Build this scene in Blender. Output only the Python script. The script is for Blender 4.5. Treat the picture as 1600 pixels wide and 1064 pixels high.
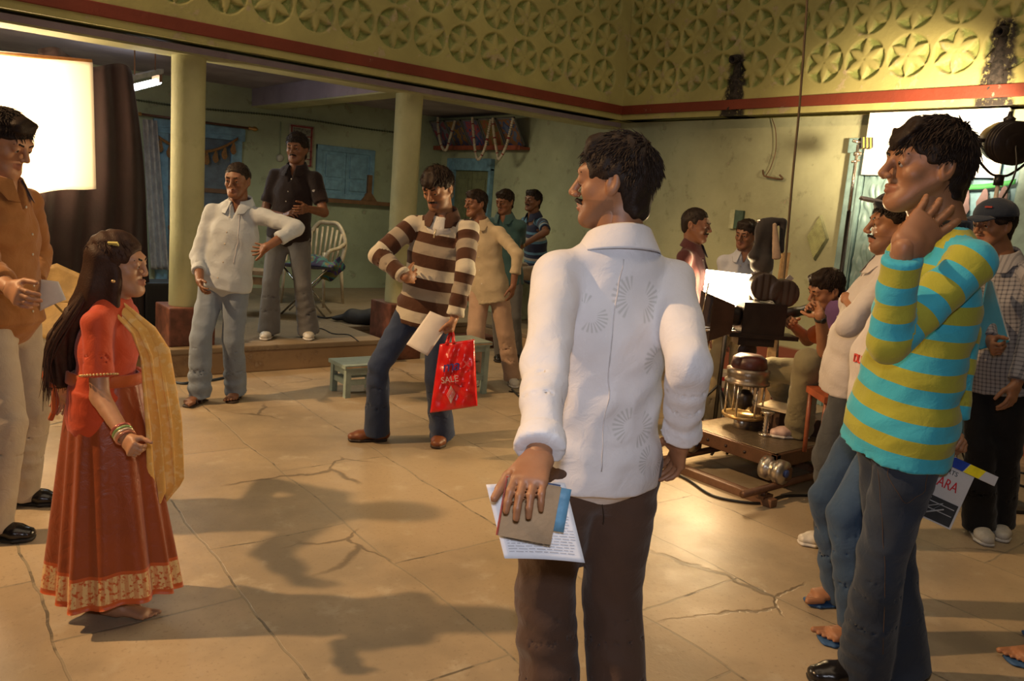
import bpy, math, random
import numpy as np
from mathutils import Vector, Matrix

for o in list(bpy.data.objects):
    bpy.data.objects.remove(o)
scene = bpy.context.scene
COL = scene.collection

# ------------------------------------------------------------------ camera
F_PX = 1270.0
YAW, PIT, ROL = [math.radians(a) for a in (39.39, 9.52, 4.575)]
CAM = np.array([0.0, 0.0, 1.5])
def _axes(a, p, r):
    f = np.array([math.sin(a) * math.cos(p), math.cos(a) * math.cos(p), -math.sin(p)])
    rt = np.array([math.cos(a), -math.sin(a), 0.0])
    up = np.cross(rt, f)
    return rt * math.cos(r) + up * math.sin(r), -rt * math.sin(r) + up * math.cos(r), f
AX_R, AX_U, AX_F = _axes(YAW, PIT, ROL)
cd = bpy.data.cameras.new('camera')
cam = bpy.data.objects.new('camera', cd)
COL.objects.link(cam)
cd.sensor_fit = 'HORIZONTAL'; cd.sensor_width = 36.0; cd.lens = F_PX / 1600 * 36.0
cd.clip_start = 0.05
M = Matrix.Identity(4)
for i in range(3):
    M[i][0] = AX_R[i]; M[i][1] = AX_U[i]; M[i][2] = -AX_F[i]; M[i][3] = CAM[i]
cam.matrix_world = M
scene.camera = cam
vs = scene.view_settings
vs.view_transform = 'Standard'; vs.look = 'None'; vs.gamma = 1.0; vs.use_curve_mapping = False
vs.exposure = 0.0

# ------------------------------------------------------------------ world and main lights
w = bpy.data.worlds.new('night'); scene.world = w; w.use_nodes = True
w.node_tree.nodes['Background'].inputs[0].default_value = (0.30, 0.24, 0.16, 1)
w.node_tree.nodes['Background'].inputs[1].default_value = 0.05

def lamp(name, kind, loc, energy, color, target=None, **kw):
    ld = bpy.data.lights.new(name, kind); ld.energy = energy; ld.color = color
    for k, v in kw.items(): setattr(ld, k, v)
    o = bpy.data.objects.new(name, ld); COL.objects.link(o); o.location = loc
    if target is not None:
        o.rotation_euler = (Vector(target) - Vector(loc)).to_track_quat('-Z', 'Y').to_euler()
    return o
WARM = (1.0, 0.62, 0.30)
lamp('roof_key_light', 'SPOT', (-3.6, 5.6, 6.0), 2350, WARM, (2.7, 3.0, 0), spot_size=math.radians(58), spot_blend=0.55, shadow_soft_size=0.10)
lamp('courtyard_fill_light', 'AREA', (2.2, 1.5, 6.2), 106, (1.0, 0.76, 0.50), (2.6, 3.2, 0), size=5.0)  # added fill lamp overhead, unseen; lifts the walls and parapets
lamp('camera_flash', 'AREA', (0.02, 0.0, 1.66), 16, (0.88, 0.90, 1.0), (1.9, 2.3, 1.0), size=0.10)
lamp('bounce_board_light', 'SPOT', (5.35, 2.35, 2.1), 400, (1.0, 0.74, 0.45), (6.38, 2.95, 2.25), spot_size=math.radians(75), spot_blend=0.6, shadow_soft_size=0.08)
lamp('screen_light', 'AREA', (0.82, 7.20, 1.78), 80, (1.0, 0.76, 0.48), (0.82, 6.0, 1.78), size=1.15)
lamp('porch_fill_light', 'AREA', (4.4, 7.8, 2.35), 19, (1.0, 0.86, 0.58), (5.0, 7.6, 0), size=0.5)  # added fill lamp under the ceiling, no fitting; brightens the porch walls

# ------------------------------------------------------------------ picture-to-world helpers
def ray(x, y): return AX_F + AX_R * (x - 800) / F_PX - AX_U * (y - 532) / F_PX
def gz(x, y, z=0.0):
    d = ray(x, y); return CAM + d * (z - CAM[2]) / d[2]
def onX(x, y, X): d = ray(x, y); return CAM + d * X / d[0]
def onY(x, y, Y): d = ray(x, y); return CAM + d * Y / d[1]
def atD(x, y, D): return CAM + ray(x, y) * D
def dep(p): return float((np.asarray(p) - CAM) @ AX_F)
HF = np.array([math.sin(YAW), math.cos(YAW), 0.0]); HR = np.array([math.cos(YAW), -math.sin(YAW), 0.0])
ZZ = np.array([0.0, 0.0, 1.0])
def heading(a):      # 0 = away from the camera, 90 = to its right, 180 = towards it
    a = math.radians(a); return HF * math.cos(a) + HR * math.sin(a)
def unit(v):
    v = np.asarray(v, float); return v / max(np.linalg.norm(v), 1e-9)

# ------------------------------------------------------------------ object helpers
def tag(o, label=None, cat=None, group=None, kind=None):
    if label: o['label'] = label
    if cat: o['category'] = cat
    if group: o['group'] = group
    if kind: o['kind'] = kind
    return o
def empty(name, loc, label, cat, group=None):
    o = bpy.data.objects.new(name, None); o.empty_display_size = 0.1
    COL.objects.link(o); o.location = [float(c) for c in loc]
    return tag(o, label, cat, group)
def mesh_obj(name, verts, faces, material, parent=None, smooth=True, attrs=None, label=None, mats=None, midx=None):
    verts = np.asarray(verts, float).reshape(-1, 3)
    off = np.array(parent.location) if parent is not None else np.zeros(3)
    verts = verts - off
    me = bpy.data.meshes.new(name)
    if isinstance(faces, np.ndarray) and faces.ndim == 2:
        n, k = faces.shape
        me.vertices.add(len(verts)); me.vertices.foreach_set('co', verts.astype(np.float32).ravel())
        me.loops.add(n * k); me.loops.foreach_set('vertex_index', faces.astype(np.int32).ravel())
        me.polygons.add(n)
        me.polygons.foreach_set('loop_start', np.arange(0, n * k, k, dtype=np.int32))
        me.polygons.foreach_set('loop_total', np.full(n, k, dtype=np.int32))
        me.update(calc_edges=True)
    else:
        me.from_pydata([tuple(v) for v in verts], [], [tuple(f) for f in faces]); me.update()
    if mats:
        for m in mats: me.materials.append(m)
        if midx is not None: me.polygons.foreach_set('material_index', np.asarray(midx, np.int32))
    elif material: me.materials.append(material)
    me.polygons.foreach_set('use_smooth', np.full(len(me.polygons), smooth, dtype=bool))
    if attrs:
        for nm, arr in attrs.items():
            arr = np.asarray(arr, np.float32)
            if arr.ndim == 1:
                at = me.attributes.new(nm, 'FLOAT', 'POINT'); at.data.foreach_set('value', arr)
            else:
                at = me.attributes.new(nm, 'FLOAT_VECTOR', 'POINT'); at.data.foreach_set('vector', arr.ravel())
    me.validate()
    o = bpy.data.objects.new(name, me); COL.objects.link(o)
    if parent is not None: o.parent = parent
    OFFS[o.name] = off
    if label: o['label'] = label
    return o
OFFS = {}
def sub(parent_mesh, name, verts, faces, material, **kw):   # a sub-part under a part: same frame as the part
    verts = np.asarray(verts, float).reshape(-1, 3) - OFFS[parent_mesh.name]
    o = mesh_obj(name, verts, faces, material, None, **kw); o.parent = parent_mesh
    OFFS[o.name] = OFFS[parent_mesh.name]
    return o

class MB:
    """collects boxes, tubes, lathes into one mesh"""
    def __init__(s): s.v = []; s.f = []
    def add(s, v, f):
        n = len(s.v); s.v += [tuple(float(c) for c in p) for p in v]; s.f += [tuple(i + n for i in q) for q in f]; return s
    def box(s, lo, hi, M=None, bev=0.0):
        lo = np.minimum(lo, hi) if False else np.array(lo, float); hi = np.array(hi, float)
        b = min(bev, *(np.abs(hi - lo) / 2.2)) if bev else 0
        if b <= 0:
            v = [(x, y, z) for x in (lo[0], hi[0]) for y in (lo[1], hi[1]) for z in (lo[2], hi[2])]
            f = [(0, 1, 3, 2), (4, 6, 7, 5), (0, 4, 5, 1), (2, 3, 7, 6), (0, 2, 6, 4), (1, 5, 7, 3)]
        else:
            bm = bmesh_box(lo, hi, b); v, f = bm
        if M is not None: v = [tuple(M @ Vector(p)) for p in v]
        return s.add(v, f)
    def obox(s, c, ux, uy, uz, sx, sy, sz):
        c, ux, uy, uz = [np.asarray(q, float) for q in (c, ux, uy, uz)]
        v = [c + ux * sx * a + uy * sy * b + uz * sz * d for a in (-.5, .5) for b in (-.5, .5) for d in (-.5, .5)]
        return s.add(v, [(0, 1, 3, 2), (4, 6, 7, 5), (0, 4, 5, 1), (2, 3, 7, 6), (0, 2, 6, 4), (1, 5, 7, 3)])
    def tube(s, pts, r, n=8, cap=True):
        pts = [np.asarray(p, float) for p in pts]; m = len(pts)
        rs = [r] * m if np.isscalar(r) else list(r)
        V = []; prev = None
        for i, p in enumerate(pts):
            d = unit(pts[min(i + 1, m - 1)] - pts[max(i - 1, 0)])
            if prev is None: a = np.cross(d, ZZ if abs(d[2]) < .9 else np.array([1., 0, 0]))
            else: a = prev - d * (prev @ d)
            a = unit(a); prev = a; b = np.cross(d, a)
            for k in range(n):
                t = 2 * math.pi * k / n; V.append(p + (a * math.cos(t) + b * math.sin(t)) * rs[i])
        Fc = [(i * n + k, i * n + (k + 1) % n, (i + 1) * n + (k + 1) % n, (i + 1) * n + k) for i in range(m - 1) for k in range(n)]
        if cap: Fc += [tuple(range(n))[::-1], tuple((m - 1) * n + k for k in range(n))]
        return s.add(V, Fc)
    def lathe(s, c, prof, n=24, axis=(0, 0, 1)):
        ax = unit(axis); a = unit(np.cross(ax, (0.3, 1, 0.1))); b = np.cross(ax, a); c = np.asarray(c, float)
        V = [c + ax * h + (a * math.cos(2 * math.pi * k / n) + b * math.sin(2 * math.pi * k / n)) * max(r, 1e-4) for r, h in prof for k in range(n)]
        m = len(prof)
        Fc = [(i * n + k, i * n + (k + 1) % n, (i + 1) * n + (k + 1) % n, (i + 1) * n + k) for i in range(m - 1) for k in range(n)]
        Fc += [tuple(range(n))[::-1], tuple((m - 1) * n + k for k in range(n))]
        return s.add(V, Fc)
    def build(s, name, material, parent=None, smooth=False, label=None, part=None):
        if part is not None: return sub(part, name, s.v, s.f, material, smooth=smooth, label=label)
        return mesh_obj(name, s.v, s.f, material, parent, smooth=smooth, label=label)
def bmesh_box(lo, hi, b):
    import bmesh
    bm = bmesh.new(); bmesh.ops.create_cube(bm, size=1)
    for v in bm.verts:
        v.co = Vector([(lo[i] + hi[i]) / 2 + v.co[i] * (hi[i] - lo[i]) for i in range(3)])
    bmesh.ops.bevel(bm, geom=bm.edges[:], offset=b, segments=2, affect='EDGES', profile=.6)
    bm.verts.index_update()
    r = [tuple(v.co) for v in bm.verts], [tuple(v.index for v in f.verts) for f in bm.faces]
    bm.free(); return r
def smooth_curve(pts, n=8):
    P = [np.asarray(p, float) for p in pts]; P = [2 * P[0] - P[1]] + P + [2 * P[-1] - P[-2]]; out = []
    for i in range(1, len(P) - 2):
        for k in range(n):
            t = k / n; a, b, c, d = P[i - 1:i + 3]
            out.append(.5 * (2 * b + (c - a) * t + (2 * a - 5 * b + 4 * c - d) * t * t + (3 * b - a - 3 * c + d) * t ** 3))
    out.append(P[-2]); return out
def sheet(fn, nu, nv, thick=0.0):
    """grid surface from fn(u, v) in 0..1, given a real thickness"""
    P = np.array([[fn(i / nu, j / nv) for j in range(nv + 1)] for i in range(nu + 1)], float)
    du = np.gradient(P, axis=0); dv = np.gradient(P, axis=1); N = np.cross(du, dv)
    N /= np.maximum(np.linalg.norm(N, axis=2, keepdims=True), 1e-9)
    A = (P + N * thick / 2).reshape(-1, 3); B = (P - N * thick / 2).reshape(-1, 3); m = nv + 1; n = len(A)
    f = []
    for i in range(nu):
        for j in range(nv):
            q = (i * m + j, (i + 1) * m + j, (i + 1) * m + j + 1, i * m + j + 1)
            f.append(q); f.append(tuple(k + n for k in q[::-1]))
    rim = [i * m for i in range(nu + 1)] + [nu * m + j for j in range(1, nv + 1)] + [i * m + nv for i in range(nu - 1, -1, -1)] + [j for j in range(nv - 1, 0, -1)]
    for k in range(len(rim)):
        a, b = rim[k], rim[(k + 1) % len(rim)]; f.append((b, a, a + n, b + n))
    return np.vstack([A, B]), np.array(f)
def text_obj(name, s, c, ux, uy, size, material, parent=None, part=None, ext=0.0008, shear=0.0, width=1.0):
    """lettering as a thin raised mesh; c = left end of the base line"""
    cu = bpy.data.curves.new('lettering', 'FONT'); cu.body = s; cu.size = 1.0; cu.extrude = 0.5; cu.resolution_u = 3; cu.shear = shear
    t = bpy.data.objects.new('lettering', cu); COL.objects.link(t)
    bpy.context.view_layer.update()
    me = bpy.data.meshes.new_from_object(t.evaluated_get(bpy.context.evaluated_depsgraph_get()))
    bpy.data.objects.remove(t)
    ux, uy = unit(ux), unit(uy); uz = np.cross(ux, uy)
    V = [np.asarray(c) + ux * v.co.x * size * width + uy * v.co.y * size + uz * v.co.z * 2 * ext for v in me.vertices]
    Fc = [tuple(p.vertices) for p in me.polygons]; bpy.data.meshes.remove(me)
    if part is not None: return sub(part, name, V, Fc, material, smooth=False)
    return mesh_obj(name, V, Fc, material, parent, smooth=False)

# ------------------------------------------------------------------ materials
def new_mat(name):
    m = bpy.data.materials.new(name); m.use_nodes = True
    nt = m.node_tree; return m, nt, nt.nodes['Principled BSDF']
class NB:
    """tiny node builder: math on sockets"""
    def __init__(s, nt): s.nt = nt
    def n(s, kind, **kw):
        nd = s.nt.nodes.new(kind)
        for k, v in kw.items(): setattr(nd, k, v)
        return nd
    def m(s, op, a, b=None, c=None, clamp=False):
        nd = s.n('ShaderNodeMath', operation=op, use_clamp=clamp)
        for i, q in enumerate((a, b, c)):
            if q is None: continue
            if isinstance(q, (int, float)): nd.inputs[i].default_value = q
            else: s.nt.links.new(q, nd.inputs[i])
        return nd.outputs[0]
    def mix(s, f, a, b):
        nd = s.n('ShaderNodeMix', data_type='RGBA')
        for i, q in ((0, f), (6, a), (7, b)):
            if isinstance(q, (int, float)): nd.inputs[i].default_value = q
            elif isinstance(q, tuple): nd.inputs[i].default_value = q + (1,) if len(q) == 3 else q
            else: s.nt.links.new(q, nd.inputs[i])
        return nd.outputs[2]
    def noise(s, scale, detail=3, vec=None, rough=.5, dist=0):
        nd = s.n('ShaderNodeTexNoise'); nd.inputs['Scale'].default_value = scale; nd.inputs['Detail'].default_value = detail
        nd.inputs['Roughness'].default_value = rough; nd.inputs['Distortion'].default_value = dist
        if vec is not None: s.nt.links.new(vec, nd.inputs['Vector'])
        return nd.outputs[0]
    def pos(s): return s.n('ShaderNodeNewGeometry').outputs['Position']
    def obj(s): return s.n('ShaderNodeTexCoord').outputs['Object']
    def attr(s, nm): return s.n('ShaderNodeAttribute', attribute_name=nm)
    def sep(s, v):
        nd = s.n('ShaderNodeSeparateXYZ'); s.nt.links.new(v, nd.inputs[0]); return nd.outputs
    def ss(s, x, lo, hi):
        nd = s.n('ShaderNodeMapRange', interpolation_type='SMOOTHSTEP'); s.nt.links.new(x, nd.inputs[0])
        nd.inputs[1].default_value = lo; nd.inputs[2].default_value = hi; return nd.outputs[0]
    def bump(s, h, strength, dist, bsdf):
        nd = s.n('ShaderNodeBump'); nd.inputs['Strength'].default_value = strength; nd.inputs['Distance'].default_value = dist
        s.nt.links.new(h, nd.inputs['Height']); s.nt.links.new(nd.outputs[0], bsdf.inputs['Normal'])
    def link(s, a, b): s.nt.links.new(a, b)
_mc = {}
def mat(name, col, rough=.6, metal=0.0, var=.12, nscale=12, bump=.15, bscale=60, spec=.5, col2=None, sheen=0, emit=None, estr=0, alpha=1, trans=0, coat=0):
    if name in _mc: return _mc[name]
    m, nt, b = new_mat(name); nb = NB(nt)
    v = nb.obj()
    nz = nb.noise(nscale, 4, v, .6)
    c2 = col2 if col2 else tuple(min(1, c * (1 - var * 2)) for c in col); c1 = col if col2 else tuple(min(1, c * (1 + var)) for c in col)
    nb.link(nb.mix(nb.ss(nz, .32, .68), c2, c1), b.inputs['Base Color'])
    b.inputs['Roughness'].default_value = rough; b.inputs['Metallic'].default_value = metal
    b.inputs['Specular IOR Level'].default_value = spec
    if sheen: b.inputs['Sheen Weight'].default_value = sheen
    if coat: b.inputs['Coat Weight'].default_value = coat
    if trans: b.inputs['Transmission Weight'].default_value = trans
    if emit: b.inputs['Emission Color'].default_value = emit + (1,); b.inputs['Emission Strength'].default_value = estr
    if bump: nb.bump(nb.noise(bscale, 5, v, .6), bump, .01, b)
    _mc[name] = m; return m
# ------------------------------------------------------------------ implicit surfaces: smooth bodies and garments
def perp(x, wv):
    x = np.asarray(x, float); x = x - wv * (x @ wv)
    if np.linalg.norm(x) < 1e-4:
        x = np.cross(wv, [0.3, .9, .1])
    return unit(x)
class Prim:
    def __init__(s, p0, p1, r0, r1, x=(1, 0, 0), flat=(False, False), sc=None, op='u', k=.02, tagv=0.0):
        s.p0 = np.asarray(p0, float); s.p1 = np.asarray(p1, float)
        s.r0 = np.array(r0 if np.ndim(r0) else (r0, r0), float); s.r1 = np.array(r1 if np.ndim(r1) else (r1, r1), float)
        dv = s.p1 - s.p0; s.L = np.linalg.norm(dv); s.w = dv / s.L if s.L > 1e-6 else ZZ
        s.X = perp(x, s.w); s.Y = np.cross(s.w, s.X); s.flat = flat; s.sc = sc; s.op = op; s.k = k; s.tagv = tagv
        s.cap = None; s.rng = None
    def local(s, P):
        q = P - s.p0; ax = q @ s.w; t = np.clip(ax / s.L, 0, 1) if s.L > 1e-6 else np.zeros(ax.shape)
        return q @ s.X, q @ s.Y, ax, t
    def d(s, P):
        u, v, ax, t = s.local(P)
        a = s.r0[0] + (s.r1[0] - s.r0[0]) * t; b = s.r0[1] + (s.r1[1] - s.r0[1]) * t
        o = ax - s.L * t; m = np.minimum(a, b) if s.cap is None else s.cap
        lo = (o < 0) & s.flat[0]; hi = (o > 0) & s.flat[1]
        oo = np.where(lo | hi, 0, o)
        k0 = np.sqrt((u / a) ** 2 + (v / b) ** 2 + (oo / m) ** 2); k1 = np.sqrt((u / a ** 2) ** 2 + (v / b ** 2) ** 2 + (oo / m ** 2) ** 2)
        dd = k0 * (k0 - 1) / np.maximum(k1, 1e-6)
        dd = np.where(k0 < .3, -.7 * np.minimum(a, b), dd)
        return np.where(lo | hi, np.maximum(dd, np.abs(o)), dd)
    def box(s, m):
        R = max(s.r0.max(), s.r1.max(), s.cap or 0) + m
        return np.minimum(s.p0, s.p1) - R, np.maximum(s.p0, s.p1) + R
def ell(c, rx, ry, rz, X, Z, op='u', k=.02, tagv=0.0):
    """ellipsoid: rx along X, ry along Z x X, rz along Z"""
    c = np.asarray(c, float); Z = unit(Z); e = 1e-4
    p = Prim(c - Z * e, c + Z * e, (rx, ry), (rx, ry), X, op=op, k=k, tagv=tagv); p.cap = rz; return p
def nz3(P, f, seed, n=5):
    r = np.random.RandomState(seed); out = np.zeros(len(P))
    for i in range(n):
        k = r.normal(size=3); k = k / np.linalg.norm(k) * f * (1 + .9 * i / n); out += np.sin(P @ k + r.uniform(0, 6.28)) / n ** .5
    return out
def smin(a, b, k):
    h = np.maximum(k - np.abs(a - b), 0) / k; return np.minimum(a, b) - h * h * k * .25
def mesh_sdf(prims, vox, pad=.03, clip=None):
    us = [p for p in prims if p.op == 'u']
    lo = np.min([p.box(pad)[0] for p in us], axis=0); hi = np.max([p.box(pad)[1] for p in us], axis=0)
    if clip is not None: lo = np.maximum(lo, clip[0]); hi = np.minimum(hi, clip[1])
    n = np.ceil((hi - lo) / vox).astype(int) + 1
    Fg = np.full(tuple(n), .2, np.float32)
    ax = [lo[i] + vox * np.arange(n[i]) for i in range(3)]
    for p in prims:
        b0, b1 = p.box(max(pad, p.k * 2.5))
        i0 = np.clip(np.floor((b0 - lo) / vox).astype(int), 0, n); i1 = np.clip(np.ceil((b1 - lo) / vox).astype(int) + 1, 0, n)
        if np.any(i1 <= i0): continue
        sl = tuple(slice(i0[i], i1[i]) for i in range(3))
        G = np.stack(np.meshgrid(ax[0][sl[0]], ax[1][sl[1]], ax[2][sl[2]], indexing='ij'), -1)
        dd = p.d(G.reshape(-1, 3)).reshape(G.shape[:3])
        if p.op == 'u': Fg[sl] = smin(Fg[sl], dd, p.k)
        else: Fg[sl] = -smin(-Fg[sl], dd, p.k)
    for a in range(3):      # closed at the edge of the grid
        ix = [slice(None)] * 3; ix[a] = 0; Fg[tuple(ix)] = np.maximum(Fg[tuple(ix)], 1e-3); ix[a] = -1; Fg[tuple(ix)] = np.maximum(Fg[tuple(ix)], 1e-3)
    ins = Fg < 0
    c = np.zeros(tuple(n - 1), np.int8)
    for i in (0, 1):
        for j in (0, 1):
            for k in (0, 1): c += ins[i:n[0] - 1 + i, j:n[1] - 1 + j, k:n[2] - 1 + k]
    act = np.argwhere((c > 0) & (c < 8))
    idx = np.full(tuple(n - 1), -1, np.int64); idx[tuple(act.T)] = np.arange(len(act))
    cor = np.array([(i, j, k) for i in (0, 1) for j in (0, 1) for k in (0, 1)])
    val = np.stack([Fg[tuple((act + q).T)] for q in cor], 1).astype(float)
    acc = np.zeros((len(act), 3)); cnt = np.zeros(len(act))
    for a in range(8):
        for b in range(a + 1, 8):
            if np.abs(cor[a] - cor[b]).sum() != 1: continue
            m = (val[:, a] < 0) != (val[:, b] < 0); t = val[:, a] / np.where(m, val[:, a] - val[:, b], 1)
            acc += np.where(m[:, None], cor[a] + (cor[b] - cor[a]) * t[:, None], 0); cnt += m
    V = lo + vox * (act + acc / cnt[:, None])
    Q = []
    for a in range(3):
        b, c_ = (a + 1) % 3, (a + 2) % 3
        s0 = [slice(0, n[i] - 1) for i in range(3)]; s1 = list(s0); s1[a] = slice(1, n[a])
        ch = ins[tuple(s0)] != ins[tuple(s1)]; E_ = np.argwhere(ch); E_ = E_[(E_[:, b] > 0) & (E_[:, c_] > 0)]
        eb = np.zeros(3, int); eb[b] = 1; ec = np.zeros(3, int); ec[c_] = 1
        q = np.stack([idx[tuple((E_ - eb - ec).T)], idx[tuple((E_ - ec).T)], idx[tuple(E_.T)], idx[tuple((E_ - eb).T)]], 1)
        flip = ~ins[tuple(E_.T)]; q[flip] = q[flip][:, ::-1]; Q.append(q)
    Q = np.vstack(Q); Q = Q[(Q >= 0).all(1)]
    return V, Q
def normals(V, Q):
    a, b, c, d = [V[Q[:, i]] for i in range(4)]; fn = np.cross(c - a, d - b); N = np.zeros_like(V)
    for i in range(4): np.add.at(N, Q[:, i], fn)
    return N / np.maximum(np.linalg.norm(N, axis=1, keepdims=True), 1e-12)
def relax(x, Q, n):
    e = np.vstack([Q[:, [0, 1]], Q[:, [1, 2]], Q[:, [2, 3]], Q[:, [3, 0]]]); m = len(x)
    cnt = np.bincount(e[:, 0], minlength=m) + np.bincount(e[:, 1], minlength=m)
    for _ in range(n):
        y = np.bincount(e[:, 0], x[e[:, 1]], minlength=m) + np.bincount(e[:, 1], x[e[:, 0]], minlength=m); x = .5 * x + .5 * y / np.maximum(cnt, 1)
    return x
def garment_coords(V, prims):
    """which piece of cloth a vertex lies on, and where along and across it"""
    best = np.full(len(V), 9.0); gc = np.zeros((len(V), 3)); tg = np.zeros(len(V))
    for p in prims:
        if p.op != 'u': continue
        u, v, ax, t = p.local(V); dd = p.d(V); m = dd < best
        tt = ax / max(p.L, 1e-6); tt = tt if p.rng is None else np.clip(tt, *p.rng)
        s_ = (p.sc[0] + (p.sc[1] - p.sc[0]) * tt) if p.sc else V[:, 2]
        best = np.where(m, dd, best)
        gc[m] = np.stack([u, s_, v], 1)[m]; tg[m] = p.tagv
    return gc, tg
def cloth(name, prims, vox, material, parent, seed=1, fold=.004, fscale=34, crease=.003, cl=.09, **kw):
    V, Q = mesh_sdf(prims, vox)
    gc, tg = garment_coords(V, prims); N = normals(V, Q)
    wv = nz3(V, fscale, seed, 6); ph = gc[:, 1] / cl * 6.28 + 3.4 * nz3(V, 11, seed + 3, 4)
    amp = np.clip(.1 + 1.0 * nz3(V, 10, seed + 7, 4), 0, 1.3)
    dsp = fold * (np.abs(wv) * -1.2 + .5) + crease * (np.sin(ph) * .8 + .08 * np.sin(2.3 * ph + wv)) * amp * np.where(tg > 0, tg, .35)
    dsp = relax(dsp, Q, 5)
    V = V + N * dsp[:, None]
    return mesh_obj(name, V, Q, material, parent, attrs={'gc': gc, 'tg': tg}, **kw)
# ------------------------------------------------------------------ people
def skin_mat(name, col, rough=.5):
    if name in _mc: return _mc[name]
    m, nt, b = new_mat(name); nb = NB(nt)
    v = nb.obj(); base = nb.mix(nb.ss(nb.noise(22, 4, v), .35, .65), tuple(c * .86 for c in col), col)
    lip = nb.attr('lip').outputs['Fac']
    lipc = (col[0] * .85, col[1] * .66, col[2] * .66)
    base = nb.mix(lip, base, lipc)
    nb.link(nb.mix(nb.m('MULTIPLY', nb.attr('beard').outputs['Fac'], .55), base, (.02, .014, .012)), b.inputs['Base Color'])
    b.inputs['Roughness'].default_value = rough
    b.inputs['Subsurface Weight'].default_value = .08; b.inputs['Subsurface Radius'].default_value = (.02, .008, .004); b.inputs['Subsurface Scale'].default_value = .3
    nb.bump(nb.noise(160, 3, v), .08, .004, b)
    _mc[name] = m; return m
def hair_mat(name='hair_black', col=(.012, .008, .006), rough=.55):
    if name in _mc: return _mc[name]
    m, nt, b = new_mat(name); nb = NB(nt)
    v = nb.obj(); nb.link(nb.mix(nb.noise(60, 3, v), col, tuple(c * 2.2 for c in col)), b.inputs['Base Color'])
    b.inputs['Roughness'].default_value = rough; b.inputs['Specular IOR Level'].default_value = .18
    nb.bump(nb.noise(240, 3, v), .4, .004, b)
    _mc[name] = m; return m

def atHZ(x, hd, z):
    """point at horizontal distance hd ahead, height z, seen in picture column x"""
    b = HF * hd + ZZ * z - CAM; k = (x - 800) / F_PX; return HF * hd + ZZ * z + HR * ((k * (b @ AX_F) - b @ AX_R) / (HR @ AX_R - k * (HR @ AX_F)))
def reach(P, L, x, y, sg):
    """the point on the view ray through (x, y) at distance L from P; sg<0 takes the nearer one"""
    r = ray(x, y); q = CAM - P; a = r @ r; b = q @ r; c = q @ q - L * L; disc = b * b - a * c
    if disc < 0:
        t = -b / a; Q = CAM + r * t; d = Q - P; return P + d * min(1, 1.1 * L / np.linalg.norm(d))
    t = (-b + (sg if sg else 1) * math.sqrt(disc)) / a; return CAM + r * t
def ik(A, B, l1, l2, bend):
    d = B - A; L = np.linalg.norm(d); sc = max(1.0, L / (l1 + l2) * 1.001); l1 *= sc; l2 *= sc
    a = (l1 * l1 - l2 * l2 + L * L) / (2 * L); h = math.sqrt(max(l1 * l1 - a * a, 0)); w_ = d / L
    return A + w_ * a + perp(bend, w_) * h
def frame(yaw, pitch=0, roll=0):
    """F forward, L to the person's left, U up; pitch>0 looks down, roll>0 tips to the person's left"""
    F = heading(yaw); L = np.cross(ZZ, F); U = ZZ.copy(); p = math.radians(pitch); r = math.radians(roll)
    F2 = F * math.cos(p) - U * math.sin(p); U2 = U * math.cos(p) + F * math.sin(p)
    L2 = L * math.cos(r) - U2 * math.sin(r); U3 = U2 * math.cos(r) + L * math.sin(r)
    return F2, L2, U3

def head_prims(c, fr, s, neck, ns=1.0):
    F, L, U = fr
    def P(l, f, u): return c + (L * l + F * f + U * u) * s
    R = []
    def E(l, f, u, rl, rf, ru, op='u', k=.02, X=None, Z=None): R.append(ell(P(l, f, u), rl * s, rf * s, ru * s, L if X is None else X, U if Z is None else Z, op, k * s))
    def G(a, b, r0, r1, op='u', k=.02): R.append(Prim(P(*a), P(*b), np.array(r0) * s, np.array(r1) * s, L, op=op, k=k * s))
    E(0, -.011, .036, .0735, .089, .079)
    G((0, .022, .01), (0, .046, -.075), (.064, .060), (.040, .038), k=.03)
    for q in (-1, 1):
        E(q * .040, .053, -.024, .022, .025, .021, k=.022)
        G((q * .055, .004, -.036), (q * .020, .066, -.092), (.018, .018), (.016, .016), k=.03)
    G((0, .064, -.094), (0, .073, -.096), (.017, .015), (.015, .013), k=.02)
    G((-.034, .076, .024), (.034, .076, .024), (.014, .016), (.014, .016), k=.02)
    for q in (-1, 1): E(q * .031, .103, .003, .0185, .019, .0125, 's', .012)
    G((0, .088, .012), (0, .088 + .024 * ns, -.026), (.0075, .010), (.0105 * ns, .011 * ns), k=.012)
    for q in (-1, 1): E(q * .0115 * ns, .088 + .013 * ns, -.032, .0085, .010, .0078, k=.006)
    for q in (-1, 1):
        G((0, .0915, -.0560), (q * .021, .0790, -.0585), (.0060, .0058), (.0035, .0034), k=.008)
        G((0, .0905, -.0668), (q * .019, .0790, -.0632), (.0062, .0062), (.0035, .0034), k=.008)
    for q in (-1, 1): G((0, .0990, -.0612), (q * .022, .0845, -.0606), (.0018, .0018), (.0012, .0012), 's', .003)
    for q in (-1, 1):
        Ue = unit(U - F * .18)
        E(q * .077, -.010, -.004, .0085, .018, .031, k=.008, Z=Ue); E(q * .085, -.006, .000, .006, .0085, .016, 's', .006, Z=Ue)
        # eyelids
        E(q * .031, .0778, .0035, .0160, .0138, .0122, k=.008); E(q * .031, .0975, -.0005, .0120, .0085, .0036, 's', .003)
    R.append(Prim(P(0, -.022, -.045), neck, (.052 * s, .054 * s), (.060 * s, .058 * s), L, k=.025 * s))
    return R
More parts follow.
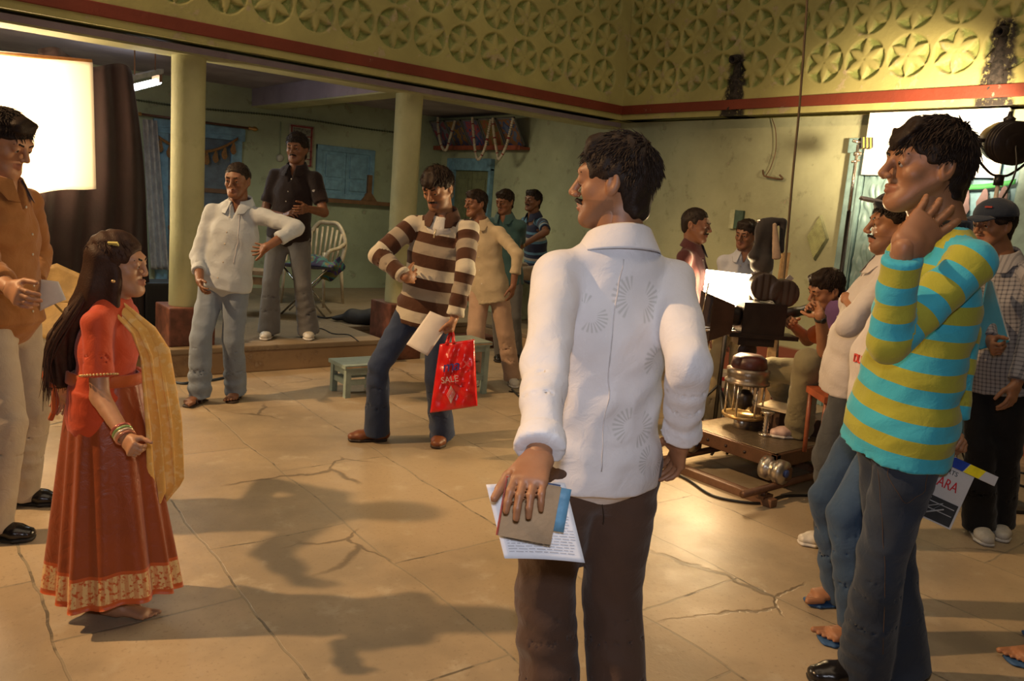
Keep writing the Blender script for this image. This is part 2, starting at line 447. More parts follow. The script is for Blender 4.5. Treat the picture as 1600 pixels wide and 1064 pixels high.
def eye_mesh(c, fr, s, side, gaze):
    F, L, U = fr; o = c + (L * side * .031 + F * .0782 + U * .002) * s; r = .0128 * s
    g = unit(F + L * gaze[0] + U * gaze[1]); n, m = 14, 10; X = perp(L, g); Y = np.cross(g, X); V = []; Fc = []; mi = []
    for i in range(m + 1):
        t = math.pi * i / m
        for k in range(n):
            a = 2 * math.pi * k / n; V.append(o + r * (g * math.cos(t) + (X * math.cos(a) + Y * math.sin(a)) * max(math.sin(t), 1e-4)))
    for i in range(m):
        for k in range(n):
            Fc.append((i * n + k, (i + 1) * n + k, (i + 1) * n + (k + 1) % n, i * n + (k + 1) % n)); mi.append(1 if i < 2 else 0)
    return V, np.array(Fc), mi

def hand_prims(wr, dr, pn, side, pose, s, fore=None):
    """wr wrist, dr towards the knuckles, pn palm normal (out of the palm), side +1 left hand"""
    dr = unit(dr); pn = perp(pn, dr); lat = -np.cross(dr, pn) * side     # lat towards the thumb side
    R = []
    def P(a, b, c_): return wr + (dr * a + lat * b + pn * c_) * s
    R.append(Prim(wr - (dr if fore is None else fore) * .05 * s, P(.012, 0, 0), (.024 * s, .020 * s), (.027 * s, .018 * s), lat, k=.01))
    R.append(Prim(P(.012, 0, 0), P(.075, 0, 0), (.030 * s, .017 * s), (.038 * s, .0135 * s), lat, k=.02))
    R.append(Prim(P(.02, .022, .006), P(.045, .030, .008), .015 * s, .014 * s, k=.012))
    cur = {'relax': (18, 26, 20), 'grip': (62, 75, 45), 'hip': (12, 18, 12), 'flat': (4, 8, 6), 'hook': (30, 70, 50), 'clasp': (28, 34, 22)}[pose]
    spread = {'hip': 9, 'flat': 6}.get(pose, 3)
    for i, (off, ln, rr) in enumerate(((.0275, .072, .0088), (.009, .080, .0090), (-.0095, .074, .0086), (-.0275, .060, .0076))):
        base = P(.078 - .004 * abs(i - 1.2), off, 0); an = math.radians(spread * (1.5 - i)); d = unit(dr * math.cos(an) + lat * math.sin(an)); p = base; b = 0
        for j, (fr_, rr2) in enumerate(((.46, 1.0), (.30, .92), (.24, .82))):
            b += math.radians(cur[j] * (1 + .12 * (i - 1))); q = p + unit(d * math.cos(b) + pn * math.sin(b)) * ln * fr_ * s
            R.append(Prim(p, q, rr * rr2 * s, rr * rr2 * .93 * s, k=.004)); p = q
    sp = {'grip': (.6, .75), 'hook': (.6, .7), 'hip': (.95, .15), 'flat': (.15, .9)}.get(pose, (.7, .4))
    b0 = P(.024, .026, .004); d1 = unit(dr * .75 + lat * sp[0] + pn * sp[1]); b1 = b0 + d1 * .040 * s
    d2 = unit(dr * .95 + lat * (sp[0] - .4) + pn * sp[1]); b2 = b1 + d2 * .030 * s; b3 = b2 + unit(d2 + dr * .2) * .024 * s
    R += [Prim(b0, b1, .0135 * s, .0110 * s, k=.010), Prim(b1, b2, .0104 * s, .0096 * s, k=.004), Prim(b2, b3, .0094 * s, .0082 * s, k=.004)]
    return R
def foot_prims(an, F, s, toes=True, ground=0.0, side=1):
    L = np.cross(ZZ, F); g = np.array([an[0], an[1], ground]); R = []
    def P(f, l, u): return g + F * f * s + L * l * s + ZZ * u * s
    R.append(Prim(an + ZZ * .05 * s, P(.0, 0, .055), .040 * s, .036 * s, k=.02))
    R.append(Prim(P(-.045, 0, .034), P(.0, 0, .040), (.031 * s, .030 * s), (.032 * s, .034 * s), L, k=.02))
    R.append(Prim(P(.0, 0, .040), P(.125, .004 * side, .022), (.032 * s, .034 * s), (.043 * s, .018 * s), L, k=.02))
    if toes:
        for i, (l, r, ln) in enumerate(((-.033, .0135, .058), (-.012, .0095, .056), (.005, .009, .050), (.020, .0085, .043), (.034, .008, .036))):
            R.append(Prim(P(.120 - .006 * i, l * side, .016), P(.120 + ln - .006 * i, l * side * 1.05, .011), r * s, r * .85 * s, k=.004))
    return R
def shoe(parent, an, F, s, kind, side, ground, label=None):
    L = np.cross(ZZ, F); g = np.array([an[0], an[1], ground])
    def P(f, l, u): return g + F * f * s + L * l * s + ZZ * u * s
    cols = {'sneaker': ((.62, .58, .50), (.75, .72, .66)), 'boot': ((.17, .055, .018), (.035, .02, .012)), 'dress': ((.012, .010, .010), (.01, .01, .01)),
            'trainer_red': ((.60, .42, .36), (.7, .66, .6))}
    if kind in ('sandal', 'slipper'):
        c1 = (.03, .016, .01) if kind == 'sandal' else (.03, .09, .22)
        so = [Prim(P(-.06, 0, .008), P(.0, 0, .008), (.036 * s, .008), (.036 * s, .008), L, k=.01), Prim(P(.0, 0, .008), P(.135, .004, .008), (.036 * s, .008), (.048 * s, .008), L, k=.01),
              Prim(P(.13, .004, .008), P(.165, .002, .008), (.048 * s, .008), (.036 * s, .008), L, k=.01)]
        V, Q = mesh_sdf(so, .006 if s < 1.2 else .007); o = mesh_obj('sandal' if kind == 'sandal' else 'slipper', V, Q, mat(kind, c1, .7), parent, label=label)
        mb = MB()
        if kind == 'sandal':
            for f, hh in ((.045, .056), (.095, .044)):
                pts = [P(f, .044 * math.cos(t), .012 + hh * math.sin(t)) for t in np.linspace(0, math.pi, 9)]; mb.tube(pts, .0085 * s, 6)
        else:
            for q in (-1, 1): mb.tube(smooth_curve([P(.118, -.016 * side, .016), P(.08, q * .022, .052), P(.035, q * .040, .016)], 5), .0065 * s, 6)
        mb.build('strap', mat(kind + '_strap', c1, .6), smooth=True, part=o)
        return o
    a, b = cols[kind]
    hi = {'sneaker': .075, 'boot': .095, 'dress': .055, 'trainer_red': .08}[kind]
    up = [Prim(P(-.05, 0, .045), P(0, 0, .052), (.037 * s, .040 * s), (.038 * s, .046 * s), L, k=.02), Prim(P(0, 0, .05), P(.11, 0, .036), (.038 * s, .042 * s), (.046 * s, .030 * s), L, k=.03),
          Prim(P(.11, 0, .034), P(.158, -.003 * side, .030), (.046 * s, .030 * s), (.034 * s, .024 * s), L, k=.02), Prim(P(-.012, 0, .05), P(-.012, 0, hi), .040 * s, .042 * s, k=.02)]
    up[3].flat = (False, True)
    V, Q = mesh_sdf(up, .007); V[:, 2] = np.maximum(V[:, 2], ground + .014)
    o = mesh_obj('shoe', V, Q, mat(kind + '_upper', a, .45 if kind != 'dress' else .22, bump=.1), parent, label=label)
    so = [Prim(P(-.055, 0, .011), P(0, 0, .011), (.041 * s, .013), (.041 * s, .013), L, k=.01), Prim(P(0, 0, .011), P(.115, 0, .011), (.041 * s, .013), (.050 * s, .013), L, k=.01),
          Prim(P(.115, 0, .011), P(.168, -.003 * side, .012), (.050 * s, .013), (.036 * s, .012), L, k=.01)]
    V, Q = mesh_sdf(so, .006); V[:, 2] = np.maximum(V[:, 2], ground + .001); sub(o, 'sole', V, Q, mat(kind + '_sole', b, .6))
    mb = MB()
    if kind != 'dress':
        for i in range(4):
            f = .035 + .02 * i; hh = .092 - .011 * i
            mb.tube([P(f, q * .018, hh * (1 - .35 * abs(q))) for q in np.linspace(-1, 1, 5)], .0032, 5)
        mb.build('lace', mat('lace_' + kind, (.75, .72, .66) if kind != 'boot' else (.35, .2, .08), .7), smooth=True, part=o)
        if kind in ('sneaker', 'trainer_red'):
            mb = MB()
            for q in (-1, 1):
                for i in range(2): mb.tube([P(.01 + .03 * i, q * .041, .022), P(.03 + .03 * i, q * .042, .045), P(.035 + .03 * i, q * .034, .066)], .005, 5)
            mb.build('side_stripe', mat('shoe_stripe_' + kind, (.12, .13, .16) if kind == 'sneaker' else (.5, .06, .04), .5), smooth=True, part=o)
    return o

def locks(c, fr, s, n, length, seed, region, out=.012, wid=.0065, curl=.0, fwd=0.0, crown=(0, -.05, .10), lift=.25, sag=.6):
    """tapered locks of hair that leave the scalp and follow it"""
    F, L, U = fr; r = np.random.RandomState(seed); V = []; Q = []; cr = unit(np.array([crown[0], crown[1] + .014, crown[2] - .036]) / np.array([.0735, .089, .079]))
    ctr = np.array([0, -.011, .036]); rad = np.array([.0735, .089, .079]); i = 0; tries = 0
    while i < n and tries < n * 30:
        tries += 1
        d = r.normal(size=3); d /= np.linalg.norm(d); p = ctr + d * (rad + out * .6)
        if not region(p[0], p[1], p[2]): continue
        nrm = unit(d / rad); tan = perp(d - cr * 1.0 + np.array([0, fwd, 0]) * max(0, d[2]) + np.array([0, 0, -.2]), nrm)
        tan = perp(tan + r.normal(size=3) * .22, nrm); lat = np.cross(nrm, tan); pts = []; q = p.copy(); dirn = unit(tan + nrm * lift * r.uniform(.3, 1.4)); ln = length * r.uniform(.55, 1.15) * (1 if not (abs(p[0]) > .045 and p[1] > -.045 and p[2] < .075) else .45 if p[2] > .035 else .28)
        ph = r.uniform(0, 6.28)
        for k in range(6):
            pts.append(q.copy()); q = q + dirn * ln / 5
            e = (q - ctr) / (rad + out); m_ = np.linalg.norm(e)
            dirn = unit(dirn + np.array([0, 0, -1]) * sag * .25 + lat * curl * math.sin(ph + k * 1.3))
            if m_ < 1.02: q = ctr + (q - ctr) / m_ * 1.03
        w_ = wid * r.uniform(.7, 1.3); b0 = len(V)
        for k, q in enumerate(pts):
            ww = w_ * (1 - (k / 5.0) ** 2 * .88); n2 = unit(q - ctr)
            la = lat * ww
            for o_ in (-la, n2 * ww * .55, la, -n2 * ww * .3): 
                x = q + o_; V.append(c + (L * x[0] + F * x[1] + U * x[2]) * s)
        for k in range(5):
            for a in range(4): Q.append((b0 + k * 4 + a, b0 + k * 4 + (a + 1) % 4, b0 + k * 4 + 4 + (a + 1) % 4, b0 + k * 4 + 4 + a))
        Q.append((b0 + 20, b0 + 21, b0 + 22, b0 + 23)); i += 1
    return np.array(V), np.array(Q)

def hair(parent, c, fr, s, style, seed, material, detail=1.0, label=None):
    F, L, U = fr
    def P(l, f, u): return c + (L * l + F * f + U * u) * s
    th = {'short': .006, 'crop': .005, 'medium': .009, 'thick': .011, 'fringe': .012, 'long': .014, 'curly': .014}[style]
    R = [ell(P(0, -.011, .036 + th * .15), (.0735 + th * .8) * s, (.089 + th * .8) * s, (.079 + th) * s, L, U, k=.02 * s)]
    lowb = {'short': -.035, 'crop': -.03, 'medium': -.055, 'thick': -.06, 'fringe': -.062, 'long': -.07, 'curly': -.06}[style]
    R.append(Prim(P(0, -.045, .02), P(0, -.055, lowb), ((.066 + th * .5) * s, (.048 + th * .6) * s), ((.052 + th * .4) * s, (.034 + th * .5) * s), L, k=.03 * s))
    for q in (-1, 1): R.append(Prim(P(q * .067, .018, .03), P(q * .069, .020, -.008 if style != 'long' else -.05), .012 * s, .008 * s, k=.012 * s))
    # the face is left free
    R.append(ell(P(0, .120, -.030), .112 * s, .078 * s, {'short': .100, 'crop': .100, 'long': .094}.get(style, .084) * s, L, unit(U - F * .25), 's', .012 * s))
    R.append(Prim(P(-.2, .012, -.052), P(.2, .012, -.052), (.040 * s, .058 * s), (.040 * s, .058 * s), F, op='s', k=.01 * s))
    if style in ('fringe',):
        R.append(Prim(P(.02, .060, .098), P(-.005, .088, .066), (.042 * s, .012 * s), (.044 * s, .010 * s), L, k=.02 * s)); R.append(Prim(P(-.005, .088, .066), P(-.020, .092, .044), (.044 * s, .010 * s), (.030 * s, .005 * s), L, k=.01 * s))
    if style in ('thick', 'medium'):
        R.append(Prim(P(.035, .060, .094), P(-.035, .066, .088), .018 * s, .016 * s, k=.04 * s))
    V, Q = mesh_sdf(R, (.0045 if detail > .8 else .006) * s)
    N = normals(V, Q); am = {'crop': .0010, 'short': .0014}.get(style, .0022)
    V = V + N * (nz3(V, 130, seed, 5) * am + nz3(V, 60, seed + 1, 4) * am * .8)[:, None] * s
    reg = {'short': lambda l, f, u: u > .02 and (f < .05 or u > .085) or (f < .02 and u > -.02),
           }.get(style, lambda l, f, u: (u > .030 + max(0, f - .02) * .6) or (f < .015 and u > -.035 and not (abs(l) > .045 and f > -.02 and u < .012)))
    P_ = {'short': (.020, .003), 'crop': (.012, .003), 'medium': (.032, .006), 'thick': (.040, .007), 'fringe': (.052, .008), 'long': (.060, .004), 'curly': (.035, .010)}[style]
    if style == 'long': reg = lambda l, f, u: u > .02 and f < .03
    n = int({'crop': 300, 'short': 600}.get(style, 1700) * detail ** 1.5)
    v2, q2 = locks(c, fr, s, n, P_[0], seed, reg, out=P_[1], lift=.03 if style == 'long' else .45 if style == 'thick' else .28, curl=.9 if style == 'curly' else .25, fwd=.9 if style in ('fringe', 'thick') else .2, wid=.0058 if detail < .5 else .0036)
    Q = np.vstack([Q, q2 + len(V)]); V = np.vstack([V, v2])
    return mesh_obj('hair', V, Q, material, parent, label=label)

def facial(parent, c, fr, s, what, material):
    F, L, U = fr
    def P(l, f, u): return c + (L * l + F * f + U * u) * s
    R = []
    for q in (-1, 1):
        R.append([Prim(P(q * .014, .0925, .0215), P(q * .034, .0905, .0265), (.0034 * s, .0042 * s), (.0034 * s, .004 * s), F, k=.003), Prim(P(q * .034, .0905, .0265), P(q * .049, .079, .0225), (.0034 * s, .004 * s), (.002 * s, .0022 * s), F, k=.003)])
    for r_ in R:
        V, Q = mesh_sdf(r_, .0022 * s, pad=.006); mesh_obj('eyebrow', V, Q, material, parent)
    if 'moustache' in what:
        r_ = []
        for q in (-1, 1): r_ += [Prim(P(q * .002, .0985, -.0465), P(q * .016, .0915, -.0485), (.0050 * s, .0052 * s), (.0048 * s, .0050 * s), F, k=.004), Prim(P(q * .016, .0915, -.0485), P(q * .028, .0795, -.057), (.0046 * s, .0048 * s), (.002 * s, .003 * s), F, k=.004)]
        V, Q = mesh_sdf(r_, .0026 * s, pad=.008); V = V + normals(V, Q) * (nz3(V, 900, 4) * .0005)[:, None]; mesh_obj('moustache', V, Q, material, parent)

PEOPLE = {}
def person(S):
    H = S['H']; bd = S.get('build', 1.0); a = S['face']; base = S.get('ground', 0.0); vox = S.get('vox', .009); det = S.get('detail', .7)
    fg = [gz(f[0], f[1], base if len(f) < 4 else f[3]) for f in S['feet']]
    hd0 = S['hdep'] if 'hdep' in S else float((fg[0] + fg[1]) @ HF / 2)
    pz, nz_ = (list(S['pelvis']) + [.525])[2] if len(S['pelvis']) > 2 else .525, S['neck'][2] if len(S['neck']) > 2 else .845
    pel = atHZ(S['pelvis'][0], hd0 + S['pelvis'][1], base + pz * H); nb = atHZ(S['neck'][0], hd0 + S['neck'][1], base + nz_ * H)
    if 'headpx' in S:
        r_h = ray(*S['headpx'][:2]); c = CAM + r_h * (hd0 + S['neck'][1] + .016 * H * float(heading(S['head'][0]) @ HF) + S.get('hfwd', 0)) / float(r_h @ HF)
        if S.get('stand', True):
            H = float(c[2] - base) / .934; pel = atHZ(S['pelvis'][0], hd0 + S['pelvis'][1], base + pz * H)
        if 'zkeep' not in S: nb = atHZ(S['neck'][0], hd0 + S['neck'][1], c[2] - .096 * H)
    F = heading(a); fs = heading(S.get('shface', a)); Ls = np.cross(ZZ, fs); L = np.cross(ZZ, F)
    up = unit(nb - pel)
    feet = []
    for i, ft in enumerate(S['feet']):
        g = gz(ft[0], ft[1], base if len(ft) < 4 else ft[3]); feet.append((g, heading(ft[2])))
    root = empty('person', (feet[0][0] + feet[1][0]) / 2 if S.get('stand', True) else S['root'], S['label'], 'person', S.get('group'))
    if not S.get('stand', True): root.location = [float(q) for q in S['root']]
    shw = S.get('shw', .098) * H
    tilt = S.get('shtilt', 0.0) * H
    sh = {s_: nb - up * .042 * H + Ls * shw * s_ + ZZ * tilt * s_ for s_ in (1, -1)}
    hip = {s_: pel + L * .050 * H * s_ - up * .01 * H for s_ in (1, -1)}
    ank = {}; knee = {}
    for s_, (g, fd) in zip((1, -1), feet):
        ank[s_] = np.array([g[0], g[1], g[2] + .048 * H])
        kp = S.get('knees', {}).get(s_)
        if kp is not None: knee[s_] = reach(hip[s_], .245 * H, kp[0], kp[1], kp[2])
        else: knee[s_] = ik(hip[s_], ank[s_], .245 * H, .235 * H, fd * .8 + F * .4)
    arm = {}
    for s_, key in ((1, 'armL'), (-1, 'armR')):
        e, w_ = S[key][:2]; el = reach(sh[s_], .172 * H, *e); wr = reach(el, .150 * H, *w_); wr = wr - AX_F * (S[key][2].get('near', 0) if len(S[key]) > 2 else 0); arm[s_] = (el, wr, S[key][2] if len(S[key]) > 2 else {})
    hs = S.get('hs', 1.0) * H * .225 / 1.70 / .225 * S.get('hsc', 1.0) * 1.0
    fr = frame(S['head'][0], S['head'][1] if len(S['head']) > 1 else 0, S['head'][2] if len(S['head']) > 2 else 0)
    if 'headpx' in S:
        pass
    else: c = nb + ZZ * .093 * H + fr[0] * .012 * H
    print('HUM', S['key'], 'neck z/H %.3f' % ((nb[2] - base) / H), 'pel', np.round(pel, 2), 'hd', round(hd0, 2))
    sm = skin_mat('skin_' + S.get('skin', 'brown'), {'brown': (.34, .155, .075), 'dark': (.20, .085, .042), 'fair': (.47, .235, .125)}[S.get('skin', 'brown')])
    h = H
    # ---- the body, one surface: trunk and limbs, then head and hands at a finer step
    B = [Prim(pel - up * .02 * h, pel + up * .12 * h, (.074 * h * bd, .050 * h * bd), (.066 * h * bd, .047 * h * bd), L, k=.03),
         Prim(pel + up * .12 * h, nb - up * .08 * h, (.066 * h * bd, .047 * h * bd), (.074 * h, .047 * h), Ls, k=.03),
         Prim(nb - up * .05 * h, nb - up * .005 * h, (.046 * h, .036 * h), (.033 * h, .034 * h), Ls, k=.03),
         Prim(nb - up * .01 * h, c - fr[2] * .04 * h, .032 * h, .031 * h, k=.03)]
    for s_ in (1, -1):
        el, wr, hd = arm[s_]
        B += [Prim(nb - up * .015 * h, sh[s_] - up * .005 * h, .019 * h, .024 * h, k=.02), Prim(sh[s_], el, .025 * h * bd, .0220 * h * bd, k=.02), Prim(el, wr, .0235 * h * bd, .0155 * h, k=.01),
              Prim(hip[s_], knee[s_], .044 * h * bd, .031 * h, k=.03), Prim(knee[s_], ank[s_], .031 * h, .021 * h, k=.02)]
    V, Q = mesh_sdf(B, S.get('bvox', .011)); VV = [V]; QQ = [Q]; n0 = len(V)
    hp = head_prims(c, fr, hs, nb + up * .0, S.get('nose', 1.0))
    hv = (.0036 if det > .8 else .0048)
    V, Q = mesh_sdf(hp, hv * hs); hN = (n0, n0 + len(V)); VV.append(V); QQ.append(Q + n0); n0 += len(V)
    for s_ in (1, -1):
        el, wr, hd = arm[s_]; fd = unit(wr - el)
        dr = fd
        if 'to' in hd: t_ = hd['to']; dr = unit(reach(wr, .10 * h, *t_) - wr)
        pn = hd.get('palm'); pn = -Ls * s_ if pn is None else pn(locals()) if callable(pn) else np.asarray(pn, float)
        hpz = hand_prims(wr, dr, pn, s_, hd.get('pose', 'relax'), H / 1.72 * hd.get('sc', 1.0), fd)
        V, Q = mesh_sdf(hpz, hd.get('vox', .0045 if det > .6 else .0055)); VV.append(V); QQ.append(Q + n0); n0 += len(V)
        arm[s_] = (el, wr, hd, dr, pn)
    bare = S.get('shoe', 'sneaker') in ('sandal', 'slipper', 'bare')
    if bare:
        for s_, (g, fd) in zip((1, -1), feet):
            lift = .014 if S['shoe'] != 'bare' else .001
            V, Q = mesh_sdf(foot_prims(ank[s_] + ZZ * lift, fd, H / 1.72, True, g[2] + lift, s_), .0055); V[:, 2] = np.maximum(V[:, 2], g[2] + lift); VV.append(V); QQ.append(Q + n0); n0 += len(V)
    VV = np.vstack(VV); QQ = np.vstack(QQ)
    hq = VV - c; lo = np.stack([hq @ fr[1], hq @ fr[0], hq @ fr[2]], 1) / hs; ish = np.zeros(len(VV)); ish[hN[0]:hN[1]] = 1
    lip = ish * (np.abs(lo[:, 0]) < .024) * (lo[:, 1] > .08) * np.clip(1 - (np.abs(lo[:, 2] + .0615) - .009) / .003, 0, 1)
    beard = ish * S.get('beard', 0) * (lo[:, 2] < -.045) * (lo[:, 1] > -.01) * (1 - lip)
    mesh_obj('body', VV, QQ, sm, root, attrs={'lip': lip, 'beard': beard})
    if S.get('eyes', True):
        for q in (1, -1):
            V, Q, mi = eye_mesh(c, fr, hs, q, S.get('gaze', (0, 0))); mesh_obj('eye', V, Q, None, root, mats=[mat('eye_white', (.42, .37, .33), .4, bump=0), mat('iris_dark', (.012, .007, .005), .15, bump=0)], midx=mi)
        facial(root, c, fr, hs, S.get('facial', ()), hair_mat())
    if S.get('hair'): hair(root, c, fr, hs, S['hair'], S.get('seed', 1), hair_mat('hair_' + S.get('haircol', 'black'), {'black': (.007, .005, .004), 'brown': (.013, .0075, .005), 'auburn': (.032, .015, .009)}[S.get('haircol', 'black')]), det)
    I = dict(root=root, H=h, pel=pel, nb=nb, F=F, L=L, fs=fs, Ls=Ls, up=up, sh=sh, hip=hip, knee=knee, ank=ank, arm=arm, c=c, fr=fr, hs=hs, bd=bd, feet=feet, vox=vox, seed=S.get('seed', 1), base=base, det=det)
    if S.get('shirt'): shirt(I, **S['shirt'])
    if S.get('pants'): pants(I, **S['pants'])
    if S.get('shoe', 'sneaker') not in ('bare',):
        for s_, (g, fd) in zip((1, -1), feet): shoe(root, ank[s_], fd, H / 1.72, S.get('shoe', 'sneaker'), s_, g[2])
    PEOPLE[S['key']] = I
    return I

def shirt(I, m, sleeve='long', hem=-.075, name='shirt', collar=True, vneck=.055, cuff=None, loose=1.0, belly=0.0, fold=.0035, crease=.003, cm=None, cuffroll=False, open_front=True, placket=True, hemw=1.0, slw=1.0):
    h, up, nb, pel, Ls, L, fs, F, bd = [I[k] for k in ('H', 'up', 'nb', 'pel', 'Ls', 'L', 'fs', 'F', 'bd')]
    q = h * loose; zs = lambda p: float(p[2])
    A = []
    def ring(t, a, b, o=0.0): return (pel + up * t * h + fs * o * h, (a * q * bd, b * q * bd))
    rs = [ring(hem, .101 * hemw, .079 * hemw), ring(.0, .097, .075, belly * .5), ring(.09, .086, .067, belly), ring(.19, .090, .068, belly * .4), ring(.285, .070, .050)]
    for i in range(len(rs) - 1):
        p = Prim(rs[i][0], rs[i + 1][0], rs[i][1], rs[i + 1][1], L if i < 1 else Ls, flat=(i == 0, False), sc=(zs(rs[i][0]), zs(rs[i + 1][0])), k=.03, tagv=.5); A.append(p)
    sleeve_s = {}
    for s_ in (1, -1):
        el, wr = I['arm'][s_][:2]; S0 = I['sh'][s_]
        A.append(Prim(nb - up * .014 * h, S0 - up * .002 * h, .024 * h, .030 * h * slw, k=.03, sc=(zs(nb), zs(S0)), tagv=.5))
        l1 = np.linalg.norm(el - S0); l2 = np.linalg.norm(wr - el); z0 = zs(S0)
        if sleeve == 'short':
            e1 = S0 + (el - S0) * .72
            A.append(Prim(S0, e1, .0325 * q * slw * bd, .035 * q * slw, flat=(False, True), sc=(z0, z0 - l1 * .72), k=.03, tagv=.8))
        else:
            fr_ = {'long': .97, 'roll': .62, 'half': .45}[sleeve] if isinstance(sleeve, str) else sleeve
            c1 = el + (wr - el) * fr_
            A.append(Prim(S0, el, .0320 * q * slw * bd, .0285 * q * slw * bd, sc=(z0, z0 - l1), k=.025, tagv=1)); A[-1].rng = (-3, 1)
            A.append(Prim(el, c1, .0285 * q * slw * bd, .0245 * q * slw, flat=(False, True), sc=(z0 - l1, z0 - l1 - l2 * fr_), k=.015, tagv=1)); A[-1].rng = (0, 3)
            if cuffroll or sleeve == 'long':
                c0 = el + (wr - el) * (fr_ - .16); rr = .0275 if cuffroll else .0245
                A.append(Prim(c0, c1, rr * q * slw, (rr + .001) * q * slw, flat=(True, True), sc=(z0 - l1 - l2 * (fr_ - .16), z0 - l1 - l2 * fr_), k=.004, tagv=.3))
    if vneck and open_front:
        A.append(Prim(nb + up * .055 * h + fs * .045 * h, nb - up * vneck * h + fs * .078 * h, (.024 * h, .05 * h), (.004 * h, .03 * h), Ls, op='s', k=.006))
    A.append(Prim(nb + up * .0 * h, nb + up * .12 * h, .034 * h, .034 * h, op='s', k=.006))
    o = cloth(name, A, I['vox'], m, I['root'], I['seed'], fold=fold, crease=crease)
    I['shirt_obj'] = o
    if collar:
        # a folded band round the neck, open at the throat
        pts = []; n = 28; lay = []
        for j, (rad, hh) in enumerate(((.037, .014), (.040, .032), (.043, .030), (.058, .000), (.0595, -.004), (.056, .000), (.038, .016))):
            row = []
            for i in range(n + 1):
                t = math.radians(-157 + 314 * i / n); back = .5 + .5 * math.cos(t)   # t=0 at the nape
                f = -math.cos(t); l = math.sin(t); hgt = hh + .010 * back - .020 * (1 - back)
                pt = 1.0 + (.14 if j in (3, 4, 5) and (i < 3 or i > n - 3) else 0)
                row.append(nb + (fs * (f * rad * 1.0 + .004) * pt + Ls * l * rad * 1.12) * h + up * (hgt - (.018 if pt > 1 else 0)) * h)
            lay.append(row)
        V = np.array(lay).reshape(-1, 3); m_ = n + 1; Fc = []
        for j in range(len(lay) - 1):
            for i in range(n): Fc.append((j * m_ + i, j * m_ + i + 1, (j + 1) * m_ + i + 1, (j + 1) * m_ + i))
        for i in range(n): Fc.append((6 * m_ + i, 6 * m_ + i + 1, i + 1, i))
        gcz = np.stack([(V - nb) @ Ls, V[:, 2] * 0 + zs(nb) + .03, (V - nb) @ fs], 1)
        mesh_obj('collar', V, np.array(Fc), cm or m, I['root'], attrs={'gc': gcz, 'tg': np.zeros(len(V))})
    if placket and open_front:
        # buttons lie on the cloth: find its front along the middle
        me = o.data; co = np.zeros(len(me.vertices) * 3, np.float32); me.vertices.foreach_get('co', co); co = co.reshape(-1, 3) + OFFS[o.name]
        for i in range(5):
            t = .27 - .062 * i; p = pel + up * (t * h - .0); d = co - p; lat = d @ Ls; ver = d @ up; fw = d @ fs
            msk = (np.abs(lat) < .015) & (np.abs(ver) < .015) & (fw > 0)
            if not msk.any(): continue
            q_ = co[msk][np.argmax(fw[msk])]; mb = MB(); mb.lathe(q_ - fs * .001, [(.0001, 0), (.0055, 0), (.0055, .002), (.004, .003), (.0001, .003)], 10, fs); mb.build('button', mat('button', (.55, .5, .42), .3, bump=0), I['root'], smooth=True)

def pants(I, m, hem=.040, thigh=.052, knee_r=.038, rise=.075, name='trousers', belt=True, fold=.004, crease=.0035, beltcol=(.03, .015, .01), pocket=False):
    h, up, pel, L, F, bd = [I[k] for k in ('H', 'up', 'pel', 'L', 'F', 'bd')]
    zs = lambda p: float(p[2]); A = []
    A.append(Prim(pel + up * rise * h, pel + up * .0 * h, (.076 * h * bd, .056 * h * bd), (.083 * h * bd, .062 * h * bd), L, flat=(True, False), sc=(zs(pel) + rise * h, zs(pel)), k=.03, tagv=.2))
    A.append(Prim(pel, pel - up * .03 * h, (.083 * h * bd, .062 * h * bd), (.077 * h * bd, .058 * h * bd), L, sc=(zs(pel), zs(pel) - .03 * h), k=.03, tagv=.2))
    for s_ in (1, -1):
        hp, kn, an = I['hip'][s_], I['knee'][s_], I['ank'][s_]; end = an - unit(an - kn) * .012 * h if I['det'] < 0 else an - ZZ * .022 * h
        l1 = np.linalg.norm(kn - hp); l2 = np.linalg.norm(end - kn); z0 = zs(hp)
        A.append(Prim(hp, kn, (thigh * h * bd, thigh * h * bd * 1.04), (knee_r * h * bd, knee_r * h * bd), L, sc=(z0, z0 - l1), k=.03, tagv=.6))
        A.append(Prim(kn, end, (knee_r * h * bd, knee_r * h * bd), (hem * h, hem * 1.12 * h), L, flat=(False, True), sc=(z0 - l1, z0 - l1 - l2), k=.015, tagv=1.1))
    o = cloth(name, A, I['vox'], m, I['root'], I['seed'] + 11, fold=fold, crease=crease, cl=.085)
    I['pants_obj'] = o
    if belt:
        mb = MB(); n = 30; R = []
        c = pel + up * (rise - .012) * h
        P_ = [(.0802, -.010), (.0835, -.010), (.0835, .011), (.0802, .011)]
        V = [c + L * math.cos(2 * math.pi * i / n) * r * h * bd + F * math.sin(2 * math.pi * i / n) * r * .745 * h * bd + up * z * h for i in range(n) for r, z in P_]
        Fc = [(i * 4 + k, i * 4 + (k + 1) % 4, ((i + 1) % n) * 4 + (k + 1) % 4, ((i + 1) % n) * 4 + k) for i in range(n) for k in range(4)]
        mb.add(V, Fc); mb.build('belt', mat('belt_leather', beltcol, .4), I['root'], smooth=True)
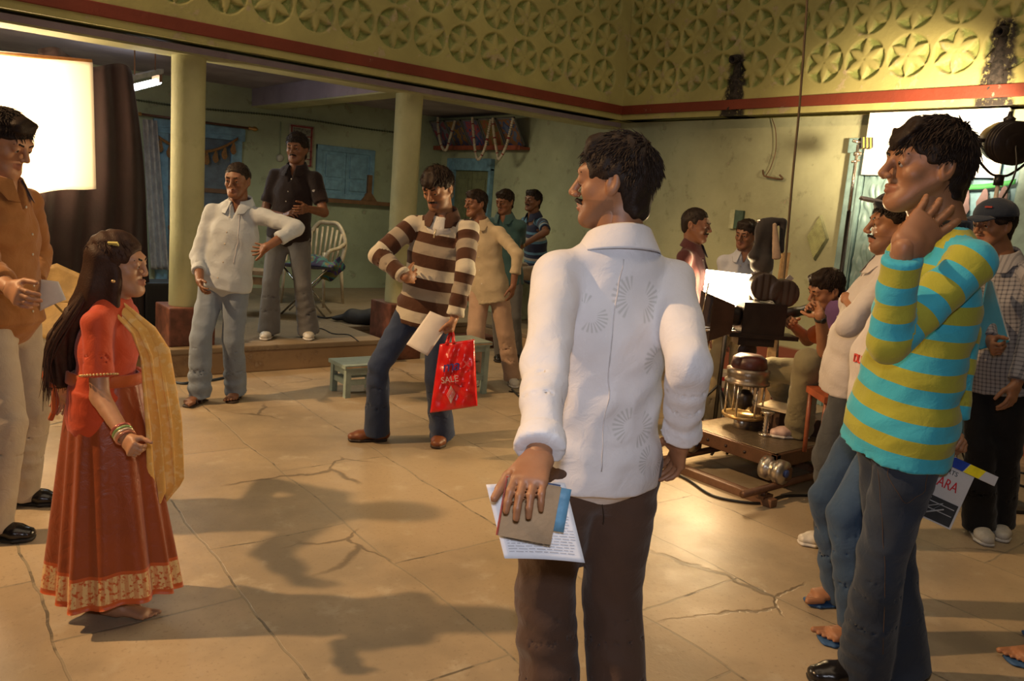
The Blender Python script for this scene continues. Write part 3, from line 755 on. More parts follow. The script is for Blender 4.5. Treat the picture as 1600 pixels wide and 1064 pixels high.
# ------------------------------------------------------------------ painted surfaces of the place
def wall_mat(name, col, wear=(.42, .34, .26), stain=(.10, .12, .06), red=None, sunk=None, soot=(), wearamt=.60, dado=None):
    m, nt, b = new_mat(name); nb = NB(nt); P = nb.pos(); s_ = nb.sep(P)
    big = nb.noise(1.3, 5, P, .6); mid = nb.noise(6, 5, P, .62); fine = nb.noise(28, 4, P, .6)
    c = nb.mix(nb.ss(big, .3, .7), tuple(q * .80 for q in col), tuple(min(1, q * 1.12) for q in col))
    c = nb.mix(nb.m('MULTIPLY', nb.ss(mid, .56, .70), .45), c, stain)
    c = nb.mix(nb.m('MULTIPLY', nb.ss(nb.m('ADD', nb.m('MULTIPLY', mid, .7), nb.m('MULTIPLY', fine, .3)), wearamt, wearamt + .06), .55), c, wear)
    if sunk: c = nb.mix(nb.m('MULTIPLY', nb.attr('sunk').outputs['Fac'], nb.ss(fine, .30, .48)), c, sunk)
    if dado: c = nb.mix(nb.m('MULTIPLY', nb.ss(s_[2], dado[1] + .02, dado[1] - .01), nb.ss(nb.m('SUBTRACT', fine, 0), .2, .35)), c, dado[0])
    for (ax, p, z, w_, hh) in soot:
        dx = nb.m('ABSOLUTE', nb.m('SUBTRACT', s_[ax], p)); wz = nb.m('SUBTRACT', s_[2], z)
        wob = nb.m('MULTIPLY', nb.m('SUBTRACT', nb.noise(14, 4, P), .5), .10)
        width = nb.m('MULTIPLY_ADD', wz, -w_ * .55 / hh, w_)
        k = nb.ss(nb.m('SUBTRACT', nb.m('ADD', dx, wob), width), .02, -.02)
        k = nb.m('MULTIPLY', k, nb.ss(wz, hh, hh * .9)); k = nb.m('MULTIPLY', k, nb.ss(fine, .25, .5))
        c = nb.mix(k, c, (.018, .014, .012))
    nb.link(c, b.inputs['Base Color']); b.inputs['Roughness'].default_value = .62; b.inputs['Specular IOR Level'].default_value = .35
    nb.bump(nb.m('ADD', nb.m('MULTIPLY', mid, .8), nb.m('MULTIPLY', fine, .35)), .35, .02, b)
    return m
GREEN = wall_mat('green_limewash', (.34, .38, .24))
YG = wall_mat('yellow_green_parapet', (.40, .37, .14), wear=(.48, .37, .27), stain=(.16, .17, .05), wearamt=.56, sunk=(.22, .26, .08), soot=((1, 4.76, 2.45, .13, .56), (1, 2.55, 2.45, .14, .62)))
GREENB = wall_mat('green_courtyard_wall', (.38, .40, .25), dado=((.20, .06, .035), .42))
REDB = wall_mat('red_oxide_band', (.17, .032, .015), stain=(.14, .03, .02), wear=(.42, .30, .22), wearamt=.62)
LAV = wall_mat('lavender_beam', (.36, .31, .38), wear=(.4, .36, .38), stain=(.2, .17, .2))
OXIDE = mat('red_oxide_stone', (.15, .055, .035), .45, var=.2, bump=.2)
STEP = wall_mat('mud_plaster_step', (.33, .22, .115), wear=(.42, .33, .22), stain=(.12, .06, .03))
BLUEW = mat('blue_woodwork', (.16, .30, .39), .45, var=.12, bump=.15)
COLM = wall_mat('cream_green_column', (.46, .46, .25), wear=(.5, .48, .3), stain=(.36, .36, .18), wearamt=.66)
CEIL = mat('ceiling_lavender', (.36, .31, .34), .8, nscale=2, bump=.05)

def floor_mat():
    m, nt, b = new_mat('stone_slab_floor'); nb = NB(nt); P = nb.pos()
    wn = nb.n('ShaderNodeTexNoise'); wn.inputs['Scale'].default_value = 1.6; wn.inputs['Detail'].default_value = 4; nb.link(P, wn.inputs['Vector'])
    vm = nb.n('ShaderNodeVectorMath', operation='MULTIPLY_ADD'); nb.link(wn.outputs['Color'], vm.inputs[0]); vm.inputs[1].default_value = (.10, .10, 0); nb.link(P, vm.inputs[2])
    mp = nb.n('ShaderNodeMapping'); nb.link(vm.outputs[0], mp.inputs[0]); mp.inputs['Rotation'].default_value = (0, 0, math.radians(92)); mp.inputs['Location'].default_value = (.31, .22, 0)
    br = nb.n('ShaderNodeTexBrick'); nb.link(mp.outputs[0], br.inputs['Vector'])
    br.inputs['Scale'].default_value = 1; br.inputs['Brick Width'].default_value = 1.25; br.inputs['Row Height'].default_value = .62; br.inputs['Mortar Size'].default_value = .006; br.inputs['Mortar Smooth'].default_value = .4
    br.inputs['Color1'].default_value = (.375, .285, .180, 1); br.inputs['Color2'].default_value = (.455, .350, .225, 1); br.inputs['Mortar'].default_value = (.30, .25, .17, 1); br.offset = .37
    big = nb.noise(1.1, 5, P, .62); mid = nb.noise(5, 6, P, .65); fine = nb.noise(60, 4, P, .6)
    c = nb.mix(nb.m('MULTIPLY', nb.ss(big, .40, .64), .75), br.outputs['Color'], (.25, .20, .135))
    c = nb.mix(nb.m('MULTIPLY', nb.ss(mid, .55, .72), .45), c, (.52, .45, .33))
    c = nb.mix(nb.m('MULTIPLY', nb.ss(fine, .56, .72), .45), c, (.20, .15, .10))
    # wandering cracks, only here and there
    vo = nb.n('ShaderNodeTexVoronoi', feature='DISTANCE_TO_EDGE'); vo.inputs['Scale'].default_value = .9
    v2 = nb.n('ShaderNodeVectorMath', operation='MULTIPLY_ADD'); n2 = nb.n('ShaderNodeTexNoise'); n2.inputs['Scale'].default_value = 4; n2.inputs['Detail'].default_value = 6; nb.link(P, n2.inputs['Vector'])
    nb.link(n2.outputs['Color'], v2.inputs[0]); v2.inputs[1].default_value = (.22, .22, 0); nb.link(P, v2.inputs[2]); nb.link(v2.outputs[0], vo.inputs['Vector'])
    crack = nb.m('MULTIPLY', nb.ss(vo.outputs['Distance'], .010, .002), nb.m('MULTIPLY', nb.ss(nb.noise(.8, 2, P), .56, .62), .6))
    crack = nb.m('MAXIMUM', crack, nb.m('MULTIPLY', nb.m('MULTIPLY', br.outputs['Fac'], nb.ss(mid, .52, .6)), .7))
    c = nb.mix(crack, c, (.06, .045, .03))
    nb.link(c, b.inputs['Base Color']); rg = nb.m('MULTIPLY_ADD', mid, .35, .28); nb.link(rg, b.inputs['Roughness']); b.inputs['Specular IOR Level'].default_value = .45
    h_ = nb.m('SUBTRACT', nb.m('ADD', nb.m('MULTIPLY', mid, .5), nb.m('MULTIPLY', fine, .12)), nb.m('MULTIPLY', nb.m('MAXIMUM', crack, nb.m('MULTIPLY', br.outputs['Fac'], .5)), .8))
    nb.bump(h_, .45, .012, b); return m

def struct(o, label=None): o['kind'] = 'structure'; return o
def sbox(name, lo, hi, m, bev=0): return struct(MB().box(lo, hi, bev=bev).build(name, m))
XB = 6.5; YB = 9.8; YS = 6.25; CE = 2.60
sbox('floor', (-5, -1.5, -.12), (7.0, 10.0, 0), floor_mat())
PLAT = wall_mat('platform_stone', (.24, .18, .11), stain=(.10, .06, .04))
def platform(name, x0, x1, y0, y1, z):
    mb = MB().box((x0, y0, 0), (x1, y1, z - .045), bev=.012); struct(mb.build(name, STEP))
    struct(MB().box((x0, y0 - .012, z - .045), (x1 + .0, y1, z), bev=.01).build(name, PLAT))
platform('floor_platform', -5, 3.66, YS, YB, .22)
platform('floor_platform', 5.25, XB, 6.12, YB, .22)
platform('floor_platform', 3.66, 5.25, 6.95, YB, .22)
MB_ = MB().box((4.10, 6.62, 0), (5.25, 6.95, .11), bev=.01); struct(MB_.build('floor_step', OXIDE))
sbox('wall_back', (-5, YB, 0), (XB + .2, YB + .2, CE + .2), GREEN)
# courtyard side wall runs on into the porch
sbox('wall_right', (XB, -1.5, 0), (XB + .2, YB + .2, CE + .2), GREENB)
sbox('ceiling', (-5, 6.5, CE), (XB, YB, CE + .15), CEIL)
# main beam and cross beams
def beam(lo, hi):
    mb = MB().box(lo, hi, bev=.006); o = struct(mb.build('trim_3', LAV)); return o
beam((-5, 6.36, 2.40), (XB, 6.62, CE + .02))
beam((3.76, 6.62, 2.40), (4.00, YB, CE + .02)); beam((-.05, 6.62, 2.40), (.2, YB, CE + .02))
sbox('trim_3', (-5, 6.36, 2.385), (XB, 6.62, 2.40), COLM)
sbox('trim_3', (3.76, 6.62, 2.385), (4.00, YB, 2.40), COLM)

def relief(u, v):
    """height of the carved lattice: six-petalled rosettes in sunk circles"""
    sp = .347; h = np.zeros_like(u)
    cu = (np.round((u - .12) / sp)) * sp + .12; row = np.round(v / sp); cv = row * sp
    du, dv = u - cu, v - cv; r = np.hypot(du, dv); an = np.arctan2(du, dv); R_ = .160
    inside = np.clip((R_ - r) / .012, 0, 1); sec = np.pi / 3
    da = (an + sec / 2) % sec - sec / 2
    across = np.abs(np.sin(da)) * r; wd = .036 * np.sin(np.pi * np.clip(r / R_, 0, 1)) ** .9 + .002
    pet = np.clip((wd - across) / .010 + .3, 0, 1); ridge = np.clip(1 - across / .034, 0, 1)
    h = -.034 * inside * (1 - pet) + inside * pet * (-.004 + .007 * ridge)
    return np.where((v > -sp / 2), h, 0.0)
def parapet(name, org, ux, length, z0, z1, nrm, uoff, vc):
    st = .0105; nu = int(length / st); nv = int((z1 - z0) / st); U_, V_ = np.meshgrid(np.linspace(0, length, nu), np.linspace(z0, z1, nv), indexing='ij')
    cuu = np.round((U_ - uoff - .12) / .347) * .347 + .12 + uoff
    hh = relief(U_ - uoff, V_ - vc) * ((cuu > .17) & (cuu < length - .13)) + .002 * nz3(np.stack([U_, V_, U_ * 0], -1).reshape(-1, 3), 9, 5).reshape(U_.shape)
    pts = org + U_[..., None] * ux + ZZ * V_[..., None] + nrm * hh[..., None]
    V = pts.reshape(-1, 3); i, j = np.meshgrid(np.arange(nu - 1), np.arange(nv - 1), indexing='ij'); a = (i * nv + j).ravel()
    Q = np.stack([a, a + nv, a + nv + 1, a + 1], 1)
    if np.cross(ux, ZZ) @ nrm < 0: Q = Q[:, ::-1]
    # body behind the face
    n0 = len(V); e = [org - nrm * .04, org + ux * length - nrm * .04, org + ux * length - nrm * .22, org - nrm * .22]
    B = [p + ZZ * z for z in (z0, z1) for p in e]; B = np.array(B)
    fx = [(0, 1, 2, 3), (4, 7, 6, 5), (0, 4, 5, 1), (1, 5, 6, 2), (2, 6, 7, 3), (3, 7, 4, 0)]
    c0 = 0; c1 = (nu - 1) * nv; Q2 = [tuple(q + n0 for q in f) for f in fx] + [(c0, n0 + 0, n0 + 1, c1), (c0 + nv - 1, c1 + nv - 1, n0 + 5, n0 + 4)]
    V = np.vstack([V, B]); Q = np.vstack([Q, np.array(Q2)])
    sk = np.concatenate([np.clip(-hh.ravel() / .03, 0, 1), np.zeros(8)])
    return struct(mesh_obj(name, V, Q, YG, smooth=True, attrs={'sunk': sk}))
YP = 6.14; XP = 6.27
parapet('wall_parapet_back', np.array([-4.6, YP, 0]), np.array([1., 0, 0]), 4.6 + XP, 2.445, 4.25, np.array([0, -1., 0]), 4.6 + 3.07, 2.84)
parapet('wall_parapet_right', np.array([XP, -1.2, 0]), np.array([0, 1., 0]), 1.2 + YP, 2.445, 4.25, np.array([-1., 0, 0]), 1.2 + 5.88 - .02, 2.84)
sbox('wall_parapet_back', (-4.6, YP + .03, 2.445), (XB, 6.37, 2.62), YG); sbox('wall_parapet_right', (XP + .03, -1.2, 2.445), (XB + .1, YP + .1, 2.62), YG)
def band(name, p0, p1):   # red band, a little proud and uneven
    sbox(name, p0, p1, REDB, bev=.006)
band('trim_1', (-4.6, YP - .016, 2.497), (XP, YP + .02, 2.585)); band('trim_2', (XP - .016, -1.2, 2.497), (XP + .02, YP - .016, 2.585))

# columns on pedestals
for cx in (2.01, 3.93, .05):
    t = empty('column', (cx, 6.53, .22), {2.01: 'thick round cream-green column behind the man in jeans with a hand on his hip', 3.93: 'round cream-green column just behind the man in the striped pullover'}.get(cx, 'round cream-green column hidden behind the hung dark cloth'), 'column')
    n = 40; mb = MB(); mb.lathe((cx, 6.50, .50), [(.125, 0), (.127, .03), (.122, .6), (.121, 1.6), (.122, 1.88), (.122, 1.90)], n); mb.build('shaft', COLM, t, smooth=True)
    MB().box((cx - .175, 6.33, .22 if cx != 3.93 else .0), (cx + .175, 6.70, .52), bev=.012).build('pedestal', OXIDE, t)
# plastered seat block by the side wall
t = empty('plastered_bench', (6.1, 7.2, .22), 'green plastered masonry seat block built against the side wall', 'bench')
MB().box((5.80, 6.95, .22), (XB - .005, 8.1, .70), bev=.02).build('bench_body', GREEN, t); MB().box((5.76, 6.91, .66), (XB - .005, 8.14, .72), bev=.015).build('bench_top', GREENB, t)

# ------------------------------------------------------------------ back wall of the porch
def yb(x, y, o=0.0): return onY(x, y, YB - o)
# doorway in blue with lintel
a = yb(243, 196); b_ = yb(377, 205)
dx0, dx1 = float(a[0]), float(b_[0]); dz = float(yb(370, 203)[2])
t = empty('door_1', (0.5 * (dx0 + dx1), YB, .22), 'blue painted doorway behind the left column', 'door'); del t['label'], t['category']; t['kind'] = 'structure'
mb = MB(); fw = .13
mb.box((dx0, YB - .05, .22), (dx0 + fw, YB + .01, dz), bev=.01); mb.box((dx1 - fw, YB - .05, .22), (dx1, YB + .01, dz), bev=.01); mb.box((dx0 - .03, YB - .06, dz - fw), (dx1 + .03, YB + .01, dz + .02), bev=.01)
for i in range(3): mb.box((dx0, YB - .07 - .006 * i, dz - fw + .03 * i), (dx1, YB - .04, dz - fw + .03 * i + .012))
mb.build('door_frame', BLUEW, t)
MB().box((dx0 + fw, YB - .02, .22), (dx1 - fw, YB - .005, dz - fw)).build('door_leaf', mat('grey_blue_door', (.10, .135, .17), .5, bump=.1), t)
mb = MB()
for z in (.9, 1.35): mb.box((dx0 + fw, YB - .035, z), (dx1 - fw, YB - .018, z + .05))
mb.build('rail', mat('door_rail_wood', (.16, .08, .04), .5), t)
# curtain rod and curtain
t = empty('curtain_rod', (dx0, YB - .12, 2.1), 'brown curtain rod with brass ends above the blue doorway', 'curtain rod')
r0, r1 = yb(214, 177.5, .12), yb(394, 201, .12); MB().tube([r0, r1], .014, 10).build('rod', mat('brown_rod', (.10, .035, .02), .35), t, smooth=True)
for p, q in ((r0, r1), (r1, r0)):
    d = unit(p - q); MB().lathe(p, [(.010, -.05), (.022, -.04), (.016, 0), (.028, .02), (.026, .045), (.008, .07)], 14, d).build('finial', mat('brass', (.55, .33, .12), .3, metal=.9, bump=0), t, smooth=True)
def curt(u, v):
    p0, p1 = yb(222, 186, .10), yb(243, 188, .10); z0 = p0[2]; z1 = .45
    z = z0 + (z1 - z0) * v; x = p0[0] + (p1[0] - p0[0]) * u * (1 + .3 * v) + .10 * v; return (x, YB - .12 + .035 * math.sin(u * 17 + v) * (1 - .3 * v), z)
V, Q = sheet(curt, 24, 30, .006); tag(mesh_obj('curtain', V, Q, mat('grey_curtain', (.36, .33, .30), .8, sheen=.3)), 'narrow pale grey curtain bunched at the left end of the rod', 'curtain')
# bunting of stitched pennants over the doorway
def toran(name, p0, p1, n, sag, m1, m2, label, size=.14):
    t = empty(name, (p0 + p1) / 2, label, 'bunting'); d = p1 - p0
    P = lambda u: p0 + d * u - ZZ * sag * 4 * u * (1 - u)
    V, Q = sheet(lambda u, v: P(u) - ZZ * v * .035, 20, 2, .006); mesh_obj('band', V, Q, m1, t)
    for i in range(n):
        u0 = (i + .5) / n; c = P(u0); dd = unit(d); mb = MB(); w_ = np.linalg.norm(d) / n * .38; pts = []
        k = 12; ring = [(math.sin(2 * math.pi * j / k) * w_ * (1 if math.cos(2 * math.pi * j / k) < 0 else .6), math.cos(2 * math.pi * j / k) * size * .5) for j in range(k)]
        nn = np.cross(dd, ZZ)
        A = [c + dd * a_ + ZZ * (b2 - .03 - size * .5) + nn * .004 for a_, b2 in ring]; B = [p - nn * .008 for p in A]
        mb.add(A + B, [tuple(range(k)), tuple(range(2 * k - 1, k - 1, -1))] + [(j, k + j, k + (j + 1) % k, (j + 1) % k) for j in range(k)])
        mb.build('pennant', m2, t)
OR = mat('orange_brocade', (.30, .12, .03), .6, col2=(.16, .09, .02), nscale=60)
toran('door_bunting', yb(243, 208, .10), yb(372, 214, .10), 9, .17, OR, OR, 'orange brocade door bunting hanging in a curve over the blue doorway')
# second, blue shuttered window
w0, w1 = yb(494, 225), yb(584, 236); zt, zb = float(yb(494, 225)[2]), float(yb(506, 309)[2]); x0, x1 = float(w0[0]), float(w1[0])
t = empty('window_1', ((x0 + x1) / 2, YB, zb), '', ''); t['kind'] = 'structure'
mb = MB(); f_ = .07
for lo, hi in (((x0, zb), (x0 + f_, zt)), ((x1 - f_, zb), (x1, zt)), ((x0, zt - f_), (x1, zt)), ((x0, zb), (x1, zb + f_))): mb.box((lo[0], YB - .05 - (.004 if lo[1] in (zb, zt - f_) and lo[0] == x0 and hi[0] == x1 else 0), lo[1]), (hi[0], YB - .001, hi[1]), bev=.008)
mb.build('window_frame', BLUEW, t)
xm = (x0 + x1) / 2
for a0, a1 in ((x0 + f_, xm - .003), (xm + .003, x1 - f_)):
    mb = MB(); mb.box((a0, YB - .03, zb + f_), (a1, YB - .01, zt - f_)); o = mb.build('shutter', BLUEW, t)
    mb = MB(); mm = .055
    for zz0, zz1 in ((zb + f_ + .04, (zb + zt) / 2 - .10), ((zb + zt) / 2 - .06, zt - f_ - .04)): mb.box((a0 + mm, YB - .045, zz0), (a1 - mm, YB - .028, zz1), bev=.012)
    mb.build('raised_panel', BLUEW, part=o)
s0, s1 = yb(504, 311), yb(622, 320)
sbox('window_sill', (float(s0[0]), YB - .10, zb - .05), (float(s1[0]) + .1, YB, zb), mat('brown_sill', (.17, .085, .035), .55))
a = yb(577, 302, .06); t = empty('wooden_bracket', a, 'upright wooden bracket standing on the sill beside the blue shutters', 'bracket')
zz = zb
MB().box((a[0] - .03, YB - .076, zz + .002), (a[0] + .03, YB - .026, zz + .34), bev=.005).build('upright', mat('brown_sill', (.17, .085, .035)), t)
mb = MB(); mb.add([(a[0] - .12, YB - .07, zz), (a[0] + .12, YB - .07, zz), (a[0] + .02, YB - .07, zz + .12), (a[0] - .02, YB - .07, zz + .12), (a[0] - .12, YB - .03, zz), (a[0] + .12, YB - .03, zz), (a[0] + .02, YB - .03, zz + .12), (a[0] - .02, YB - .03, zz + .12)], [(0, 1, 2, 3), (7, 6, 5, 4), (0, 4, 5, 1), (1, 5, 6, 2), (2, 6, 7, 3), (3, 7, 4, 0)])
mb.build('foot', mat('brown_sill', (.17, .085, .035)), t)
# festoon wire along the wall
pts = [yb(x, 155 + (x - 205) * .121 + 2.0 * math.sin((x - 205) * .02), .03) for x in range(205, 660, 12)]
mb = MB().tube(pts, .008, 6)
for i in range(len(pts) - 1):
    for k in range(3): p = pts[i] + (pts[i + 1] - pts[i]) * k / 3; mb.lathe(p, [(.004, -.012), (.016, 0), (.004, .012)], 6, (1, .2, .3))
tag(mb.build('string_of_leaves', mat('dry_leaf_green', (.07, .085, .04), .8), smooth=True), 'thin string of dried leaves running along the porch wall', 'garland')
a = yb(439, 190, .01); b_ = yb(438, 243, .01)
t = empty('round_junction_box', b_, 'round pale junction box on the porch wall at the dark-shirted man’s ear', 'junction box')
MB().lathe(yb(437, 247, .0), [(.045, 0), (.045, .02), (.03, .03), (.001, .03)], 18, (0, -1, 0)).build('box', mat('offwhite_plastic', (.45, .42, .34), .5), t, smooth=True); MB().tube([a, b_], .006, 6).build('conduit', GREEN, t, smooth=True)
# printed calendar poster
c0, c1 = yb(452, 193, .01), yb(491, 198, .01); zl = float(yb(488, 262)[2]); x0, x1, zt = float(c0[0]), float(c1[0]), float(c0[2])
t = empty('calendar_poster', ((x0 + x1) / 2, YB, zl), 'tall red-bordered calendar sheet on the wall behind the dark polo shirt', 'poster')
V, Q = sheet(lambda u, v: (x0 + (x1 - x0) * u, YB - .012 - .004 * math.sin(v * 5), zt + (zl - zt) * v), 6, 16, .003); mesh_obj('sheet', V, Q, mat('poster_paper', (.36, .32, .22), .7), t)
mb = MB(); W = x1 - x0; Hh = zt - zl
for u0, v0, u1, v1 in ((.05, .02, .95, .06), (.86, .05, .93, .97), (.07, .05, .12, .97), (.08, .25, .92, .28), (.08, .60, .92, .62), (.08, .8, .92, .82), (.08, .95, .92, .98)): mb.box((x0 + W * u0, YB - .021, zt - Hh * v1), (x0 + W * u1, YB - .017, zt - Hh * v0))
mb.build('red_ruling', mat('print_red', (.22, .03, .03), .6), t)
mb = MB(); mb.box((x0 + W * .15, YB - .0195, zt - Hh * .24), (x0 + W * .84, YB - .0175, zt - Hh * .08)); mb.box((x0 + W * .15, YB - .0195, zt - Hh * .58), (x0 + W * .84, YB - .0175, zt - Hh * .30)); mb.build('picture', mat('print_grey', (.20, .19, .14), .7, nscale=40, var=.35), t)

# ------------------------------------------------------------------ the side wall inside the porch: doorway, pictures with garlands
def xb(x, y, o=0.0): return onX(x, y, XB - o)
a, b_ = xb(706, 248), xb(774, 250); t = empty('door_2', (XB, (a[1] + b_[1]) / 2, .22), '', ''); t['kind'] = 'structure'; y0, y1, zt = float(b_[1]), min(float(a[1]), YB - .05), 2.03
mb = MB(); fw = .17
mb.box((XB - .07, y0, .22), (XB - .001, y0 + .05, zt - .10), bev=.01); mb.box((XB - .07, y1 - fw, .22), (XB - .001, y1, zt - .10), bev=.01); mb.box((XB - .08, y0, zt - .14), (XB, y1, zt + .02), bev=.01)
for i in range(3): mb.box((XB - .085 - .006 * i, y1 - fw + .04 * i, .22), (XB - .06, y1 - fw + .04 * i + .014, zt - .02)); 
mb.build('door_frame', BLUEW, t)
for k in range(2):
    ya, yb_ = (y0 + .05, (y0 + y1 - fw + .05) / 2 - .005) if k == 0 else ((y0 + y1 - fw + .05) / 2 + .005, y1 - fw)
    o = MB().box((XB - .03, ya, .22), (XB - .005, yb_, zt - .14)).build('door_leaf', mat('olive_door', (.16, .17, .085), .5), t); mb = MB()
    for z0, z1 in ((.4, 1.0), (1.1, 1.78)): mb.box((XB - .045, ya + .08, z0), (XB - .028, yb_ - .08, z1), bev=.012)
    mb.build('raised_panel', mat('olive_door'  , (.16, .17, .085)), part=o)
# leaning row of framed pictures on a red shelf
ya, yz = float(xb(828, 233)[1]), float(YB - .03)
t = empty('picture_shelf', (XB - .1, (ya + yz) / 2, 2.15), 'long red wooden shelf high on the porch side wall', 'shelf')
MB().box((XB - .16, ya, 2.16), (XB, yz, 2.195), bev=.004).build('board', mat('shelf_red', (.26, .06, .03), .5), t)
MB().box((XB - .165, ya, 2.15), (XB - .16, yz, 2.205)).build('lip', mat('shelf_red', (.26, .06, .03)), t)
def art_mat(name, cols, sc, seed):
    m, nt, b = new_mat(name); nb = NB(nt); v = nb.obj(); vo = nb.n('ShaderNodeTexVoronoi'); vo.inputs['Scale'].default_value = sc
    nv = nb.n('ShaderNodeMapping'); nv.inputs['Location'].default_value = (seed, seed * 2.3, 1); nb.link(v, nv.inputs[0]); nb.link(nv.outputs[0], vo.inputs['Vector'])
    cr = nb.n('ShaderNodeValToRGB'); cr.color_ramp.elements[0].color = cols[0] + (1,); cr.color_ramp.elements[1].color = cols[-1] + (1,)
    for i, c in enumerate(cols[1:-1]): e = cr.color_ramp.elements.new((i + 1) / (len(cols) - 1)); e.color = c + (1,)
    cr.color_ramp.interpolation = 'CONSTANT'; nb.link(nb.m('FRACT', nb.m('MULTIPLY', nb.noise(sc * .8, 3, nv.outputs[0]), 3)), cr.inputs[0]); nb.link(cr.outputs[0], b.inputs['Base Color']); b.inputs['Roughness'].default_value = .25
    return m
PAL = [[(.05, .07, .16), (.22, .10, .05), (.10, .12, .20), (.30, .05, .06)], [(.22, .13, .04), (.30, .09, .04), (.20, .14, .05), (.08, .05, .04)], [(.05, .08, .20), (.35, .07, .10), (.14, .12, .22), (.3, .22, .16)], [(.22, .10, .04), (.08, .07, .12), (.28, .14, .04), (.16, .04, .03)], [(.26, .05, .09), (.18, .16, .22), (.10, .08, .14), (.3, .2, .2)]]
npic = 5; yy = ya + .02; wd = (yz - ya - .02) / npic
for i in range(npic):
    y_0 = yy + wd * i; y_1 = y_0 + wd - .02; z0, z1 = 2.197, 2.53; xo0, xo1 = XB - .05, XB - .26   # tops lean out
    def PP(u, v, o=0): return np.array([xo0 + (xo1 - xo0) * v, y_0 + (y_1 - y_0) * u, z0 + (z1 - z0) * v]) + np.array([-.84, 0, -.53]) * o
    t = empty('framed_picture', PP(.5, 0), ['nearest the courtyard of the framed prints leaning out over the red shelf, mauve and red', 'second framed print from the courtyard on the red shelf, brown tones', 'middle framed print on the red shelf, blue and pink', 'fourth framed print from the courtyard on the red shelf, ochre', 'farthest framed print on the red shelf, beside the back wall'][i], 'picture', 'framed prints on the red shelf')
    mb = MB()
    for (u0, v0, u1, v1) in ((0, 0, 1, .05), (0, .95, 1, 1), (0, 0, .05, 1), (.95, 0, 1, 1)):
        q = [PP(u0, v0), PP(u1, v0), PP(u1, v1), PP(u0, v1)] + [PP(u0, v0, .018), PP(u1, v0, .018), PP(u1, v1, .018), PP(u0, v1, .018)]
        mb.add(q, [(0, 1, 2, 3), (7, 6, 5, 4), (0, 4, 5, 1), (1, 5, 6, 2), (2, 6, 7, 3), (3, 7, 4, 0)])
    mb.build('frame', mat('dark_frame', (.05, .035, .03) if i % 2 else (.14, .13, .12), .4), t)
    mb = MB(); q = [PP(.03, .03), PP(.97, .03), PP(.97, .97), PP(.03, .97), PP(.03, .03, .008), PP(.97, .03, .008), PP(.97, .97, .008), PP(.03, .97, .008)]
    mb.add(q, [(0, 1, 2, 3), (7, 6, 5, 4), (0, 4, 5, 1), (1, 5, 6, 2), (2, 6, 7, 3), (3, 7, 4, 0)]); mb.build('print', art_mat('print_%d' % i, PAL[i], 9, i * 1.7), t)
def garland(pxs, D, label):
    P = [onX(x, y, XB - .33) for x, y in pxs]; pts = smooth_curve(P, 14); t = empty('flower_garland', P[0], label, 'garland', 'flower garlands over the framed prints'); mb = MB()
    for i in range(len(pts) - 1):
        d = pts[i + 1] - pts[i]; m_ = MB() if i % 11 == 5 else mb
        m_.lathe(pts[i], [(.010, 0), (.019, .3 * np.linalg.norm(d)), (.019, .75 * np.linalg.norm(d)), (.010, np.linalg.norm(d))], 8, d)
        if m_ is not mb: m_.build('red_knot', mat('rose_red', (.25, .03, .03), .8), t, smooth=True)
    mb.build('white_buds', mat('jasmine_white', (.50, .42, .30), .8), t, smooth=True)
garland([(684, 183), (685, 205), (690, 228), (697, 234), (704, 212), (711, 188)], 0, 'leftmost white flower garland looped over the framed prints')
garland([(738, 183), (740, 210), (743, 238), (748, 249), (758, 230), (767, 186)], 0, 'middle white flower garland hanging over the framed prints')
garland([(770, 184), (772, 210), (777, 240), (780, 248), (791, 228), (802, 184)], 0, 'rightmost white flower garland hanging over the framed prints')

# ------------------------------------------------------------------ fluorescent fitting in the porch
tp0, tp1 = onY(206, 137, 7.55), onY(248, 127, 8.3)
tp0, tp1 = np.array([1.47, 7.05, 2.33]), np.array([1.62, 7.75, 2.33])
tp0, tp1 = atD(204, 138, 6.9), atD(248, 127, 7.4)
t = empty('tube_light', (tp0 + tp1) / 2, 'lit fluorescent tube fitting high in the porch left of the column', 'light fitting')
d = unit(tp1 - tp0); tu = MB().tube([tp0, tp1], .028, 12).build('tube', mat('tube_glow', (.8, .85, .9), emit=(.80, .90, 1.0), estr=30, bump=0), t, smooth=True)
upz = ZZ
mb = MB(); mb.obox((tp0 + tp1) / 2 + ZZ * .085, d, np.cross(ZZ, d), ZZ, np.linalg.norm(tp1 - tp0) + .1, .05, .04); mb.build('batten', mat('batten_green_white', (.5, .5, .38), .5), t)
for p in (tp0, tp1): MB().obox(p + ZZ * .035, d, np.cross(ZZ, d), ZZ, .03, .045, .10).build('lamp_holder', mat('batten_holder', (.30, .16, .08), .5), t)
MB().obox((tp0 + tp1) / 2 + ZZ * .03 + d * .24, d, np.cross(ZZ, d), ZZ, .06, .07, .07).build('starter_box', mat('batten_holder', (.30, .16, .08)), t)
MB().tube([(tp0 + tp1) / 2 - d * .2 + ZZ * .1, np.array([*((tp0 + tp1) / 2 - d * .2)[:2], CE])], .006, 6).build('hanger', mat('batten_holder', (.30, .16, .08)), t); MB().tube([(tp0 + tp1) / 2 + d * .2 + ZZ * .1, np.array([*((tp0 + tp1) / 2 + d * .2)[:2], CE])], .006, 6).build('hanger', mat('batten_holder', (.30, .16, .08)), t)
lamp('tube_light_lamp', 'AREA', (tp0 + tp1) / 2 - ZZ * .05, 12, (.7, .9, 1.0), (tp0 + tp1) / 2 - ZZ * 2, size=.4)

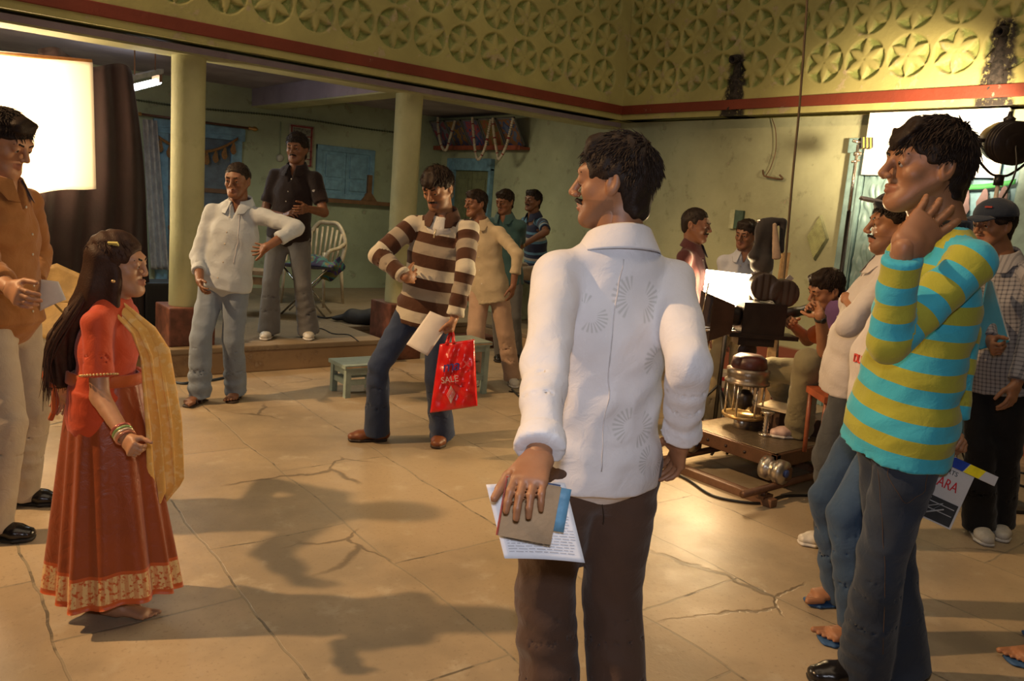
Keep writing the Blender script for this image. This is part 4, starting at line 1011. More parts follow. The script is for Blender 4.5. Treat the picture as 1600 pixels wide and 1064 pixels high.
# ------------------------------------------------------------------ lit cloth screen and dark cloth on the left
def scr(x, y): return onY(x, y, 6.95 + .0015 * (150 - x))
sc = {}
tl, tr, br_, bl = scr(-60, 80), scr(144, 98), scr(151, 293), scr(-60, 304)
def sfn(u, v):
    p = tl * (1 - u) * (1 - v) + tr * u * (1 - v) + br_ * u * v + bl * (1 - u) * v
    return p + np.array([0, .02 * math.sin(u * 5 + v * 2), -.02 * v * math.sin(u * math.pi * 1.0) + (.012 * math.sin(u * 11)) * v])
def screen_mat():
    m, nt, b = new_mat('white_screen_cloth'); nb = NB(nt); nt.nodes.remove(b); o = nt.nodes['Material Output']
    d1 = nb.n('ShaderNodeBsdfDiffuse'); d1.inputs[0].default_value = (.85, .82, .76, 1); tr_ = nb.n('ShaderNodeBsdfTranslucent'); tr_.inputs[0].default_value = (.9, .84, .72, 1); mx = nb.n('ShaderNodeMixShader'); mx.inputs[0].default_value = .6
    nb.link(d1.outputs[0], mx.inputs[1]); nb.link(tr_.outputs[0], mx.inputs[2]); nb.link(mx.outputs[0], o.inputs['Surface']); return m
t = empty('diffusion_screen', (tl + tr) / 2, 'blown-out white cloth light screen hung at the left edge', 'screen')
V, Q = sheet(sfn, 30, 30, .002); mesh_obj('cloth', V, Q, screen_mat(), t)
MB().tube([tl + ZZ * .01, tr + ZZ * .01], .014, 8).build('top_batten', mat('screen_batten', (.55, .25, .06), .5), t, smooth=True)
DK = mat('dark_plum_cloth', (.030, .014, .014), .9, sheen=.2, nscale=5, bscale=20, bump=.3)
def dk(u, v):
    t0, t1 = onY(60, 76, 7.30), onY(207, 112, 7.30)
    b0, b1 = onY(20, 560, 7.25), onY(246, 548, 7.25)
    a = t0 * (1 - u) + t1 * u; b2 = b0 * (1 - u) + b1 * u; b2[2] = .23; p = a * (1 - v) + b2 * v
    p = p + ZZ * (.04 * math.sin(u * 9) * (1 - v)); p[1] += .035 * math.sin(u * 26 + 2 * v) + .02 * math.sin(u * 9 - 3 * v); p[0] += .03 * math.sin(v * 5) * u; return p
V, Q = sheet(dk, 60, 40, .005); tag(mesh_obj('dark_cloth', V, Q, DK), 'dark plum blackout cloth hanging from the porch ceiling behind the lit screen', 'cloth')
# ------------------------------------------------------------------ courtyard side wall: fittings, carved door, bounce board
def xw(x, y, o=0.0): return onX(x, y, XB - o)
# wall niche box
p = xw(1153, 343); t = empty('switch_recess', p, 'small pale-edged dark green switch recess in the courtyard wall', 'switch box')
MB().box((XB - .035, p[1] + .02, p[2] - .09), (XB, p[1] + .075, p[2] + .09), bev=.004).build('pale_side', mat('switch_pale', (.45, .48, .30), .5), t); MB().box((XB - .03, p[1] - .07, p[2] - .085), (XB, p[1] + .02, p[2] + .085), bev=.004).build('dark_cover', mat('switch_dark', (.05, .10, .07), .4), t)
# diamond relief
p = (xw(1283, 335) + xw(1275, 408)) / 2; cy, cz = float(p[1]), float(p[2]); hw, hh = .10, .20
t = empty('diamond_relief', (XB, cy, cz), 'rough diamond-shaped plaster relief on the courtyard wall', 'wall relief')
mb = MB(); ring = [(0, hh), (hw, 0), (0, -hh), (-hw, 0)]; A = [(XB - .0, cy + a, cz + b) for a, b in ring]; B = [(XB - .03, cy + a * .94, cz + b * .94) for a, b in ring]
mb.add(A + B, [(0, 1, 5, 4), (1, 2, 6, 5), (2, 3, 7, 6), (3, 0, 4, 7), (4, 5, 6, 7)]); mb.build('border', mat('relief_edge', (.30, .32, .18), .7, bump=.3), t)
def dr(u, v): a = (u - .5) * 2; b = (v - .5) * 2; y = (a - b) / 2 * hw * .9; z = (a + b) / 2 * hh * .9; return (XB - .030 - .012 * abs(math.sin(a * 19 + math.sin(b * 7)) * math.sin(b * 21)), cy + y, cz + z)
V, Q = sheet(dr, 36, 36, .004); mesh_obj('rough_infill', V, Q, mat('relief_fill', (.33, .36, .17), .8, bump=.3), t)
# hooks with a wire
p0, p1 = xw(1194, 272), xw(1224, 283); t = empty('wall_hook', p0, 'bent iron hooks with a dangling wire high on the courtyard wall', 'hook')
IR = mat('rusty_iron', (.16, .09, .05), .6, metal=.4)
MB().tube(smooth_curve([xw(1192, 266, .02), xw(1193, 273, .05), xw(1198, 276, .05), xw(1222, 280, .03), xw(1218, 273, .06)], 5), .008, 6).build('hook_bar', IR, t, smooth=True)
MB().tube(smooth_curve([xw(1206, 184, .02), xw(1212, 205, .03), xw(1212, 235, .03), xw(1204, 262, .03), xw(1197, 274, .04)], 6), .004, 6).build('wire', IR, t, smooth=True)
p = xw(1036, 276); t = MB().tube([p, p + np.array([-.07, .06, .01])], .009, 6).build('iron_peg', IR, smooth=True); tag(t, 'short iron peg in the wall right of the foreground man’s head', 'peg')
# carved blue door of the courtyard wall
yd0, yd1 = float(xw(1590, 500)[1]), float(xw(1326, 300)[1]); zt = 2.25
t = empty('door_3', (XB, (yd0 + yd1) / 2, 0), '', ''); t['kind'] = 'structure'
BL2 = mat('pale_blue_woodwork', (.20, .33, .34), .45, var=.1)
mb = MB(); mb.box((XB - .07, yd1 - .14, 0), (XB, yd1, zt), bev=.01); mb.box((XB - .07, yd0, 0), (XB, yd0 + .14, zt), bev=.01); mb.box((XB - .08, yd0 - .02, zt - .12), (XB, yd1 + .02, zt), bev=.01)
for i in range(2): mb.box((XB - .082, yd1 - .13 + .05 * i, 0), (XB - .065, yd1 - .11 + .05 * i, zt - .13), bev=.005)
mb.build('door_frame', BL2, t)
o = MB().box((XB - .03, yd0 + .14, .02), (XB - .01, yd1 - .14, zt - .12)).build('door_leaf', mat('door_blue_dark', (.09, .19, .25), .5), t)
cy0, cy1 = yd1 - .36, yd1 - .15
def carve(u, v):
    y = cy0 + (cy1 - cy0) * u; z = .1 + 1.95 * v; a = math.sin(z * 26 + 2.6 * math.sin(u * 6.28)); b = math.cos((u - .5) * 14 + 2 * math.sin(z * 13))
    return (XB - .045 - .016 * max(0, a * b), y, z)
V, Q = sheet(carve, 28, 170, .01); sub(o, 'carved_panel', V, Q, BL2)
# white bounce board
q = [onX(1352, 168, 6.30), onX(1572, 160, 6.30), onX(1573, 273, 6.30), onX(1352, 272, 6.30)]
y_l, y_r = float(q[0][1]), float(q[1][1]); z_t, z_b = 2.442, float(q[3][2])
t = empty('bounce_board', (6.3, (y_l + y_r) / 2, z_b), 'blown-out white bounce board fixed under the parapet at the right', 'board')
MB().box((6.38, y_r, z_b), (6.41, y_l, z_t), bev=.004).build('panel', mat('white_board', (.86, .85, .82), .6, var=.02), t)
MB().box((6.36, (y_l + y_r) / 2 - .03, z_b - .02), (6.385, (y_l + y_r) / 2 + .03, z_b + .02)).build('clip', IR, t)
toran('door_bunting', np.array([XB - .12, 2.98, 1.93]), np.array([XB - .12, 2.35, 1.95]), 5, .04, mat('bunting_green', (.03, .22, .06), .7), mat('bunting_grey', (.09, .06, .07), .7), 'green bunting with dark pennants strung under the bounce board', .2)

# soot-blackened drain spouts on the parapet
for y_, lab in ((4.76, 'soot-blackened drain spout low on the right-hand parapet'), (2.55, 'dark sooty drain spout at the far right end of the parapet')):
    t = empty('drain_spout', (XP, y_, 2.9), lab, 'drain spout'); SO = mat('soot', (.030, .024, .020), .9, bump=.5, var=.4, nscale=30)
    MB().lathe((XP + .02, y_, 2.95), [(.034, 0), (.036, .05), (.036, .11), (.026, .11), (.026, .02)], 16, (-1, 0, -.25)).build('pipe', SO, t, smooth=True)
    V, Q = mesh_sdf([Prim((XP + .01, y_, 2.62), (XP + .005, y_, 2.90), (.055, .022), (.028, .024), (0, 1, 0)), Prim((XP + .005, y_, 2.50), (XP + .01, y_, 2.62), (.075, .020), (.055, .022), (0, 1, 0))], .01); V = V + normals(V, Q) * (nz3(V, 70, 3) * .006)[:, None]
    mesh_obj('crust', V, Q, SO, t)

# rope hanging from above
pts = [atD(1261, -60, 5.4), atD(1261, 0, 5.4), atD(1255, 90, 5.4), atD(1248, 180, 5.4), atD(1240, 260, 5.4), atD(1233, 340, 5.4), atD(1226, 420, 5.4), atD(1218, 490, 5.4), atD(1214, 560, 5.4)]
tag(MB().tube(smooth_curve(pts, 5), .008, 8).build('hanging_rope', mat('rope_brown', (.09, .06, .03), .8), smooth=True), 'long thin dark cable hanging down in front of the right-hand wall', 'cable')

# c-stand pole with gaffer-taped clamp
CH = mat('chrome_worn', (.60, .55, .48), .25, metal=.9, bump=0); BK = mat('black_metal', (.015, .013, .012), .4, metal=.3)
t = empty('light_stand', gz(1300, 640), 'slim chrome light stand with a black-and-yellow taped clamp on top', 'stand')
D = 6.1; a, b_, c_ = atD(1341, 226, D), atD(1327, 330, D), atD(1309, 470, D)
base = np.array([c_[0], c_[1], 0.0]); base = gz(1300, 627) if False else base
d_ = unit(a - c_); foot = c_ - d_ * (c_[2] / d_[2]); t.location = [float(q) for q in foot]
MB().tube([foot + d_ * .25, b_], .016, 10).build('lower_pole', BK, t, smooth=True); MB().tube([b_, a], .011, 10).build('upper_pole', CH, t, smooth=True)
for k in range(3):
    an = k * 2.094 + .4; e = foot + np.array([math.cos(an), math.sin(an), 0]) * .42; e[2] = .015; MB().tube([foot + d_ * .45, e], .010, 8).build('leg', BK, t, smooth=True)
o = MB().obox(a + AX_R * .055 - AX_U * -.01, AX_R, AX_U, AX_F, .09, .075, .05).build('clamp', BK, t)
mb = MB(); 
for i in range(3): mb.obox(a + AX_R * (.03 + .026 * i) + AX_U * .01, unit(AX_R + AX_U * .3), AX_U, AX_F, .010, .078, .054)
mb.build('yellow_tape', mat('yellow_tape', (.75, .55, .03), .5), part=o)
mb = MB(); mb.tube([a - AX_R * .04 + AX_U * .03, a + AX_R * .02 + AX_U * .015], .012, 8); mb.lathe(a - AX_U * .07 - AX_R * .03, [(.016, 0), (.016, .05)], 10, AX_R); mb.tube([a - AX_U * .13 - AX_R * .05, a - AX_U * .12 + AX_R * .01], .009, 8); mb.build('knuckle', CH, t, smooth=True)

# fresnel lamp head on a stand aimed at the board
L0 = atD(1571, 222, 4.95); ax = unit(np.array([.55, .62, .12])); t = empty('film_lamp', L0, 'black round film lamp in a yoke on a stand before the bounce board', 'film lamp')
lx = unit(np.cross(ax, ZZ)); BKL = mat('lamp_black_enamel', (.018, .012, .010), .35, metal=.2)
MB().lathe(L0 - ax * .13, [(.03, 0), (.09, .01), (.118, .05), (.124, .12), (.118, .20), (.10, .24), (.098, .27), (.085, .27), (.08, .24)], 28, ax).build('housing', BKL, t, smooth=True)
MB().lathe(L0 + ax * .10, [(.001, 0), (.082, .0), (.082, .012), (.001, .03)], 24, ax).build('lens', mat('lamp_lens', (.9, .85, .7), .1, emit=(1, .8, .5), estr=30, bump=0), t, smooth=True)
mb = MB()
for k in range(4): mb.lathe(L0 - ax * (.02 + .035 * k), [(.1245, 0), (.130, .004), (.1245, .010)], 28, ax)
mb.build('cooling_fin', BKL, t, smooth=True)
mb = MB(); mb.tube(smooth_curve([L0 + lx * .145, L0 + lx * .15 - ZZ * .10, L0 + lx * .06 - ZZ * .19, L0 - ZZ * .20, L0 - lx * .06 - ZZ * .19, L0 - lx * .15 - ZZ * .10, L0 - lx * .145], 5), .008, 8); mb.tube([L0 + lx * .11, L0 + lx * .18], .012, 8); mb.tube([L0 - lx * .11, L0 - lx * .18], .012, 8); mb.build('yoke', BKL, t, smooth=True)
MB().lathe(L0 + ZZ * .11, [(.03, 0), (.035, .03), (.014, .045), (.010, .07)], 12).build('top_vent', BKL, t, smooth=True)
fb = np.array([L0[0], L0[1], 0.0]); sp = L0 - ZZ * .20
MB().tube([sp, sp - ZZ * .5], .013, 10).build('riser', mat('white_riser', (.55, .5, .42), .4), t, smooth=True); MB().tube([sp - ZZ * .5, fb + ZZ * .3], .019, 10).build('stand_pole', BK, t, smooth=True)
MB().lathe(sp - ZZ * .06, [(.028, 0), (.028, .06)], 12).build('stand_collar', BK, t, smooth=True)
for k in range(3):
    an = k * 2.094 + 3.6; e = fb + np.array([math.cos(an), math.sin(an), 0]) * .42; e[2] = .05; o = MB().tube([fb + ZZ * .62, e], .010, 8).build('leg', CH, t, smooth=True)
    MB().lathe(e - ZZ * .03 + np.array([0, -.012, 0]), [(.014, 0), (.035, .004), (.035, .02), (.014, .024)], 14, (0, 1, 0)).build('caster', mat('caster_rubber', (.3, .28, .25), .5), part=o, smooth=True)
MB().tube(smooth_curve([L0 - ax * .12, L0 - ax * .16 - ZZ * .2, sp - ZZ * .4 - lx * .05, sp - ZZ * .8, fb + ZZ * .4, fb + np.array([.1, -.1, .02]), fb + np.array([-.3, -.5, .012])], 6), .006, 6).build('power_cord', BK, t, smooth=True)
g = gz(1568, 790); MB().lathe(g + ZZ * .0, [(.001, 0), (.13, 0), (.14, .02), (.12, .022), (.10, .012), (.001, .012)], 24).build('floor_plate', BK, smooth=True)
tag(bpy.data.objects['floor_plate'], 'round dark metal plate lying on the floor behind the black trousers', 'plate')

# ------------------------------------------------------------------ camera dolly on its track
ST = mat('dolly_brown_steel', (.115, .055, .030), .42, metal=.35, bump=.2); WD = mat('dolly_sleeper_wood', (.17, .085, .045), .55)
dx0, dx1, dy0, dy1, dzt = 3.93, 5.05, 2.40, 3.08, .25
t = empty('camera_dolly', ((dx0 + dx1) / 2, (dy0 + dy1) / 2, 0), 'low brown steel camera platform on wheels that carries the film camera', 'dolly')
MB().box((dx0 + .02, dy0 + .02, dzt - .02), (dx1 - .02, dy1 - .02, dzt), bev=.003).build('deck', mat('checker_plate_worn', (.22, .17, .11), .35, metal=.5, nscale=40, bump=.5, bscale=40), t)
mb = MB()
for lo, hi in (((dx0, dy0), (dx1, dy0 + .04)), ((dx0, dy1 - .04), (dx1, dy1)), ((dx0, dy0), (dx0 + .04, dy1)), ((dx1 - .04, dy0), (dx1, dy1))): mb.box((lo[0], lo[1], dzt - .085), (hi[0], hi[1], dzt - .004), bev=.005)
mb.build('chassis', ST, t)
mb = MB()
for i in range(5): mb.lathe((dx0 - .001, dy0 + .08 + i * .13, dzt - .045), [(.009, 0), (.009, .004), (.001, .006)], 10, (-1, 0, 0))
mb.build('rivet', mat('rivet_dark', (.04, .025, .02), .4, metal=.4), t, smooth=True)
AL = mat('wheel_alloy', (.55, .50, .42), .3, metal=.85)
for wx in (dx0 + .02, dx1 - .10):
    for wy in (2.385, 3.005):
        o = MB().box((wx - .02, wy - .06, .12), (wx + .03, wy + .09, dzt - .06), bev=.006).build('wheel_bracket', ST, t)
        MB().lathe((wx - .03, wy - .055, .165), [(.02, 0), (.066, .005), (.068, .05), (.052, .055), (.052, .085), (.068, .09), (.066, .135), (.02, .14)], 26, (0, 1, 0)).build('wheel', AL, part=o, smooth=True)
        MB().lathe((wx - .03, wy - .07, .165), [(.012, 0), (.022, .004), (.022, .02)], 12, (0, 1, 0)).build('hub', mat('hub_blue', (.03, .06, .20), .4), part=o, smooth=True)
for px in (1228, 1195): pass
t = empty('dolly_track', (4.3, 2.7, 0), 'brown pipe track on sleepers under the camera platform', 'track')
for ry in (2.37, 2.98): MB().tube([(3.60, ry, .085), (5.25, ry, .085)], .020, 12).build('rail', ST, t, smooth=True)
for sx in (3.80, 4.62, 5.15):
    o = MB().box((sx - .03, 2.30, .0), (sx + .03, 3.06, .045), bev=.006).build('sleeper', WD, t)
    mb = MB()
    for ry in (2.37, 2.98): mb.lathe((sx, ry, .04), [(.022, 0), (.018, .03)], 12); mb.box((sx - .045, ry - .03, .04), (sx + .045, ry + .03, .055))
    mb.build('rail_chair', ST, part=o, smooth=False)

# pedestal of rods with head, camera, matte box
c = gz(1158, 668, dzt); cx, cy = float(c[0]), float(c[1]); DKM = mat('camera_black', (.020, .014, .012), .38, metal=.25)
t = empty('film_camera', (cx, cy, dzt), 'black film camera with matte box and magazine on a rod pedestal', 'camera')
mb = MB(); mb.lathe((cx, cy, dzt), [(.05, 0), (.05, .05), (.03, .07)], 18); mb.build('pedestal_foot', AL, t, smooth=True)
MB().lathe((cx, cy, dzt + .07), [(.118, 0), (.128, .006), (.128, .02), (.10, .02), (.10, .012)], 30).build('lower_ring', mat('bronze_ring', (.50, .33, .14), .3, metal=.8), t, smooth=True)
for k in range(6):
    a = k * math.pi / 3 + .2; MB().tube([(cx + .11 * math.cos(a), cy + .11 * math.sin(a), dzt + .08), (cx + .11 * math.cos(a), cy + .11 * math.sin(a), dzt + .29)], .007, 8).build('rod', CH, t, smooth=True)
MB().lathe((cx, cy, dzt + .12), [(.03, 0), (.05, .03), (.05, .09), (.02, .12)], 18).build('level_bubble_cup', DKM, t, smooth=True)
MB().lathe((cx, cy, dzt + .285), [(.135, 0), (.135, .014), (.12, .02), (.125, .05), (.13, .085), (.09, .10)], 30).build('upper_ring', mat('ring_grey', (.22, .18, .14), .3, metal=.7), t, smooth=True)
hd = MB().lathe((cx, cy, dzt + .36), [(.095, 0), (.11, .03), (.10, .08), (.07, .10)], 26).build('gear_head', mat('maroon_crackle', (.060, .016, .014), .4), t, smooth=True)
cu = unit(np.array([-.80, .60, 0])); cl_ = np.cross(ZZ, cu); H0 = np.array([cx, cy, dzt + .05])     # the lens looks along cu
MB().obox(H0 + ZZ * .50, cu, cl_, ZZ, .22, .14, .05).build('head_cradle', DKM, t)
for sgn in (1,):
    wc = H0 + ZZ * .41 - cl_ * .12 - cu * .02; o = MB(); o.lathe(wc, [(.052, 0), (.060, .004), (.060, .014), (.052, .018)], 26, -cl_); o.build('pan_wheel', DKM, t, smooth=True)
MB().obox(H0 + ZZ * .535 - cu * .04, cu, cl_, ZZ, .42, .16, .025).build('base_plate', DKM, t)
bd_ = MB().obox(H0 + ZZ * .64 - cu * .03, cu, cl_, ZZ, .26, .15, .19).build('camera_body', DKM, t)
mb = MB(); mb.lathe(H0 + ZZ * .64 + cu * .10, [(.055, 0), (.06, .02), (.058, .08), (.07, .10), (.07, .16), (.06, .16)], 24, cu); mb.build('lens_barrel', DKM, t, smooth=True)
# matte box: a deep rectangular hood
mc = H0 + ZZ * .63 + cu * .16; mb = MB(); w0, h0, w1, h1, dp = .085, .085, .145, .135, .15
q = [mc + cl_ * sx * a + ZZ * sy * b + cu * d for d, a, b in ((0, w0, h0), (dp, w1, h1)) for sx, sy in ((-1, -1), (1, -1), (1, 1), (-1, 1))]
qi = [mc + (p - mc) * .96 for p in q]; V = q + qi
mb.add(V, [(0, 1, 5, 4), (1, 2, 6, 5), (2, 3, 7, 6), (3, 0, 4, 7), (8, 12, 13, 9), (9, 13, 14, 10), (10, 14, 15, 11), (11, 15, 12, 8), (4, 5, 13, 12), (5, 6, 14, 13), (6, 7, 15, 14), (7, 4, 12, 15), (0, 8, 9, 1), (1, 9, 10, 2), (2, 10, 11, 3), (3, 11, 8, 0)])
mb.build('matte_box', mat('matte_box_brown', (.05, .028, .018), .5), t)
# film magazine: two joined discs with grey tape strips
mg = H0 + ZZ * .83 - cu * .08
V, Q = mesh_sdf([Prim(mg - cl_ * .045 + cu * .06, mg + cl_ * .045 + cu * .06, .085, .085, flat=(True, True), k=.03), Prim(mg - cl_ * .045 - cu * .07 - ZZ * .03, mg + cl_ * .045 - cu * .07 - ZZ * .03, .085, .085, flat=(True, True), k=.03)], .008)
o = mesh_obj('magazine', V, Q, mat('magazine_brown_black', (.045, .030, .022), .4), t)
mb = MB(); mb.obox(mg - cl_ * .048 + cu * .08 + ZZ * .02, unit(cu * .5 + ZZ * .9), cl_, np.cross(unit(cu * .5 + ZZ * .9), cl_), .13, .008, .030); mb.obox(mg - cl_ * .048 - cu * .08 + ZZ * .01, unit(cu * .6 - ZZ * .8), cl_, np.cross(unit(cu * .6 - ZZ * .8), cl_), .15, .008, .036)
mb.build('tape_strip', mat('grey_tape', (.30, .27, .25), .5), part=o)
# eyepiece arm towards the operator
e0, e1 = H0 + ZZ * .62 - cl_ * .09 - cu * .04, None
EYE = reach(e0, .42, 1262, 484, 1)
MB().tube([e0, e0 + (EYE - e0) * .25], .05, 14).build('viewfinder_joint', DKM, t, smooth=True)
MB().tube([e0 + (EYE - e0) * .2, e0 + (EYE - e0) * .55, e0 + (EYE - e0) * .56, e0 + (EYE - e0) * .8, e0 + (EYE - e0) * .82, EYE], [.028, .028, .034, .034, .028, .036], 16).build('eyepiece', DKM, t, smooth=True)
for k, (dx, dz, r_) in enumerate(((.05, .06, .018), (-.02, .10, .022), (.10, .02, .016))):
    MB().lathe(H0 + ZZ * (.66 + dz) - cl_ * .08 + cu * dx, [(r_, 0), (r_, .03), (r_ * .6, .035)], 14, -cl_).build('knob', CH if k == 1 else DKM, t, smooth=True)
mb = MB(); mb.tube([H0 + ZZ * .55 + cu * .0 - cl_ * .06, H0 + ZZ * .55 + cu * .42 - cl_ * .06], .008, 8); mb.tube([H0 + ZZ * .55 + cl_ * .06, H0 + ZZ * .55 + cu * .42 + cl_ * .06], .008, 8); mb.build('iris_rod', CH, t, smooth=True)
MB().tube([H0 + ZZ * .60 + cu * .30 - cl_ * .10, H0 + ZZ * .82 + cu * .28 - cl_ * .10], .006, 8).build('follow_focus_lever', CH, t, smooth=True)

# glowing soft box behind the camera
S0 = atD(1137, 457, 5.40); so = unit(np.array([-.80, -.10, 0]) ); so = unit(-AX_F * .75 - AX_R * .55 + ZZ * .12); so[2] = 0; so = unit(so); sl = np.cross(ZZ, so)
t = empty('soft_light', S0, 'blown-out white rectangular soft light glowing behind the film camera', 'film lamp')
w_, h_ = .165, .135; q = [S0 + sl * a + ZZ * b for a, b in ((-w_, -h_), (w_, -h_), (w_, h_), (-w_, h_))]; r_ = [S0 - so * .12 + sl * a * .6 + ZZ * b * .6 for a, b in ((-w_, -h_), (w_, -h_), (w_, h_), (-w_, h_))]
q2 = [p + so * .012 for p in q]
MB().add(q + q2, [(3, 2, 1, 0), (4, 5, 6, 7), (0, 1, 5, 4), (1, 2, 6, 5), (2, 3, 7, 6), (3, 0, 4, 7)]).build('diffuser', mat('soft_light_glow', (.9, .9, .85), emit=(1, .78, .48), estr=26, bump=0), t)
lamp('soft_light_lamp', 'AREA', S0 + so * .05, 45, (1.0, 0.70, 0.36), S0 + so * 2 - ZZ * .3, size=.3)
MB().add(q + r_, [(0, 4, 5, 1), (1, 5, 6, 2), (2, 6, 7, 3), (3, 7, 4, 0), (7, 6, 5, 4)]).build('housing', BK, t)
fl = S0 - sl * (w_ + .0) - ZZ * .03; qa = [fl, fl - sl * .14 + so * .06 - ZZ * .02, fl - sl * .14 + so * .06 - ZZ * .13, fl - ZZ * .09]; qa = [p + ZZ * .03 for p in qa]; qb = [p - so * .006 for p in qa]
MB().tube([S0 - ZZ * .11 - so * .05, (S0[0] - so[0] * .05, S0[1] - so[1] * .05, .02)], .014, 10).build('stand_pole', BK, t, smooth=True)
for k in range(3):
    an = k * 2.094; MB().tube([(S0[0] - so[0] * .05, S0[1] - so[1] * .05, .4), (S0[0] + .3 * math.cos(an), S0[1] + .3 * math.sin(an), .012)], .009, 8).build('leg', BK, t, smooth=True)

# black jacket draped over a stand, wooden post behind
J0 = atD(1205, 345, 5.15); t = empty('draped_stand', (J0[0], J0[1], 0), 'thin stand behind the camera that carries a draped black jacket', 'stand')
MB().tube([(J0[0], J0[1], .02), (J0[0], J0[1], J0[2] - .02)], .012, 8).build('pole', CH, t, smooth=True); MB().tube([J0 - AX_R * .09, J0 + AX_R * .09], .010, 8).build('cross_bar', CH, t, smooth=True)
for k in range(3): MB().tube([(J0[0], J0[1], .4), (J0[0] + .3 * math.cos(k * 2.09 + 1), J0[1] + .3 * math.sin(k * 2.09 + 1), .012)], .009, 8).build('leg', BK, t, smooth=True)
def P_(x, z, f=0): return J0 + AX_R * x + ZZ * z - AX_F * f
V, Q = mesh_sdf([Prim(P_(-.055, -.01), P_(-.09, -.22, .02), .022, .030, k=.02), Prim(P_(-.05, .0), P_(.07, .0), .022, .022, k=.02), Prim(P_(.078, -.01), P_(.080, -.19, .02), .018, .020, k=.02), Prim(P_(-.02, -.03), P_(-.02, -.30), (.055, .025), (.07, .03), AX_R, k=.03), Prim(P_(-.02, -.25), P_(-.03, -.70), (.05, .025), (.04, .02), AX_R, k=.03)], .009)
V = V + normals(V, Q) * (nz3(V, 28, 9) * .008)[:, None]; o = mesh_obj('black_jacket', V, Q, mat('jacket_black', (.018, .014, .013), .8, sheen=.2)); tag(o, 'black jacket with a tan lining slung over the stand behind the camera', 'jacket')
V, Q = mesh_sdf([Prim(P_(.015, -.03, .035), P_(.05, -.24, .05), (.014, .012), (.030, .012), AX_R, k=.01)], .006); sub(o, 'lining', V, Q, mat('jacket_lining', (.36, .26, .18), .7))
p0, p1 = atD(1228, 395, 5.6), atD(1210, 520, 5.6); z0 = p1 + (p1 - p0) * 1.5; zf = p1 + (p1 - p0) * ((0 - p1[2]) / (p1[2] - p0[2])); t = MB(); t.obox((p0 + zf) / 2, unit(p0 - zf), AX_R, AX_F, np.linalg.norm(p0 - zf), .055, .03); tag(t.build('wooden_plank', mat('raw_plank', (.42, .27, .12), .6, nscale=30)), 'pale upright wooden plank leaning behind the black jacket', 'plank')
# things on the deck
q = gz(1225, 635, dzt + .10); t = empty('clip_board', q, 'buff sheets on a board lying over a box beside the rod pedestal', 'papers')
MB().obox((4.42, 2.74, dzt + .145), (1, .2, 0), (-.2, 1, 0), ZZ, .26, .2, .006).build('sheets', mat('buff_paper', (.62, .50, .33), .7), t)
tag(MB().box((4.32, 2.66, dzt), (4.56, 2.86, dzt + .14), bev=.006).build('wooden_crate', mat('crate_dark_wood', (.07, .035, .02), .5)), 'dark wooden crate with papers on top beside the rod pedestal', 'box')
tag(MB().box((4.50, 2.46, dzt), (4.85, 2.62, dzt + .11), bev=.006).build('wooden_crate', mat('crate_dark_wood', (.07, .035, .02), .5)), 'dark wooden crate behind the heel of the seated camera operator', 'box')
c = (4.22, 2.68, dzt); t = empty('chrome_jack', c, 'small chrome screw jack standing on the deck by the operator’s shoe', 'jack')
MB().lathe(c, [(.04, 0), (.042, .012), (.016, .02)], 16).build('base', CH, t, smooth=True); MB().lathe((c[0], c[1], dzt + .02), [(.016, 0)] + [((.020 if i % 2 else .014), .01 * i) for i in range(1, 11)] + [(.04, .12), (.04, .13)], 14).build('screw', CH, t, smooth=True)
for (x, y, z, sc_, lab, c1) in ((1115, 655, .02, 1.0, 'red and white striped carton half hidden under the left of the camera', 0), (1222, 600, .02, .8, 'white and red carton behind the seated operator’s shin', 1)):
    g = gz(x, y + (5 if c1 == 0 else 75), 0) if c1 == 0 else np.array([4.95, 2.98, dzt]); g = g + np.array([.25, .22, 0]) if c1 == 0 else g
    t = empty('striped_carton', g, lab, 'carton'); mb = MB(); mb.obox(g + ZZ * .17, HR, HF, ZZ, .22, .16, .34 if c1 == 0 else .30); o = mb.build('carton', mat('carton_white', (.55, .48, .40), .6), t)
    mb = MB(); 
    for zz in (.06, .19, .29): mb.obox(g + ZZ * zz, HR, HF, ZZ, .222, .162, .055 if zz < .25 else .03)
    mb.build('red_stripe', mat('carton_red', (.42, .02, .02), .6), part=o)
# folding stool of the operator
SEAT = atD(1320, 592, 4.42); SEAT[2] = .62; t = empty('operator_seat', (SEAT[0], SEAT[1], dzt), 'orange-framed folding seat of the camera operator on the deck', 'seat')
MB().obox(SEAT, AX_R, HF, ZZ, .30, .28, .035).build('seat_cloth', mat('seat_orange', (.38, .09, .03), .7), t)
for a, b in ((-1, -1), (1, -1), (-1, 1), (1, 1)): MB().tube([SEAT + HR * .13 * a + HF * .12 * b, (SEAT[0] + HR[0] * .12 * a + HF[0] * .11 * b, SEAT[1] + HR[1] * .12 * a + HF[1] * .11 * b, dzt)], .013, 8).build('leg', mat('seat_frame_orange', (.30, .09, .04), .4), t, smooth=True)

